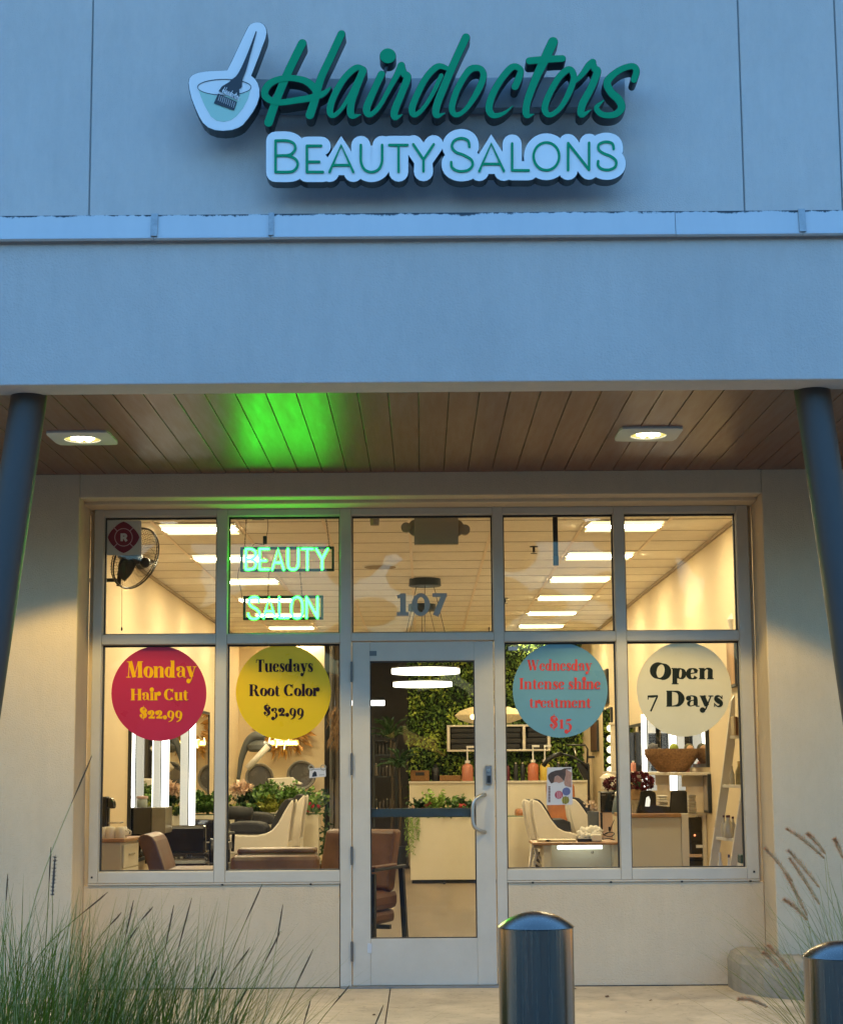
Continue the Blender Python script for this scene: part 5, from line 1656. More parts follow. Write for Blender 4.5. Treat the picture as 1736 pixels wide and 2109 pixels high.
# doorway posts
t = thing('doorway_frame', 'dark grey doorway frame at the end of the pale back wall', 'door frame', (BX0, RYB, 0))
x0 = UC('G', 1420, 800, 12.8).x; x1 = UC('G', 1545, 800, 12.8).x
MB().box(x0, x0 + (x1 - x0) * .42, 12.78, 12.995, .001, RZ - .01).build('post', mat('doorway_grey', (.1, .095, .085), .4), t, bevel=.004)
MB().box(x0 + (x1 - x0) * .5, x1, 12.9, 12.995, .001, RZ - .01).build('side_post', mat('doorway_brown', (.2, .165, .13), .5), t, bevel=.004)
MB().cyl((x0 + .06, 12.72, 1.2), .022, 1.9, 12).build('pipe', m_black, t, smooth=True)
t = thing('hanging_ivy_strip', 'dark green leafy strip hanging at the end of the fern planter', 'plant', (pb2.x + .05, Yp + .1, .9))
m_ = MB()
for i in range(150):
    p = Vector((pb2.x + .06 + rn.gauss(0, .02), Yp + .1 + rn.gauss(0, .03), rn.uniform(.15, 1.12)))
    leafq(m_, p, (RV() + Vector((0, 0, -.6))).normalized(), .07, .018)
m_.build('leaves', LEAF[2], t, recalc=False)

# --- ivy wall
x0, x1 = BX1, 2.24
t = thing('ivy_wall', 'wall of green artificial leaves at the back of the salon', 'leaf wall', ((x0 + x1) / 2, RYB, 0))
MB().box(x0, x1, RYB - .03, RYB - .001, .9, RZ - .01).build('panel', mat('ivy_panel', (.012, .022, .01), .9, var=.4, vs_=20), t)
ms = [MB() for _ in range(3)]
for i in range(9500):
    p = Vector((rn.uniform(x0, x1), RYB - .03 - rn.random() ** 2 * .08, rn.uniform(.95, RZ - .05)))
    g_ = sin(p.x * 9.3) * sin(p.z * 7.7 + p.x * 3) + rn.gauss(0, .6)
    mi = 1 if g_ > .75 else (2 if g_ < -.1 else 0)
    d_ = (RV() + Vector((0, -.5, -.5))).normalized()
    leafq(ms[mi], p, d_, rn.uniform(.035, .085), rn.uniform(.012, .024))
for i, nm in enumerate(('leaves', 'light_leaves', 'dark_leaves')):
    ms[i].build(nm, mat('ivy_' + nm, ((.2, .32, .045), (.42, .52, .08), (.075, .15, .028))[i], .5, var=.35, vs_=30), t, recalc=False)
# --- long back counter with goods
Yn = 12.35
a, b = UC('J', 690, 1622, Yn), UC('N', 1145, 455, Yn)
t = thing('back_counter', 'long cream counter below the ivy wall', 'counter', ((a.x + b.x) / 2, Yn + .25, 0))
MB().box(a.x, b.x, Yn + .02, RYB - .05, .002, a.z - .03).build('body', m_cab, t, bevel=.004)
MB().box(a.x - .01, b.x + .02, Yn, RYB - .04, a.z - .029, a.z).build('top', m_shell, t, bevel=.004)
ztop = a.z
Yi = 12.45
def basket(cr, x0, y0, x1, name, label, hole):
    p, q = UC(cr, x0, y0, Yi), UC(cr, x1, y0, Yi)
    t = thing('wicker_basket', label, 'basket', ((p.x + q.x) / 2, Yi + .12, ztop), 'small wicker baskets on the back counter')
    MB().box(p.x, q.x, Yi, Yi + .25, ztop + .001, p.z).build('weave', m_wicker, t, bevel=.012)
    if hole:
        cx_ = (p.x + q.x) / 2
        MB().box(cx_ - .06, cx_ + .06, Yi - .004, Yi + .01, p.z - .07, p.z - .025).build('grip', m_black, t, bevel=.004)
basket('J', 704, 1502, 906, 'a', 'wicker basket with a dark grip at the end of the counter', True)
basket('J', 1018, 1556, 1256, 'b', 'low wicker basket beside the pink pump bottle', False)
def bottle(x, zb, Y, r, h, col, name, label, pump=0, group='bottles in the salon', capc=None):
    t = thing('bottle', label, 'bottle', (x, Y, zb), group)
    MB().lathe([(r * .94, 0), (r, .01), (r, h * .78), (r * .8, h * .9), (r * .35, h * .97), (r * .35, h)], (x, Y, zb + .001), 20).build('bottle_body', mat(name, col, .3, var=.05), t, smooth=True)
    cp = MB()
    cm = capc or m_white
    cp.lathe([(r * .45, h), (r * .45, h + r * .5), (.001, h + r * .52)], (x, Y, zb + .001), 16)
    o = cp.build('cap', cm, t, smooth=True)
    if pump:
        m_ = MB().cyl((x, Y, zb + h + r * .5), .011, pump - .02, 8)
        m_.box(x - .012, x + .09, Y - .016, Y + .016, zb + h + r * .5 + pump - .03, zb + h + r * .5 + pump)
        m_.build('pump', cm, t, bevel=.003)
    return t
def bot(cr, xc, ytop, wpx, Y, zb, **q):
    c = UC(cr, xc, ytop, Y)
    cs = {'J': .19, 'N': .16668, 'O': .18, 'L': .16668, 'M': .18, 'K': .21945}[cr]
    return bottle(c.x, zb, Y, wpx * cs / sc(Y) / 2, c.z - zb, **q)
m_drk = m_black
bot('J', 1320, 1425, 122, Yi, ztop, col=(.52, .2, .13), name='pink_liquid', label='pink pump bottle beside the low wicker basket', pump=.2)
bot('N', 476, 225, 136, Yi, ztop, col=(.5, .16, .09), name='coral_liquid', label='coral pink pump bottle beside the yellow pump bottle', pump=.2)
bot('N', 622, 222, 130, Yi - .02, ztop, col=(.62, .45, .08), name='yellow_liquid', label='yellow pump bottle next to the poster corner', pump=.2)
bot('N', 262, 240, 56, Yi, ztop, col=(.02, .022, .028), name='dark_bottle', label='dark slim bottle, the one nearest the door post behind pane four', capc=m_cab)
bot('N', 346, 240, 56, Yi, ztop, col=(.02, .022, .028), name='dark_bottle', label='dark slim bottle just before the coral pump bottle', capc=m_cab)
bot('N', 790, 235, 60, Yi + .1, ztop, col=(.025, .03, .03), name='dark_bottle', label='dark slim bottle behind the top edge of the poster', capc=m_cab)
bot('N', 885, 235, 60, Yi + .1, ztop, col=(.025, .03, .03), name='dark_bottle', label='dark slim bottle behind the poster, nearer the tripod', capc=m_cab)
bot('J', 975, 1455, 84, Yi + .1, ztop, col=(.02, .025, .03), name='dark_bottle', label='dark bottle between the two wicker baskets', capc=m_drk)
bot('N', 165, 260, 50, Yi + .1, ztop, col=(.12, .02, .03), name='red_bottle', label='dark red bottle at the end of the counter beside the door post', capc=m_drk)
# cube shelf above
Yv = 12.65
p0, p1 = UC('J', 1098, 1010, Yv), UC('L', 692, 1475, Yv)
zt_, zb_ = p0.z, UC('J', 1098, 1298, Yv).z
t = thing('cube_shelf', 'cream wall shelf of four open cubes in front of the ivy wall', 'shelf', ((p0.x + p1.x) / 2, Yv + .14, zb_))
xs = [p0.x + (p1.x - p0.x) * i / 3 for i in range(4)]
xs = [p0.x, U(988, 1520, Yv).x, UC('L', 365, 1300, Yv).x, p1.x]
f = MB()
f.box(p0.x, p1.x, Yv, Yv + .3, zt_ - .026, zt_).box(p0.x, p1.x, Yv, Yv + .3, zb_, zb_ + .026)
for i, x in enumerate(xs):
    w2 = .02
    xx = min(max(x, p0.x + w2), p1.x - w2)
    f.box(xx - w2, xx + w2, Yv + .001, Yv + .299, zb_ + .0265, zt_ - .0265)
f.build('frame', m_shell, t, bevel=.003)
MB().box(p0.x + .01, p1.x - .01, Yv + .302, Yv + .306, zb_ + .01, zt_ - .01).build('back_panel', m_dkw, t)
for i in range(3):
    t = thing('towel_pile', ('black towel pile in the shelf cube seen through the door', 'black towel pile in the shelf cube by the door post', 'black towel pile in the shelf cube below the blue sticker')[i], 'towels', ((xs[i] + xs[i + 1]) / 2, Yv + .15, zb_ + .027), 'black towels in the cube shelf')
    hh = (.3, .3, .31)[i]
    for j in range(4):
        z0 = zb_ + .028 + j * hh / 4
        x_a, x_b = xs[i] + .03 + rn.uniform(0, .03), xs[i + 1] - .03 - rn.uniform(0, .03)
        MB().box(x_a, x_b, Yv + .03, Yv + .27, z0, z0 + hh / 4 - .0005).build('towel', m_dkcush, t, bevel=.02)
# woven pendant in front of the ivy
c = U(1009, 1473.5, 11.4)
t = thing('woven_pendant', 'wide pale woven pendant lamp with a lit bulb before the ivy wall', 'pendant lamp', c)
R_ = 73 / sc(11.4)
MB().lathe([(R_ * .10, .125), (R_ * .55, .105), (R_ * .85, .06), (R_, 0), (R_ * .9, -.05), (R_ * .6, -.1), (R_ * .25, -.125)], c, 48).build('shade', mat('woven_shade', (.55, .42, .22), .8, var=.25, vs_=30, emit=(1, .72, .3), es=.25), t, smooth=True)
MB().ball(tuple(U(974, 1477, 11.4 - R_ * .93)), .035).build('bulb', mat('warm_bulb', (1, .9, .6), .4, emit=(1, .8, .4), es=6), t, smooth='all')
MB().tube([(c.x, c.y, c.z + .12), (c.x, c.y, RZ - .001)], .006, 6).build('cord', m_black, t)

# --- ring chandeliers
def chandelier(Y, label):
    c = U(875, 1190, Y); c = Vector((c.x, Y, RZ))
    t = thing('ring_pendant', label, 'pendant lamp', c, 'glowing ring pendants over the aisle')
    zr = 2.29
    r = .315
    MB().lathe([(.15, -.075), (.16, -.07), (.155, -.001)], c, 32).build('canopy', mat('pendant_blue', (.03, .045, .07), .35, .3), t, smooth=True)
    ring = [(c.x + r * cos(2 * pi * j / 64), Y + r * sin(2 * pi * j / 64), zr) for j in range(64)]
    m_ = MB()
    m_.rings([[(c.x + rr * cos(2 * pi * j / 64), Y + rr * sin(2 * pi * j / 64), z) for j in range(64)] for rr, z in ((r - .018, zr - .03), (r + .018, zr - .03), (r + .018, zr + .015), (r - .018, zr + .015))], loop=True)
    m_.build('ring', mat('ring_glow', (.9, .9, .85), .4, emit=(1, .95, .78), es=5), t, smooth=True)
    MB().rings([[(c.x + rr * cos(2 * pi * j / 64), Y + rr * sin(2 * pi * j / 64), z) for j in range(64)] for rr, z in ((r - .02, zr + .016), (r + .02, zr + .016), (r + .02, zr + .03), (r - .02, zr + .03))], loop=True).build('ring_housing', m_dkmetal, t, smooth=True)
    for k_ in range(3):
        a = 2 * pi * k_ / 3 + .5
        MB().tube([(c.x + .1 * cos(a), Y + .1 * sin(a), RZ - .07), (c.x + r * cos(a), Y + r * sin(a), zr + .03)], .0035, 5).build('cable', m_black, t)
    return t
c1 = chandelier(5.75, 'glowing ring pendant nearer the door, hung on thin cables')
dup(c1, (c1.location.x - .03, 8.3, RZ), label='glowing ring pendant farther back, hung on thin cables')
t = thing('tube_light', 'white tube light glowing in front of the dark corridor', 'lamp', U(778, 1448, 13.2))
a, b = U(700, 1448, 13.2), U(792, 1448, 13.2)
MB().tube([a, b], .04, 12).build('tube', mat('tube_glow', (1, 1, 1), .4, emit=(1, .97, .9), es=5), t, smooth='all')
MB().tube([a + Vector((0, 0, .05)), b + Vector((0, 0, .05))], .025, 8).build('housing', m_dkmetal, t, smooth='all')
MB().tube([(a + b) / 2 + Vector((0, 0, .06)), Vector(((a.x + b.x) / 2, a.y, RZ - .001))], .006, 6).build('stem', m_dkmetal, t)

# --- dark corridor: product rack and tall plants
Yr = 12.7
t = thing('product_rack', 'dark product rack full of bottles beside the ivy wall', 'rack', (U(795, 1600, Yr).x, Yr, 0))
xa, xb = U(770, 1600, Yr).x, U(816, 1600, Yr).x
for z in (.25, .75, 1.22, 1.52, 1.72):
    MB().box(xa, xb, Yr, Yr + .25, z, z + .02).build('shelf', m_dkfr, t)
for x in (xa, xb):
    for y in (Yr, Yr + .23):
        MB().box(x - .012, x + .012, y, y + .02, .001, 1.95).build('post', m_dkfr, t)
cols = [(.03, .03, .03), (.12, .1, .08), (.2, .17, .14), (.05, .04, .035)]
for z in (1.24, 1.54, .77):
    for i in range(6):
        x = xa + .03 + i * (xb - xa - .06) / 5
        ci = rn.randrange(4)
        bottle(x, z, Yr + .08, .022, rn.uniform(.12, .19), cols[ci], 'rack_bottle%d' % ci, 'small bottle standing on the dark product rack beside the ivy wall', group='bottles on the dark rack', capc=m_cab if i % 3 == 0 else m_black)
def dark_palm(x, Y, zb, n, L, label):
    t = thing('potted_palm', label, 'plant', (x, Y, 0), 'dark palms in the corridor')
    MB().lathe([(.1, .001), (.14, .3), (.13, .3)], (x, Y, 0), 20).build('pot', m_dkfr, t, smooth=True)
    MB().tube([(x, Y, .28), (x + .02, Y, zb * .6), (x, Y, zb)], [.022, .017, .012], 8).build('trunk', mat('palm_trunk', (.06, .045, .03), .9), t)
    m_ = MB()
    for i in range(n):
        az = rn.uniform(0, 2 * pi)
        dd = Vector((cos(az), sin(az) * .6, 0))
        p = Vector((x, Y, zb))
        le = rn.uniform(.1, 1.1)
        for j in range(7):
            an = le + 1.3 * (j / 7) ** 2
            d_ = dd * sin(an) + Vector((0, 0, cos(an)))
            for s_ in (-1, 1):
                leafq(m_, p, (d_ + Vector((-dd.y, dd.x, 0)) * s_ * .8).normalized(), .12, .014)
            p = p + d_ * L / 7
    m_.build('fronds', LEAF[2], t, recalc=False)
dark_palm(U(805, 1500, 12.45).x, 12.45, 1.75, 20, .34, 'tall dark palm before the dark corridor wall')
dark_palm(U(822, 1560, 12.3).x, 12.3, 1.35, 16, .3, 'shorter dark palm close to the ivy wall edge')

# --- leather armchair behind the door
def armchair(x, y, rot):
    t = thing('leather_armchair', 'brown leather armchair with a black metal frame just inside the door', 'armchair')
    MB().box(-.29, .29, -.33, .28, .30, .44).build('seat', m_leather, t, bevel=.045)
    MB().box(-.27, .27, -.30, .26, .20, .295).build('seat_base', m_leather, t, bevel=.03)
    bk = MB()
    q = [(.16, .40), (.30, .86), (.27, .885), (.15, .885), (.02, .43)]
    q = [(.14, .42), (.20, .44), (.34, .86), (.31, .885), (.22, .87), (.06, .46)]
    bk.extrude_x(q, -.29, .29)
    bk.build('backrest', m_leather, t, bevel=.03)
    for s_ in (-1, 1):
        x_ = s_ * .335
        w2 = .018
        for (ya, za, yb_, zb_) in ((-.32, .001, -.32, .585), (.30, .001, .22, .6)):
            MB().add([(x_ - w2, ya - .02, za), (x_ + w2, ya - .02, za), (x_ + w2, ya + .02, za), (x_ - w2, ya + .02, za), (x_ - w2, yb_ - .02, zb_), (x_ + w2, yb_ - .02, zb_), (x_ + w2, yb_ + .02, zb_), (x_ - w2, yb_ + .02, zb_)],
                     [(0, 3, 2, 1), (4, 5, 6, 7), (0, 1, 5, 4), (1, 2, 6, 5), (2, 3, 7, 6), (3, 0, 4, 7)]).build('leg', m_dkfr, t)
        MB().box(x_ - .022, x_ + .022, -.34, .27, .60, .622).build('armrest', m_dkfr, t, bevel=.004)
        MB().box(x_ - .027, x_ + .027, -.335, .08, .622, .64).build('arm_pad', m_leather, t, bevel=.008)
        MB().box(x_ - .012, x_ + .012, -.30, .28, .05, .08).build('stretcher', m_dkfr, t)
    MB().box(-.335, .335, -.02, .02, .17, .2).build('cross_bar', m_dkfr, t)
    t.location = (x, y, 0)
    t.rotation_euler.z = rot
c = U(752, 1790, 3.0)
armchair(-.56, 2.04, rad(-21.5))

# --- right side: nail table, black case, flowers
Yt = 3.0
a, b = UC('N', 470, 1215, Yt), UC('N', 1500, 1240, Yt)
zt_ = UC('N', 1000, 1232, Yt).z + .012
t = thing('nail_table', 'cream nail table with an oak top and a glowing tube under its edge', 'table', ((a.x + b.x) / 2, Yt + .25, 0))
MB().box(a.x, b.x + .05, Yt - .02, Yt + .48, zt_ - .02, zt_).build('top', m_wood, t, bevel=.004)
q0, q1 = UC('N', 610, 1400, Yt), UC('N', 1500, 1400, Yt)
MB().box(q0.x, q0.x + .06, Yt, Yt + .45, .001, zt_ - .021).build('leg', m_cab, t, bevel=.003)
MB().box(q1.x - .02, q1.x + .04, Yt, Yt + .45, .001, zt_ - .021).build('leg', m_cab, t, bevel=.003)
MB().box(q0.x + .061, q1.x - .021, Yt + .14, Yt + .16, .02, zt_ - .021).build('modesty_panel', m_cab, t)
p, q = UC('N', 778, 1260, Yt + .03), UC('N', 1330, 1260, Yt + .03)
MB().tube([(p.x, Yt + .03, zt_ - .04), (q.x, Yt + .03, zt_ - .04)], .0145, 12).build('tube_lamp', mat('table_tube', (1, 1, 1), .4, emit=(.86, 1, .93), es=4.5), t, smooth='all')
MB().ball((UC('N', 1212, 1290, Yt + .1).x, Yt + .13, zt_ - .085), .012, .01, .01).build('knob', m_steel, t, smooth='all')
# white towels and paper on it
t = thing('towel_heap', 'crumpled white cloths heaped on the nail table', 'cloth', UC('N', 1150, 1120, Yt + .2))
m_ = MB()
for x, y, r in ((1070, 1085, .042), (1110, 1050, .05), (1160, 1090, .05), (1220, 1040, .06), (1260, 1090, .05), (1190, 1110, .05), (1100, 1110, .04), (1280, 1040, .035)):
    c = UC('N', x, y + 34, Yt + .2 + rn.uniform(-.05, .05))
    m_.ball((c.x, c.y, c.z), r, r * .8, r * .7, 10, 7)
for v in range(len(m_.v)):
    p = m_.v[v]
    q = .012
    m_.v[v] = (p[0] + q * sin(p[2] * 160 + p[0] * 70), p[1], p[2] + q * sin(p[0] * 130 + p[1] * 90))
m_.build('folds', m_towel, t, smooth='all')
t = pbox('N', 1205, 1120, 1330, 1200, Yt + .05, .12).build('tissue_box', m_towel, None, bevel=.006)
tag(t, 'white tissue box at the wood edge of the nail table', 'box')
t = pbox('N', 1030, 1165, 1200, 1206, Yt + .06, .12).build('black_tray', m_black, None, bevel=.004)
tag(t, 'flat black tray beside the tissue box on the nail table', 'tray')
t = thing('clear_tray', 'low cream tray on the nail table before the loungers', 'tray', UC('N', 800, 1190, Yt + .1))
pbox('N', 540, 1182, 1010, 1216, Yt + .08, .2).build('body', mat('tray_cream', (.55, .45, .28), .25), t, bevel=.005)
MB().prism([T5('N', Yt + .075)(*q) for q in ((625, 1190), (660, 1178), (700, 1190), (660, 1205))], Yt + .07, Yt + .078).build('emblem', m_black, t)
t = thing('cable', 'thin dark cable coiled at the wood end of the nail table', 'cable', UC('N', 1420, 1130, Yt + .2))
wire(t, [(1490, 910), (1450, 1000), (1420, 1080), (1350, 1120), (1400, 1090), (1480, 1100), (1440, 1140), (1370, 1130), (1330, 1100)], .004, Yt + .2, 'N', 'coil')
pbox('N', 1408, 1020, 1432, 1070, Yt + .19, .02).build('plug', m_black, t)
wire(t, [(1340, 1175), (1400, 1165), (1470, 1180), (1500, 1170)], .004, Yt + .2, 'N', 'coil')
# stool frame under the table
t = thing('folding_stool', 'white tube folding stool leaning beside the nail table', 'stool', (UC('N', 480, 1450, Yt + .3).x, Yt + .35, 0))
for (x0, y0, x1, y1) in ((470, 1260, 310, 1800), (520, 1300, 360, 1800), (500, 1300, 640, 1560), (480, 1440, 610, 1530)):
    p, q = UC('N', x0, y0, Yt + .3), UC('N', x1, y1, Yt + .35)
    if y1 > 1700: q.z = .012
    MB().tube([p, q], .012, 10).build('leg', m_shell, t, smooth='all')
pbox('N', 470, 1250, 600, 1290, Yt + .25, .25).build('seat', m_shell, t, bevel=.01)
t = pbox('N', 480, 1330, 600, 1545, Yt + .62, .2).build('waste_bin', m_gloss, None, bevel=.01)
tag(t, 'black bin standing under the nail table end', 'bin')
bb = t
# extend bin to floor
for v in t.data.vertices:
    if v.co.z < UC('N', 500, 1500, Yt + .62).z: v.co.z = .002
# black case with bouquet
Yx = 4.2
t = thing('black_case', 'black upright case behind the nail table, under the dark red bouquet', 'case', (UC('N', 1410, 840, Yx).x, Yx + .1, 0))
pbox('N', 1304, 582, 1530, 842, Yx, .2).build('case_body', m_gloss, t, bevel=.01)
for x0, x1 in ((1318, 1370), (1450, 1512)):
    pbox('N', x0, 622, x1, 632, Yx - .006, .005).build('clip', m_steel, t)
p = UC('N', 1304, 842, Yx); q = UC('N', 1530, 842, Yx)
MB().box(p.x + .01, q.x - .01, Yx + .01, Yx + .19, .001, p.z - .001).build('stand', mat('stand_pink', (.6, .42, .32), .5), t)
MB().box(p.x - .0, p.x + .02, Yx - .004, Yx + .006, .3, p.z - .002).build('stand_edge', m_black, t)
t = thing('spray_bottle', 'grey blue cone shaped bottle with a white tip beside the black case', 'bottle', UC('N', 1515, 850, Yx - .3))
c = UC('N', 1515, 860, Yx - .3); h = UC('N', 1520, 590, Yx - .3).z - c.z
MB().lathe([(.045, 0), (.047, .01), (.03, h * .6), (.012, h * .85)], c, 18).build('cone', mat('grey_blue', (.12, .16, .19), .4), t, smooth=True)
MB().ball((c.x + .004, c.y, c.z + h * .9), .022, .022, .026).build('tip', m_white, t, smooth='all')
MB().cyl((c.x, c.y, .001), .04, c.z - .002, 16).build('stand', m_cab, t)
def bouquet(c, r, n, col, nm, label):
    t = thing('bouquet', label, 'flowers', c, 'dark red bouquets')
    m_ = MB()
    for i in range(n):
        v = RV()
        p = Vector(c) + Vector((v.x * r, v.y * r * .7, v.z * r * .55))
        for k_ in range(7):
            leafq(m_, p, (RV() + v * .8).normalized(), r * .3, r * .1)
    m_.build('petals', mat(nm, col, .7, var=.5, vs_=30), t, recalc=False)
    MB().tube([Vector(c), Vector(c) - Vector((0, 0, r * .75))], r * .3, 10).build('stems', LEAF[2], t)
bouquet(UC('N', 1505, 500, 4.3), .10, 60, (.10, .006, .012), 'bouquet_red', 'dark red bouquet above the black case')
bouquet(UC('O', 285, 430, 3.02), .115, 80, (.14, .006, .016), 'bouquet_wine', 'dark red bouquet in front of the light columns, above the oak block')
t = thing('white_lantern', 'small white lantern beside the dark red bouquet and the bulb mirror', 'lantern', UC('N', 1400, 560, 5.5))
c = UC('N', 1405, 560, 5.5)
MB().box(c.x - .06, c.x + .07, 5.45, 5.58, c.z - .0, c.z + .11).build('body', m_shell, t, bevel=.008)
MB().lathe([(.085, .11), (.05, .14), (.012, .155), (.012, .18)], c, 4).build('roof', m_shell, t)
MB().cyl((c.x, 5.5, .001), .05, c.z - .002, 12).build('stand', m_cab, t)
t = thing('pedestal_flowers', 'pale flowers in a grey bucket beside the black case', 'flowers', UC('N', 1245, 790, 6.0))
c = UC('N', 1250, 790, 6.0)
m_ = MB()
for i in range(60):
    leafq(m_, c + Vector((rn.gauss(0, .05), rn.gauss(0, .04), rn.gauss(.03, .04))), RV(), .035, .014)
m_.build('petals', mat('petal_pale', (.6, .45, .33), .6, var=.2), t, recalc=False)
MB().lathe([(.06, .001), (.085, c.z - .03), (.075, c.z - .03)], (c.x, 6.0, 0), 20).build('bucket', mat('bucket_grey', (.1, .11, .12), .4), t, smooth=True)

# --- tan recliners at the back
def recliner(x, y, rot, label, s_=1.0, sx=1.0):
    t = thing('tan_recliner', label, 'recliner', (0, 0, 0), 'tan leather recliners')
    MB().box(-.28, .28, -.3, .3, .36 * s_, .52 * s_).build('seat', m_leather2, t, bevel=.05)
    MB().extrude_x([(.2, .5 * s_), (.32, .5 * s_), (.46, 1.08 * s_), (.42, 1.12 * s_), (.32, 1.1 * s_)], -.26, .26).build('backrest', m_leather2, t, bevel=.04)
    MB().box(-.13, .13, .36, .47, 1.13 * s_, 1.3 * s_).build('headrest', m_leather2, t, bevel=.04)
    for q in (-1, 1):
        MB().box(q * .33 - .045, q * .33 + .045, -.3, .3, .36 * s_, .7 * s_).build('armrest', m_leather2, t, bevel=.03)
    MB().cyl((0, 0, .04), .06, .33 * s_, 16).build('column', m_steel, t, smooth=True)
    MB().lathe([(.3, .001), (.3, .03), (.08, .05)], (0, 0, 0), 28).build('base', m_steel, t, smooth=True)
    t.location = (x, y, 0); t.rotation_euler.z = rot; t.scale = (sx, 1, 1)
c = UC('N', 900, 830, 10.4); recliner(c.x, 10.4, rad(8), 'tan leather recliner behind the poster, between the white loungers', 1.02, .68)
t = thing('tan_armchair', 'tan leather armchair side beside the leftmost of the loungers under the poster', 'armchair', (UC('N', 340, 1000, 9.6).x, 9.8, 0))
pbox('N', 272, 805, 440, 1045, 9.6, .5).build('backrest', m_leather2, t, bevel=.04)
a, b = UC('N', 272, 1045, 9.55), UC('N', 440, 1190, 9.55)
MB().box(a.x, b.x + .1, 9.5, 10.1, .12, a.z).build('seat', m_leather2, t, bevel=.04)
MB().box(a.x + .05, b.x + .05, 9.55, 10.05, .001, .12).build('base', m_dkfr, t)
# light stand with arms (tripod)
Yo = 10.9
t = thing('light_stand', 'black tripod light stand with jointed arms near the bulb mirror', 'lamp stand', (UC('N', 1170, 700, Yo).x, Yo, 0))
p = UC('N', 1165, 720, Yo); q = UC('N', 1160, 250, Yo)
MB().tube([(p.x, Yo, .3), q], .015, 8).build('pole', m_black, t)
for i in range(3):
    a = 2 * pi * i / 3 + .3
    MB().tube([(p.x, Yo, .5), (p.x + .35 * cos(a), Yo + .35 * sin(a), .01)], .012, 8).build('leg', m_black, t)
MB().tube([UC('N', x, y, Yo) for x, y in ((600, 270), (660, 190), (740, 140), (830, 115))], .03, 10).build('arm', m_dkmetal, t, smooth='all')
MB().tube([UC('N', x, y, Yo) for x, y in ((830, 115), (960, 150), (1080, 220), (1165, 320))], .014, 8).build('arm', m_dkmetal, t, smooth='all')
MB().tube([UC('N', x, y, Yo) for x, y in ((980, 40), (1005, 120), (1000, 150))], .012, 8).build('arm', m_steel, t, smooth='all')
MB().tube([UC('N', x, y, Yo) for x, y in ((890, 8), (1120, 10), (1150, 60), (1145, 230))], .012, 8).build('arm', m_black, t, smooth='all')
pbox('N', 1160, 142, 1238, 172, Yo, .06).build('clamp', m_black, t, bevel=.006)
MB().prism([T5('N', Yo)(*q) for q in ((1010, 230), (1170, 235), (1175, 440), (1110, 440), (1050, 330))], Yo + .02, Yo + .06).build('lamp_panel', m_black, t)

# --- wall pieces on the right wall
def wall_piece(cr, x0, x1, yt, yb_, label, m1, name='framed_art', cat='framed art', fr=.02):
    """flat piece on the right hand wall between two picture columns"""
    def Yat(x):
        r = ray(*k(cr, x, (yt + yb_) / 2))
        return RXR / (r.x / r.y) - DIST
    ya, yb2 = sorted((Yat(x0), Yat(x1)))
    c = UC(cr, x0, yt, Yat(x0)).z; d = UC(cr, x0, yb_, Yat(x0)).z
    t = thing(name, label, cat, (RXR, (ya + yb2) / 2, d), 'wall pieces on the side wall')
    MB().box(RXR - .03, RXR - .001, ya, yb2, d, c).build('frame', m_dkfr, t, bevel=.003)
    MB().box(RXR - .034, RXR - .031, ya + fr, yb2 - fr, d + fr, c - fr).build('panel', m1, t)
    return t, ya, yb2, d, c
wall_piece('L', 1212, 1292, 1110, 1485, 'narrow brown wall panel between the ivy wall and the bulb mirror', mat('panel_brown', (.12, .055, .03), .6, var=.4, vs_=12))
wall_piece('L', 1362, 1415, 480, 900, 'tall dark framed panel above the bulb mirror beside the blue sticker', mat('panel_dark', (.05, .045, .03), .5, var=.5, vs_=9))
t, ya, yb2, zl, zh = wall_piece('L', 1372, 1470, 960, 1736, 'mirror edged with round bulbs on the side wall', m_mirror, 'bulb_mirror', 'mirror')
for i, y in enumerate((1190, 1322, 1455, 1582, 1708)):
    r = ray(*k('L', 1430, y)); Y = (RXR - .05) / (r.x / r.y) - DIST
    c = UC('L', 1430, y, Y)
    MB().ball(tuple(c), .045, n=16).build('bulb', mat('mirror_bulb', (1, .95, .8), .4, emit=(1, .86, .58), es=2.2), t, smooth='all')
a = UC('L', 1498, 1150, 9.6)
t = thing('white_post', 'slim white post beside the bulb mirror', 'post', (a.x, 9.6, 0))
MB().box(a.x - .06, a.x + .08, 9.6, 9.7, .001, a.z).build('shaft', m_shell, t, bevel=.01)
MB().box(a.x - .075, a.x + .095, 9.585, 9.715, a.z, a.z + .03).build('cap', m_shell, t, bevel=.006)

# --- white wall shelf with bottles, basket of wool balls
zs = UC('O', 700, 318, 4.6).z
t = thing('wall_shelf', 'long white wall shelf along the side wall below the mirror', 'shelf', (RXR, 6, zs))
xq = U(1298, 1591, 8.6).x
MB().slab([(RXR - .30, 3.35), (RXR - .002, 3.35), (RXR - .002, 8.9), (RXR - .30, 8.9)], zs - .025, zs).build('board', m_shell, t, bevel=.003)
for y in (3.6, 5.2, 6.8, 8.4):
    MB().box(RXR - .2, RXR - .002, y, y + .025, zs - .12, zs - .026).build('bracket', m_shell, t)
Yk2 = 3.9
c = UC('O', 740, 310, Yk2)
rx = 112 / sc(Yk2) / 2
cx_ = RXR - .02 - rx
cx_ = min(c.x, cx_ + .02)
hb = UC('O', 740, 52, Yk2).z - zs
t = thing('wicker_bowl', 'wide brown wicker basket on the white wall shelf, holding wool balls', 'basket', (cx_, Yk2, zs))
m_ = MB()
prof = []
for i in range(15):
    u = i / 14
    rr = rx * (.46 + .54 * min(1, (u * 1.35)) ** .8)
    prof.append((rr * (1 + .018 * (i % 2)), hb * u))
prof += [(rx * .95, hb), (rx * .8, hb * .7), (rx * .4, hb * .1)]
m_.lathe(prof, (cx_, Yk2, zs + .001), 40, sy=.62)
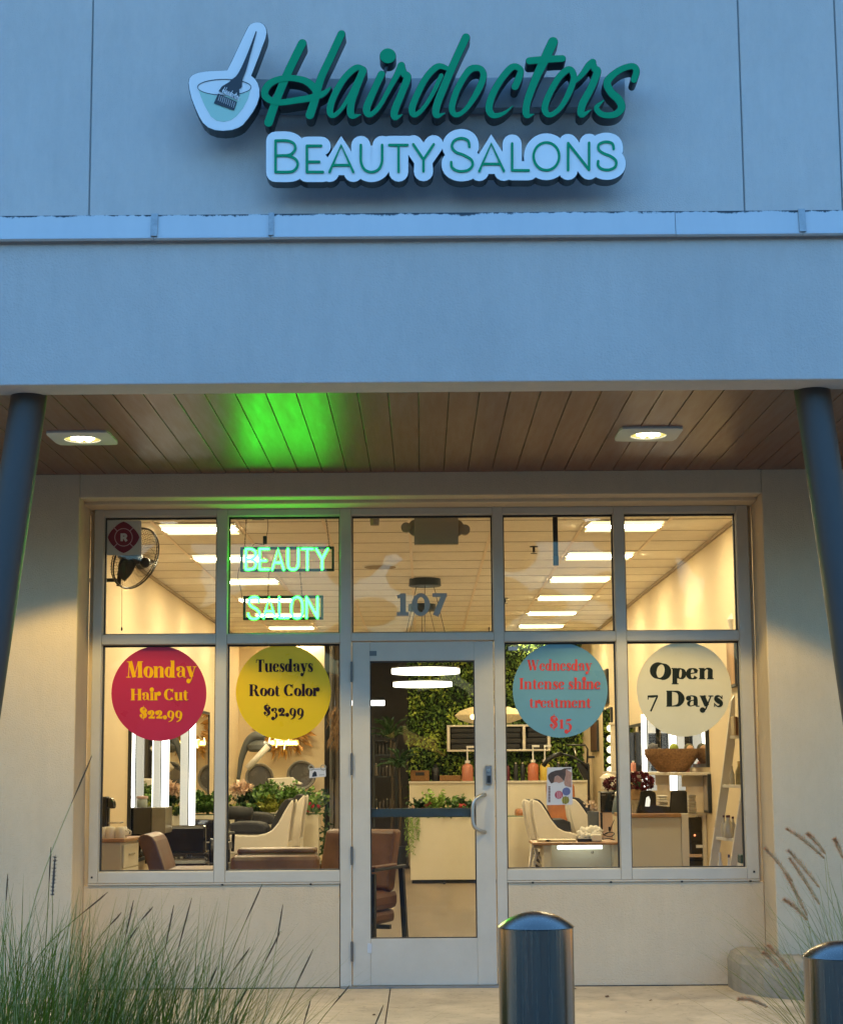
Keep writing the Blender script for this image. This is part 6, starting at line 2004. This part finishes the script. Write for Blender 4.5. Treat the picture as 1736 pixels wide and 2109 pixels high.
m_.build('weave', m_wicker, t, smooth=True)
for nm, x, y, col, r in (('grey', 515, 30, (.16, .16, .17), 56), ('lime', 755, 30, (.3, .36, .06), 50), ('olive', 930, 32, (.12, .11, .07), 55), ('peach', 940, 40, (.55, .32, .18), 40)):
    p = UC('O', x, y, Yk2 + (.0 if nm != 'olive' else .06))
    p.x -= UC('O', 740, 300, Yk2).x - cx_
    o = MB().ball((p.x, Yk2 + (.06 if nm == 'olive' else -.01), p.z - .01), r * .18 / sc(Yk2) * 1.05, n=18, m_=12).build('wool_ball', mat('wool_' + nm, col, .95, var=.4, vs_=40, bump=.8, bs=120), None, smooth='all')
    tag(o, '%s wool ball lying in the wicker basket' % nm, 'ball', 'wool balls in the basket')
for args in ((912, 218, 62, 4.35, (.62, .42, .06), 'amber_liquid', 'yellow bottle on the shelf just past the wicker basket'),
             (990, 196, 72, 4.1, (.5, .2, .15), 'rose_liquid', 'rose pink bottle on the shelf between basket and ladder shelf'),
             (238, 222, 64, 7.6, (.48, .2, .15), 'rose_liquid', 'rose pink bottle at the far end of the wall shelf')):
    x, y, w_, Y, col, nm, lb = args
    c = UC('O', x, y, Y)
    bottle(min(c.x, RXR - .08), zs, Y, w_ * .18 / sc(Y) / 2, max(.1, c.z - zs), col, nm, lb)
# panels between the light columns, added as solid reflections of chair backs
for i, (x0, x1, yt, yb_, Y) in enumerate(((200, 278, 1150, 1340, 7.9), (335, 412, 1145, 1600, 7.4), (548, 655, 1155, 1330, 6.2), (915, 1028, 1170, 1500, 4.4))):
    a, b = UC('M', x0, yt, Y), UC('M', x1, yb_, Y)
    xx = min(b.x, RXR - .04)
    t = MB().box(xx - (b.x - a.x), xx, Y, Y + .03, zs + .001, a.z).build('mirrored_chair_panel', m_gloss, None, bevel=.004)
    tag(t, ('black panel standing in for a mirrored chair back at the far shelf end', 'tall black panel standing in for a mirrored chair back by the first column', 'black panel standing in for a mirrored chair back between the light columns', 'black panel standing in for a mirrored chair back by the rose bottle')[i], 'panel', 'black panels standing in for mirrored chair backs')

# --- cream counter with oak top
Yc2 = 2.7
a, b = UC('O', 100, 800, Yc2), UC('O', 865, 800, Yc2)
e = UC('O', 782, 800, Yc2)
zt_ = UC('O', 500, 795, Yc2).z
t = thing('reception_counter', 'cream reception counter with an oak top under the Open 7 Days sticker', 'counter', ((a.x + b.x) / 2, Yc2 + .2, 0))
MB().box(a.x, e.x, Yc2 + .01, Yc2 + .5, .001, zt_ - .03).build('front_panel', m_cab, t, bevel=.003)
MB().box(e.x + .002, b.x, Yc2, Yc2 + .5, .001, zt_ - .002).build('end_panel', m_shell, t, bevel=.003)
MB().box(a.x, e.x + .001, Yc2 - .01, Yc2 + .5, zt_ - .029, zt_).build('top', m_wood, t, bevel=.004)
t = thing('oak_block', 'pale oak block with a pale patterned wrap on the counter below the bouquet', 'box', UC('O', 265, 770, Yc2 + .3))
pbox('O', 215, 515, 330, 640, Yc2 + .25, .12).build('block', mat('oak_pale', (.5, .3, .12), .5, var=.4, vs_=8), t, bevel=.006)
p = UC('O', 215, 640, Yc2 + .25); q = UC('O', 330, 640, Yc2 + .25)
MB().box(p.x + .002, q.x - .002, Yc2 + .252, Yc2 + .368, zt_ + .001, p.z - .0005).build('wrap', mat('wrap_cream', (.5, .4, .24), .6, var=.5, vs_=14), t, bevel=.004)
Yd = Yc2 + .15
t = thing('card_terminal', 'black curved card terminal on the oak counter top', 'card terminal', UC('O', 380, 770, Yd), )
MB().prism([T5('O', Yd)(*q) for q in ((320, 545), (370, 528), (440, 528), (485, 545), (498, 580), (500, 700), (660, 715), (662, 789), (270, 789), (285, 720), (310, 640))], Yd, Yd + .05).build('body', m_gloss, t, bevel=.006)
MB().prism([T5('O', Yd - .002)(*q) for q in ((385, 610), (415, 592), (432, 640), (425, 712), (372, 712), (378, 660))], Yd - .002, Yd - .0005).build('screen', mat('screen_pale', (.6, .6, .58), .2, emit=(1, .98, .9), es=.8), t)
t = thing('payment_screen', 'square black screen on the oak counter beside the white towels', 'screen', UC('O', 760, 770, Yd))
MB().prism([T5('O', Yd)(*q) for q in ((668, 545), (700, 530), (835, 528), (852, 545), (862, 789), (650, 789))], Yd, Yd + .03).build('body', m_gloss, t, bevel=.006)
# white towels stacked
def towels(cr, x0, x1, y0, y1, n, Y, label):
    t = thing('towel_stack', label, 'towels', UC(cr, (x0 + x1) / 2, y1, Y), 'white towel stacks')
    for i in range(n):
        a = y0 + (y1 - y0) * i / n; b = y0 + (y1 - y0) * (i + .93) / n
        pbox(cr, x0 + rn.uniform(-6, 6), a, x1 + rn.uniform(-10, 6) - (n - i) * 3, b, Y + rn.uniform(0, .02), .16).build('towel', m_towel, t, bevel=.008)
    return t
towels('O', 535, 652, 585, 782, 7, Yd + .13, 'white towel stack between the two black screens')
tw = towels('O', 868, 975, 580, 790, 6, 3.6, 'taller white towel stack beside the black drawer trolley')
# white shelf unit & black trolley
Yg2 = 3.6
a, b = UC('O', 868, 792, Yg2), UC('O', 1200, 815, Yg2)
t = thing('white_desk', 'white desk top over the black drawer trolley', 'desk', ((a.x + b.x) / 2, Yg2 + .2, 0))
MB().box(a.x - .1, min(b.x, RXR - .005), Yg2 - .02, Yg2 + .4, b.z, a.z).build('top', m_shell, t, bevel=.004)
MB().box(min(b.x, RXR - .005) - .03, min(b.x, RXR - .005), Yg2 + .0, Yg2 + .38, .001, b.z - .001).build('leg', m_shell, t)
p = UC('O', 875, 1262, Yg2); q = UC('O', 1120, 1295, Yg2)
MB().box(p.x - .1, min(q.x, RXR - .04), Yg2 + .05, Yg2 + .38, q.z, p.z).build('shelf', mat('shelf_pink', (.62, .44, .32), .5), t)
t = thing('drawer_trolley', 'black drawer trolley with a small white label under the white desk', 'trolley', (UC('O', 975, 1100, Yg2).x, Yg2 + .2, 0))
p, q = UC('O', 872, 822, Yg2 + .06), UC('O', 1082, 1255, Yg2 + .06)
MB().box(p.x, q.x, Yg2 + .06, Yg2 + .36, q.z, p.z - .012).build('cabinet', m_gloss, t, bevel=.006)
for i in range(3):
    za = p.z - .03 - i * (p.z - q.z - .03) / 3
    MB().box(p.x + .008, q.x - .008, Yg2 + .048, Yg2 + .059, za - (p.z - q.z - .03) / 3 + .008, za).build('drawer', m_gloss, t, bevel=.003)
pbox('O', 955, 1152, 1064, 1186, Yg2 + .044, .003).build('label_plate', m_white, t)
MB().ball(tuple(UC('O', 940, 1042, Yg2 + .045)), .009).build('pilot_light', mat('red_dot', (.9, .2, .1), .4, emit=(1, .25, .1), es=2.5), t)
t2 = thing('floor_crate', 'black crate on the floor below the drawer trolley', 'crate', (UC('O', 975, 1350, Yg2).x, Yg2 + .2, 0))
p, q = UC('O', 875, 1302, Yg2 + .06), UC('O', 1085, 1302, Yg2 + .06)
MB().box(p.x, q.x, Yg2 + .06, Yg2 + .36, .001, p.z - .02).build('body', m_gloss, t2, bevel=.008)
MB().box(p.x - .004, q.x + .004, Yg2 + .05, Yg2 + .37, p.z - .019, p.z - .004).build('lid', m_black, t2, bevel=.004)
t = wall_piece('O', 1080, 1135, 340, 780, 'grey framed panel on the side wall below the shelf end', mat('panel_grey', (.3, .25, .2), .5))

# --- ladder shelf by the window
Yl = 1.25
T = T5('O', Yl)
t = thing('ladder_shelf', 'white leaning ladder shelf beside the window frame', 'shelf', (U(1500, 1650, Yl).x, Yl + .2, 0))
def rail(pts, y0, y1):
    MB().prism([T5('O', Yl)(*q) for q in pts], y0, y1).build('side_rail', m_shell, t, bevel=.004)
ztop = UC('M', 1385, 690, Yl).z
def railp(x0, x1, top, bot):
    pass
pts = [(1392, -560), (1402, -540), (1402, 0), (1320, 600), (1200, 1400), (1130, 2000), (1010, 2000), (1108, 1400), (1250, 400), (1300, 0), (1360, -500)]
zz = [T5('O', Yl + .36)(*q) for q in pts]
zz = [(x, max(z, .002)) for x, z in zz]
MB().prism(zz, Yl + .36, Yl + .395).build('side_rail', m_shell, t, bevel=.003)
pts = [(1545, -400), (1600, -400), (1600, 1400), (1520, 2000), (1250, 2000), (1340, 1400), (1400, 980), (1450, 660), (1492, 300), (1520, 0)]
zz = [(x, max(z, .002)) for x, z in (T(*q) for q in pts)]
MB().prism(zz, Yl - .02, Yl + .015).build('side_rail', m_shell, t, bevel=.003)
shelves = []
for (xa, ya, xb, yb_) in ((1255, 462, 1480, 475), (1178, 1058, 1400, 1085), (1340, -98, 1520, -90), (1100, 1600, 1330, 1620)):
    p, q = UC('O', xa, ya, Yl + .36), UC('O', xb, yb_, Yl + .02)
    MB().slab([(p.x, Yl + .358), (q.x, Yl + .017), (q.x + .12, Yl + .017), (p.x + .2, Yl + .358)], p.z - .022, p.z).build('shelf', m_shell, t, bevel=.002)
    shelves.append(p.z)
def item(name, lab, cat, cr, x, ytop, w_, zb, Y, m1, m2=None, kind='bottle'):
    c = UC(cr, x, ytop, Y)
    r = w_ * .18 / sc(Y) / 2
    h = max(.03, c.z - zb)
    o = thing(name, lab, cat, (c.x, Y, zb))
    if kind == 'bottle':
        MB().lathe([(r * .95, 0), (r, .01), (r, h * .55), (r * .4, h * .78), (r * .4, h * .9)], (c.x, Y, zb + .001), 18).build('bottle_body', m1, o, smooth=True)
        MB().cyl((c.x, Y, zb + h * .9 + .0015), r * .45, h * .1, 12).build('cap', m2 or m_dkmetal, o, smooth=True)
    else:
        MB().box(c.x - r, c.x + r, Y - .06, Y + .06, zb + .001, zb + h).build('box_body', m1, o, bevel=.003)
        MB().box(c.x - r * .8, c.x + r * .8, Y - .062, Y - .0605, zb + h * .3, zb + h * .7).build('label_plate', m2 or m_white, o)
mg = mat('clear_jar', (.5, .45, .34), .15)
mdr = mat('dark_red_cap', (.1, .02, .02), .4)
item('glass_bottle', 'clear bottle with a dark red cap on the lower ladder shelf', 'bottle', 'O', 1320, 815, 110, shelves[1], Yl + .15, mg, mdr)
item('glass_bottle', 'second clear bottle with a dark red cap behind on the lower ladder shelf', 'bottle', 'O', 1270, 815, 60, shelves[1], Yl + .26, mg, mdr)
item('glass_bottle', 'tall clear bottle at the outer edge of the lower ladder shelf', 'bottle', 'O', 1375, 830, 60, shelves[1], Yl + .28, mg, mdr)
item('product_box', 'olive patterned box on the middle ladder shelf', 'box', 'O', 1445, 195, 90, shelves[0], Yl + .2, mat('box_olive', (.34, .27, .12), .6, var=.4, vs_=20), mat('box_tan', (.5, .4, .22), .6))
item('glass_jar', 'slim clear jar on the middle ladder shelf', 'jar', 'O', 1365, 250, 55, shelves[0], Yl + .22, mg, mg)
mbk = [mat('book_cream', (.5, .38, .22), .6), mat('book_brown', (.16, .06, .02), .6), mat('book_grey', (.14, .13, .11), .6)]
for i, (x, mm, lb) in enumerate(((1378, mbk[0], 'cream book'), (1400, mbk[1], 'brown book'), (1425, mbk[0], 'pale cream book'), (1450, mbk[2], 'dark grey book'))):
    item('book', '%s standing on the top ladder shelf' % lb, 'book', 'O', x, -320 + i * 6, 22, shelves[2], Yl + .2, mm, mbk[i % 2], 'box')
item('lotion_bottle', 'white lotion bottle low behind the ladder shelf', 'bottle', 'O', 1228, 1240, 70, shelves[3], Yl + .2, m_white, m_white)
item('lotion_bottle', 'white lotion bottle with a blue cap low behind the ladder shelf', 'bottle', 'O', 1330, 1265, 60, shelves[3], Yl + .2, m_white, mat('blue_cap', (.08, .1, .2), .4))
t = thing('green_box', 'dark green box on a white stand in the corner by the window frame', 'box', (UC('O', 1495, 1400, .9).x, 1.0, 0))
pbox('O', 1465, 1270, 1530, 1365, .9, .12).build('box_body', mat('box_green', (.02, .06, .05), .5), t, bevel=.004)
p = UC('O', 1465, 1366, .9); q = UC('O', 1530, 1366, .9)
MB().box(p.x, q.x, .9, 1.02, .001, p.z - .001).build('stand', m_white, t)
a, b = UC('M', 1345, 100, 3.4), UC('M', 1460, 650, 3.4)
t = wall_piece('M', 1352, 1450, 105, 645, 'tall wooden slab art on the side wall over the ladder shelf', mat('slab_wood', (.36, .2, .08), .6, var=.5, vs_=5, stretch=(1, 4, .6)))
t = thing('wall_hook', 'small cream arched sconce on the side wall at the pane corner', 'sconce', UC('E', 1400, 1420, 2.2))
MB().tube([UC('E', x, y, 2.2) for x, y in ((1335, 1378), (1355, 1350), (1390, 1335), (1440, 1332))], .012, 10).build('arm', m_dkmetal, t, smooth='all')
MB().lathe([(.05, -.06), (.075, .02), (.04, .07), (.001, .075)], UC('E', 1420, 1400, 2.2), 20).build('sconce_shade', m_shell, t, smooth=True)

# --- things on the ceiling and over the door
a, b = UC('C', 742, 170, .35), UC('C', 1222, 480, .35)
t = thing('exit_light', 'emergency light box with two round lamp heads over the door, seen from behind', 'emergency light', ((a.x + b.x) / 2, .35, b.z))
MB().box(a.x, b.x, .33, .385, b.z, a.z).build('case', mat('case_grey', (.36, .31, .22), .5), t, bevel=.004)
for x, y, r in ((655, 295, 56), (1292, 318, 58)):
    c = UC('C', x, y, .38)
    MB().lathe([(r * .19 / sc(.38), 0), (r * .19 / sc(.38), -.05), (r * .1 / sc(.38), -.075)], c, 28, 'Y').build('lamp_head', MATS['case_grey'], t, smooth=True)
for x0, x1, y0, y1 in ((690, 745, 200, 390), (1220, 1262, 215, 400)):
    c = UC('C', (x0 + x1) / 2, 300, .40)
    MB().lathe([(95 * .19 / sc(.4), 0), (95 * .19 / sc(.4), -.03)], (c.x + (.03 if x0 < 900 else -.03), .40, c.z), 28, 'Y').build('lamp_arm', MATS['case_grey'], t, smooth=True)
MB().box((a.x + b.x) / 2 - .03, (a.x + b.x) / 2 + .03, .34, .375, a.z, RZ - .001).build('stem', MATS['case_grey'], t)
c = UC('C', 315, 225, .3)
t = thing('motion_sensor', 'small grey motion sensor over the door', 'sensor', c)
MB().lathe([(.028, -.03), (.033, 0), (.03, .03), (.01, .05)], c, 20).build('body', MATS['case_grey'], t, smooth=True)
MB().box(c.x - .008, c.x + .012, c.y, c.y + .02, c.z + .04, RZ - .001).build('bracket', MATS['case_grey'], t)
c = Uz(*k('C', 375, 718), RZ)
t = thing('ceiling_speaker', 'round grey ceiling speaker beside the ring pendant canopy', 'speaker', (c.x, c.y, RZ))
MB().lathe([(.10, -.018), (.145, -.012), (.15, -.003)], (c.x, c.y, RZ), 40).build('grille', mat('grille_grey', (.34, .27, .18), .7), t, smooth=True)
MB().lathe([(.152, -.009), (.165, -.006), (.165, -.003)], (c.x, c.y, RZ), 40).build('rim', m_trofw, t, smooth=True)
for cr, x, y, lb in (('D', 485, 572, 'small dark sprinkler head on the ceiling beside the black rail'), ('D', 130, 1212, 'small dark sprinkler head on the ceiling by the door post')):
    c = Uz(*k(cr, x, y), RZ)
    t = thing('sprinkler', lb, 'sprinkler', (c.x, c.y, RZ), 'ceiling sprinklers')
    MB().lathe([(.035, -.006), (.035, -.0005)], (c.x, c.y, RZ), 16).build('plate', m_dkmetal, t)
    MB().lathe([(.012, -.05), (.01, -.006)], (c.x, c.y, RZ), 10).lathe([(.028, -.062), (.028, -.058)], (c.x, c.y, RZ), 12).build('nozzle', m_dkmetal, t)
a, b = UC('D', 716, 178, .2), UC('D', 788, 800, .2)
t = thing('hanging_rail', 'dark flat rail hanging upright behind the glass above the blue sticker', 'rail', ((a.x + b.x) / 2, .2, b.z))
MB().box(a.x, b.x, .19, .215, b.z, RZ - .001).build('rail_body', mat('rail_dark', (.035, .032, .028), .35, .3, var=.3, vs_=6), t, bevel=.003)
MB().box(a.x - .001, b.x + .001, .188, .217, b.z - .004, UC('D', 700, 690, .2).z).build('sky_reflection_end', mat('sky_reflection_blue', (.05, .085, .11), .4), t)  # blue sleeve paints the sky's reflection onto the rail's lower end

# --- wall fan
Yf = 1.55
c = UC('A', 598, 755, Yf)
t = thing('wall_fan', 'black wall fan with a wire cage tilted down behind the R sticker', 'fan', c)
ax = Vector((.74, -.42, -.36)).normalized()             # blows into the room and down
u_ = ax.cross(Vector((0, 0, 1))).normalized(); v_ = ax.cross(u_).normalized()
Rr = .232
def fp(a, r, h): return c + u_ * (r * cos(a)) + v_ * (r * sin(a)) + ax * h
m_ = MB()
m_.tube([fp(2 * pi * j / 48, Rr, 0) for j in range(48)], .0065, 6, loop=True)
m_.tube([fp(2 * pi * j / 48, Rr, -.02) for j in range(48)], .004, 6, loop=True)
m_.build('cage_rim', m_black, t, smooth='all')
m_ = MB()
for j in range(56):
    a = 2 * pi * j / 56
    m_.tube([fp(a, .045, .085), fp(a + .1, Rr * .45, .08), fp(a + .2, Rr * .8, .045), fp(a + .24, Rr, 0)], .0011, 4)
    m_.tube([fp(a, .05, -.09), fp(a - .05, Rr * .6, -.085), fp(a - .1, Rr * .95, -.045), fp(a - .1, Rr, -.01)], .0011, 4)
for rr, h in ((.11, .079), (.17, .06), (.12, -.088)):
    m_.tube([fp(2 * pi * j / 40, rr, h) for j in range(40)], .0014, 4, loop=True)
m_.build('cage_wires', m_dkmetal, t)
m_ = MB()
for b_ in range(3):
    a0 = 2 * pi * b_ / 3 + .5
    vs, fs = [], []
    for i in range(7):
        r = .03 + .165 * i / 6
        wd = .5 * (.25 + .75 * sin(pi * min(1, .2 + i / 7)))
        for s_ in (-1, 0, 1):
            a = a0 + s_ * wd + i * .08
            vs.append(fp(a, r, .01 + s_ * .028))
    for i in range(6):
        for s_ in (0, 1):
            fs.append((3 * i + s_, 3 * i + s_ + 1, 3 * i + 4 + s_, 3 * i + 3 + s_))
    m_.add(vs, fs)
m_.build('blades', mat('fan_blade', (.05, .048, .042), .35), t, smooth='all')
MB().tube([fp(0, 0, -.16), fp(0, 0, -.14), fp(0, 0, -.05), fp(0, 0, .03), fp(0, 0, .05)], [.03, .055, .06, .04, .02], 20).build('motor', m_black, t, smooth=True)
MB().ball(tuple(fp(0, 0, .088)), .04, n=14).build('hub_badge', m_dkmetal, t, smooth='all')
p1, p2 = UC('A', 395, 830, Yf), UC('A', 370, 1110, Yf)
MB().tube([fp(0, 0, -.12), p1, p2], .017, 10).build('neck', m_black, t, smooth='all')
p3 = UC('A', 365, 1030, Yf)
MB().tube([Vector((RXL + .03, Yf, p3.z)), p3], .014, 10).build('bracket', m_black, t, smooth='all')
MB().box(RXL + .0005, RXL + .03, Yf - .06, Yf + .06, p3.z - .1, p3.z + .1).build('wall_plate', m_black, t, bevel=.006)
p4 = UC('A', 416, 730, Yf - .1); p5 = UC('A', 410, 1660, Yf - .1)
MB().tube([p4, p5], .0016, 5).ball(tuple(p5), .007, .007, .014, 8, 6).build('pull_cord', m_dkmetal, t)
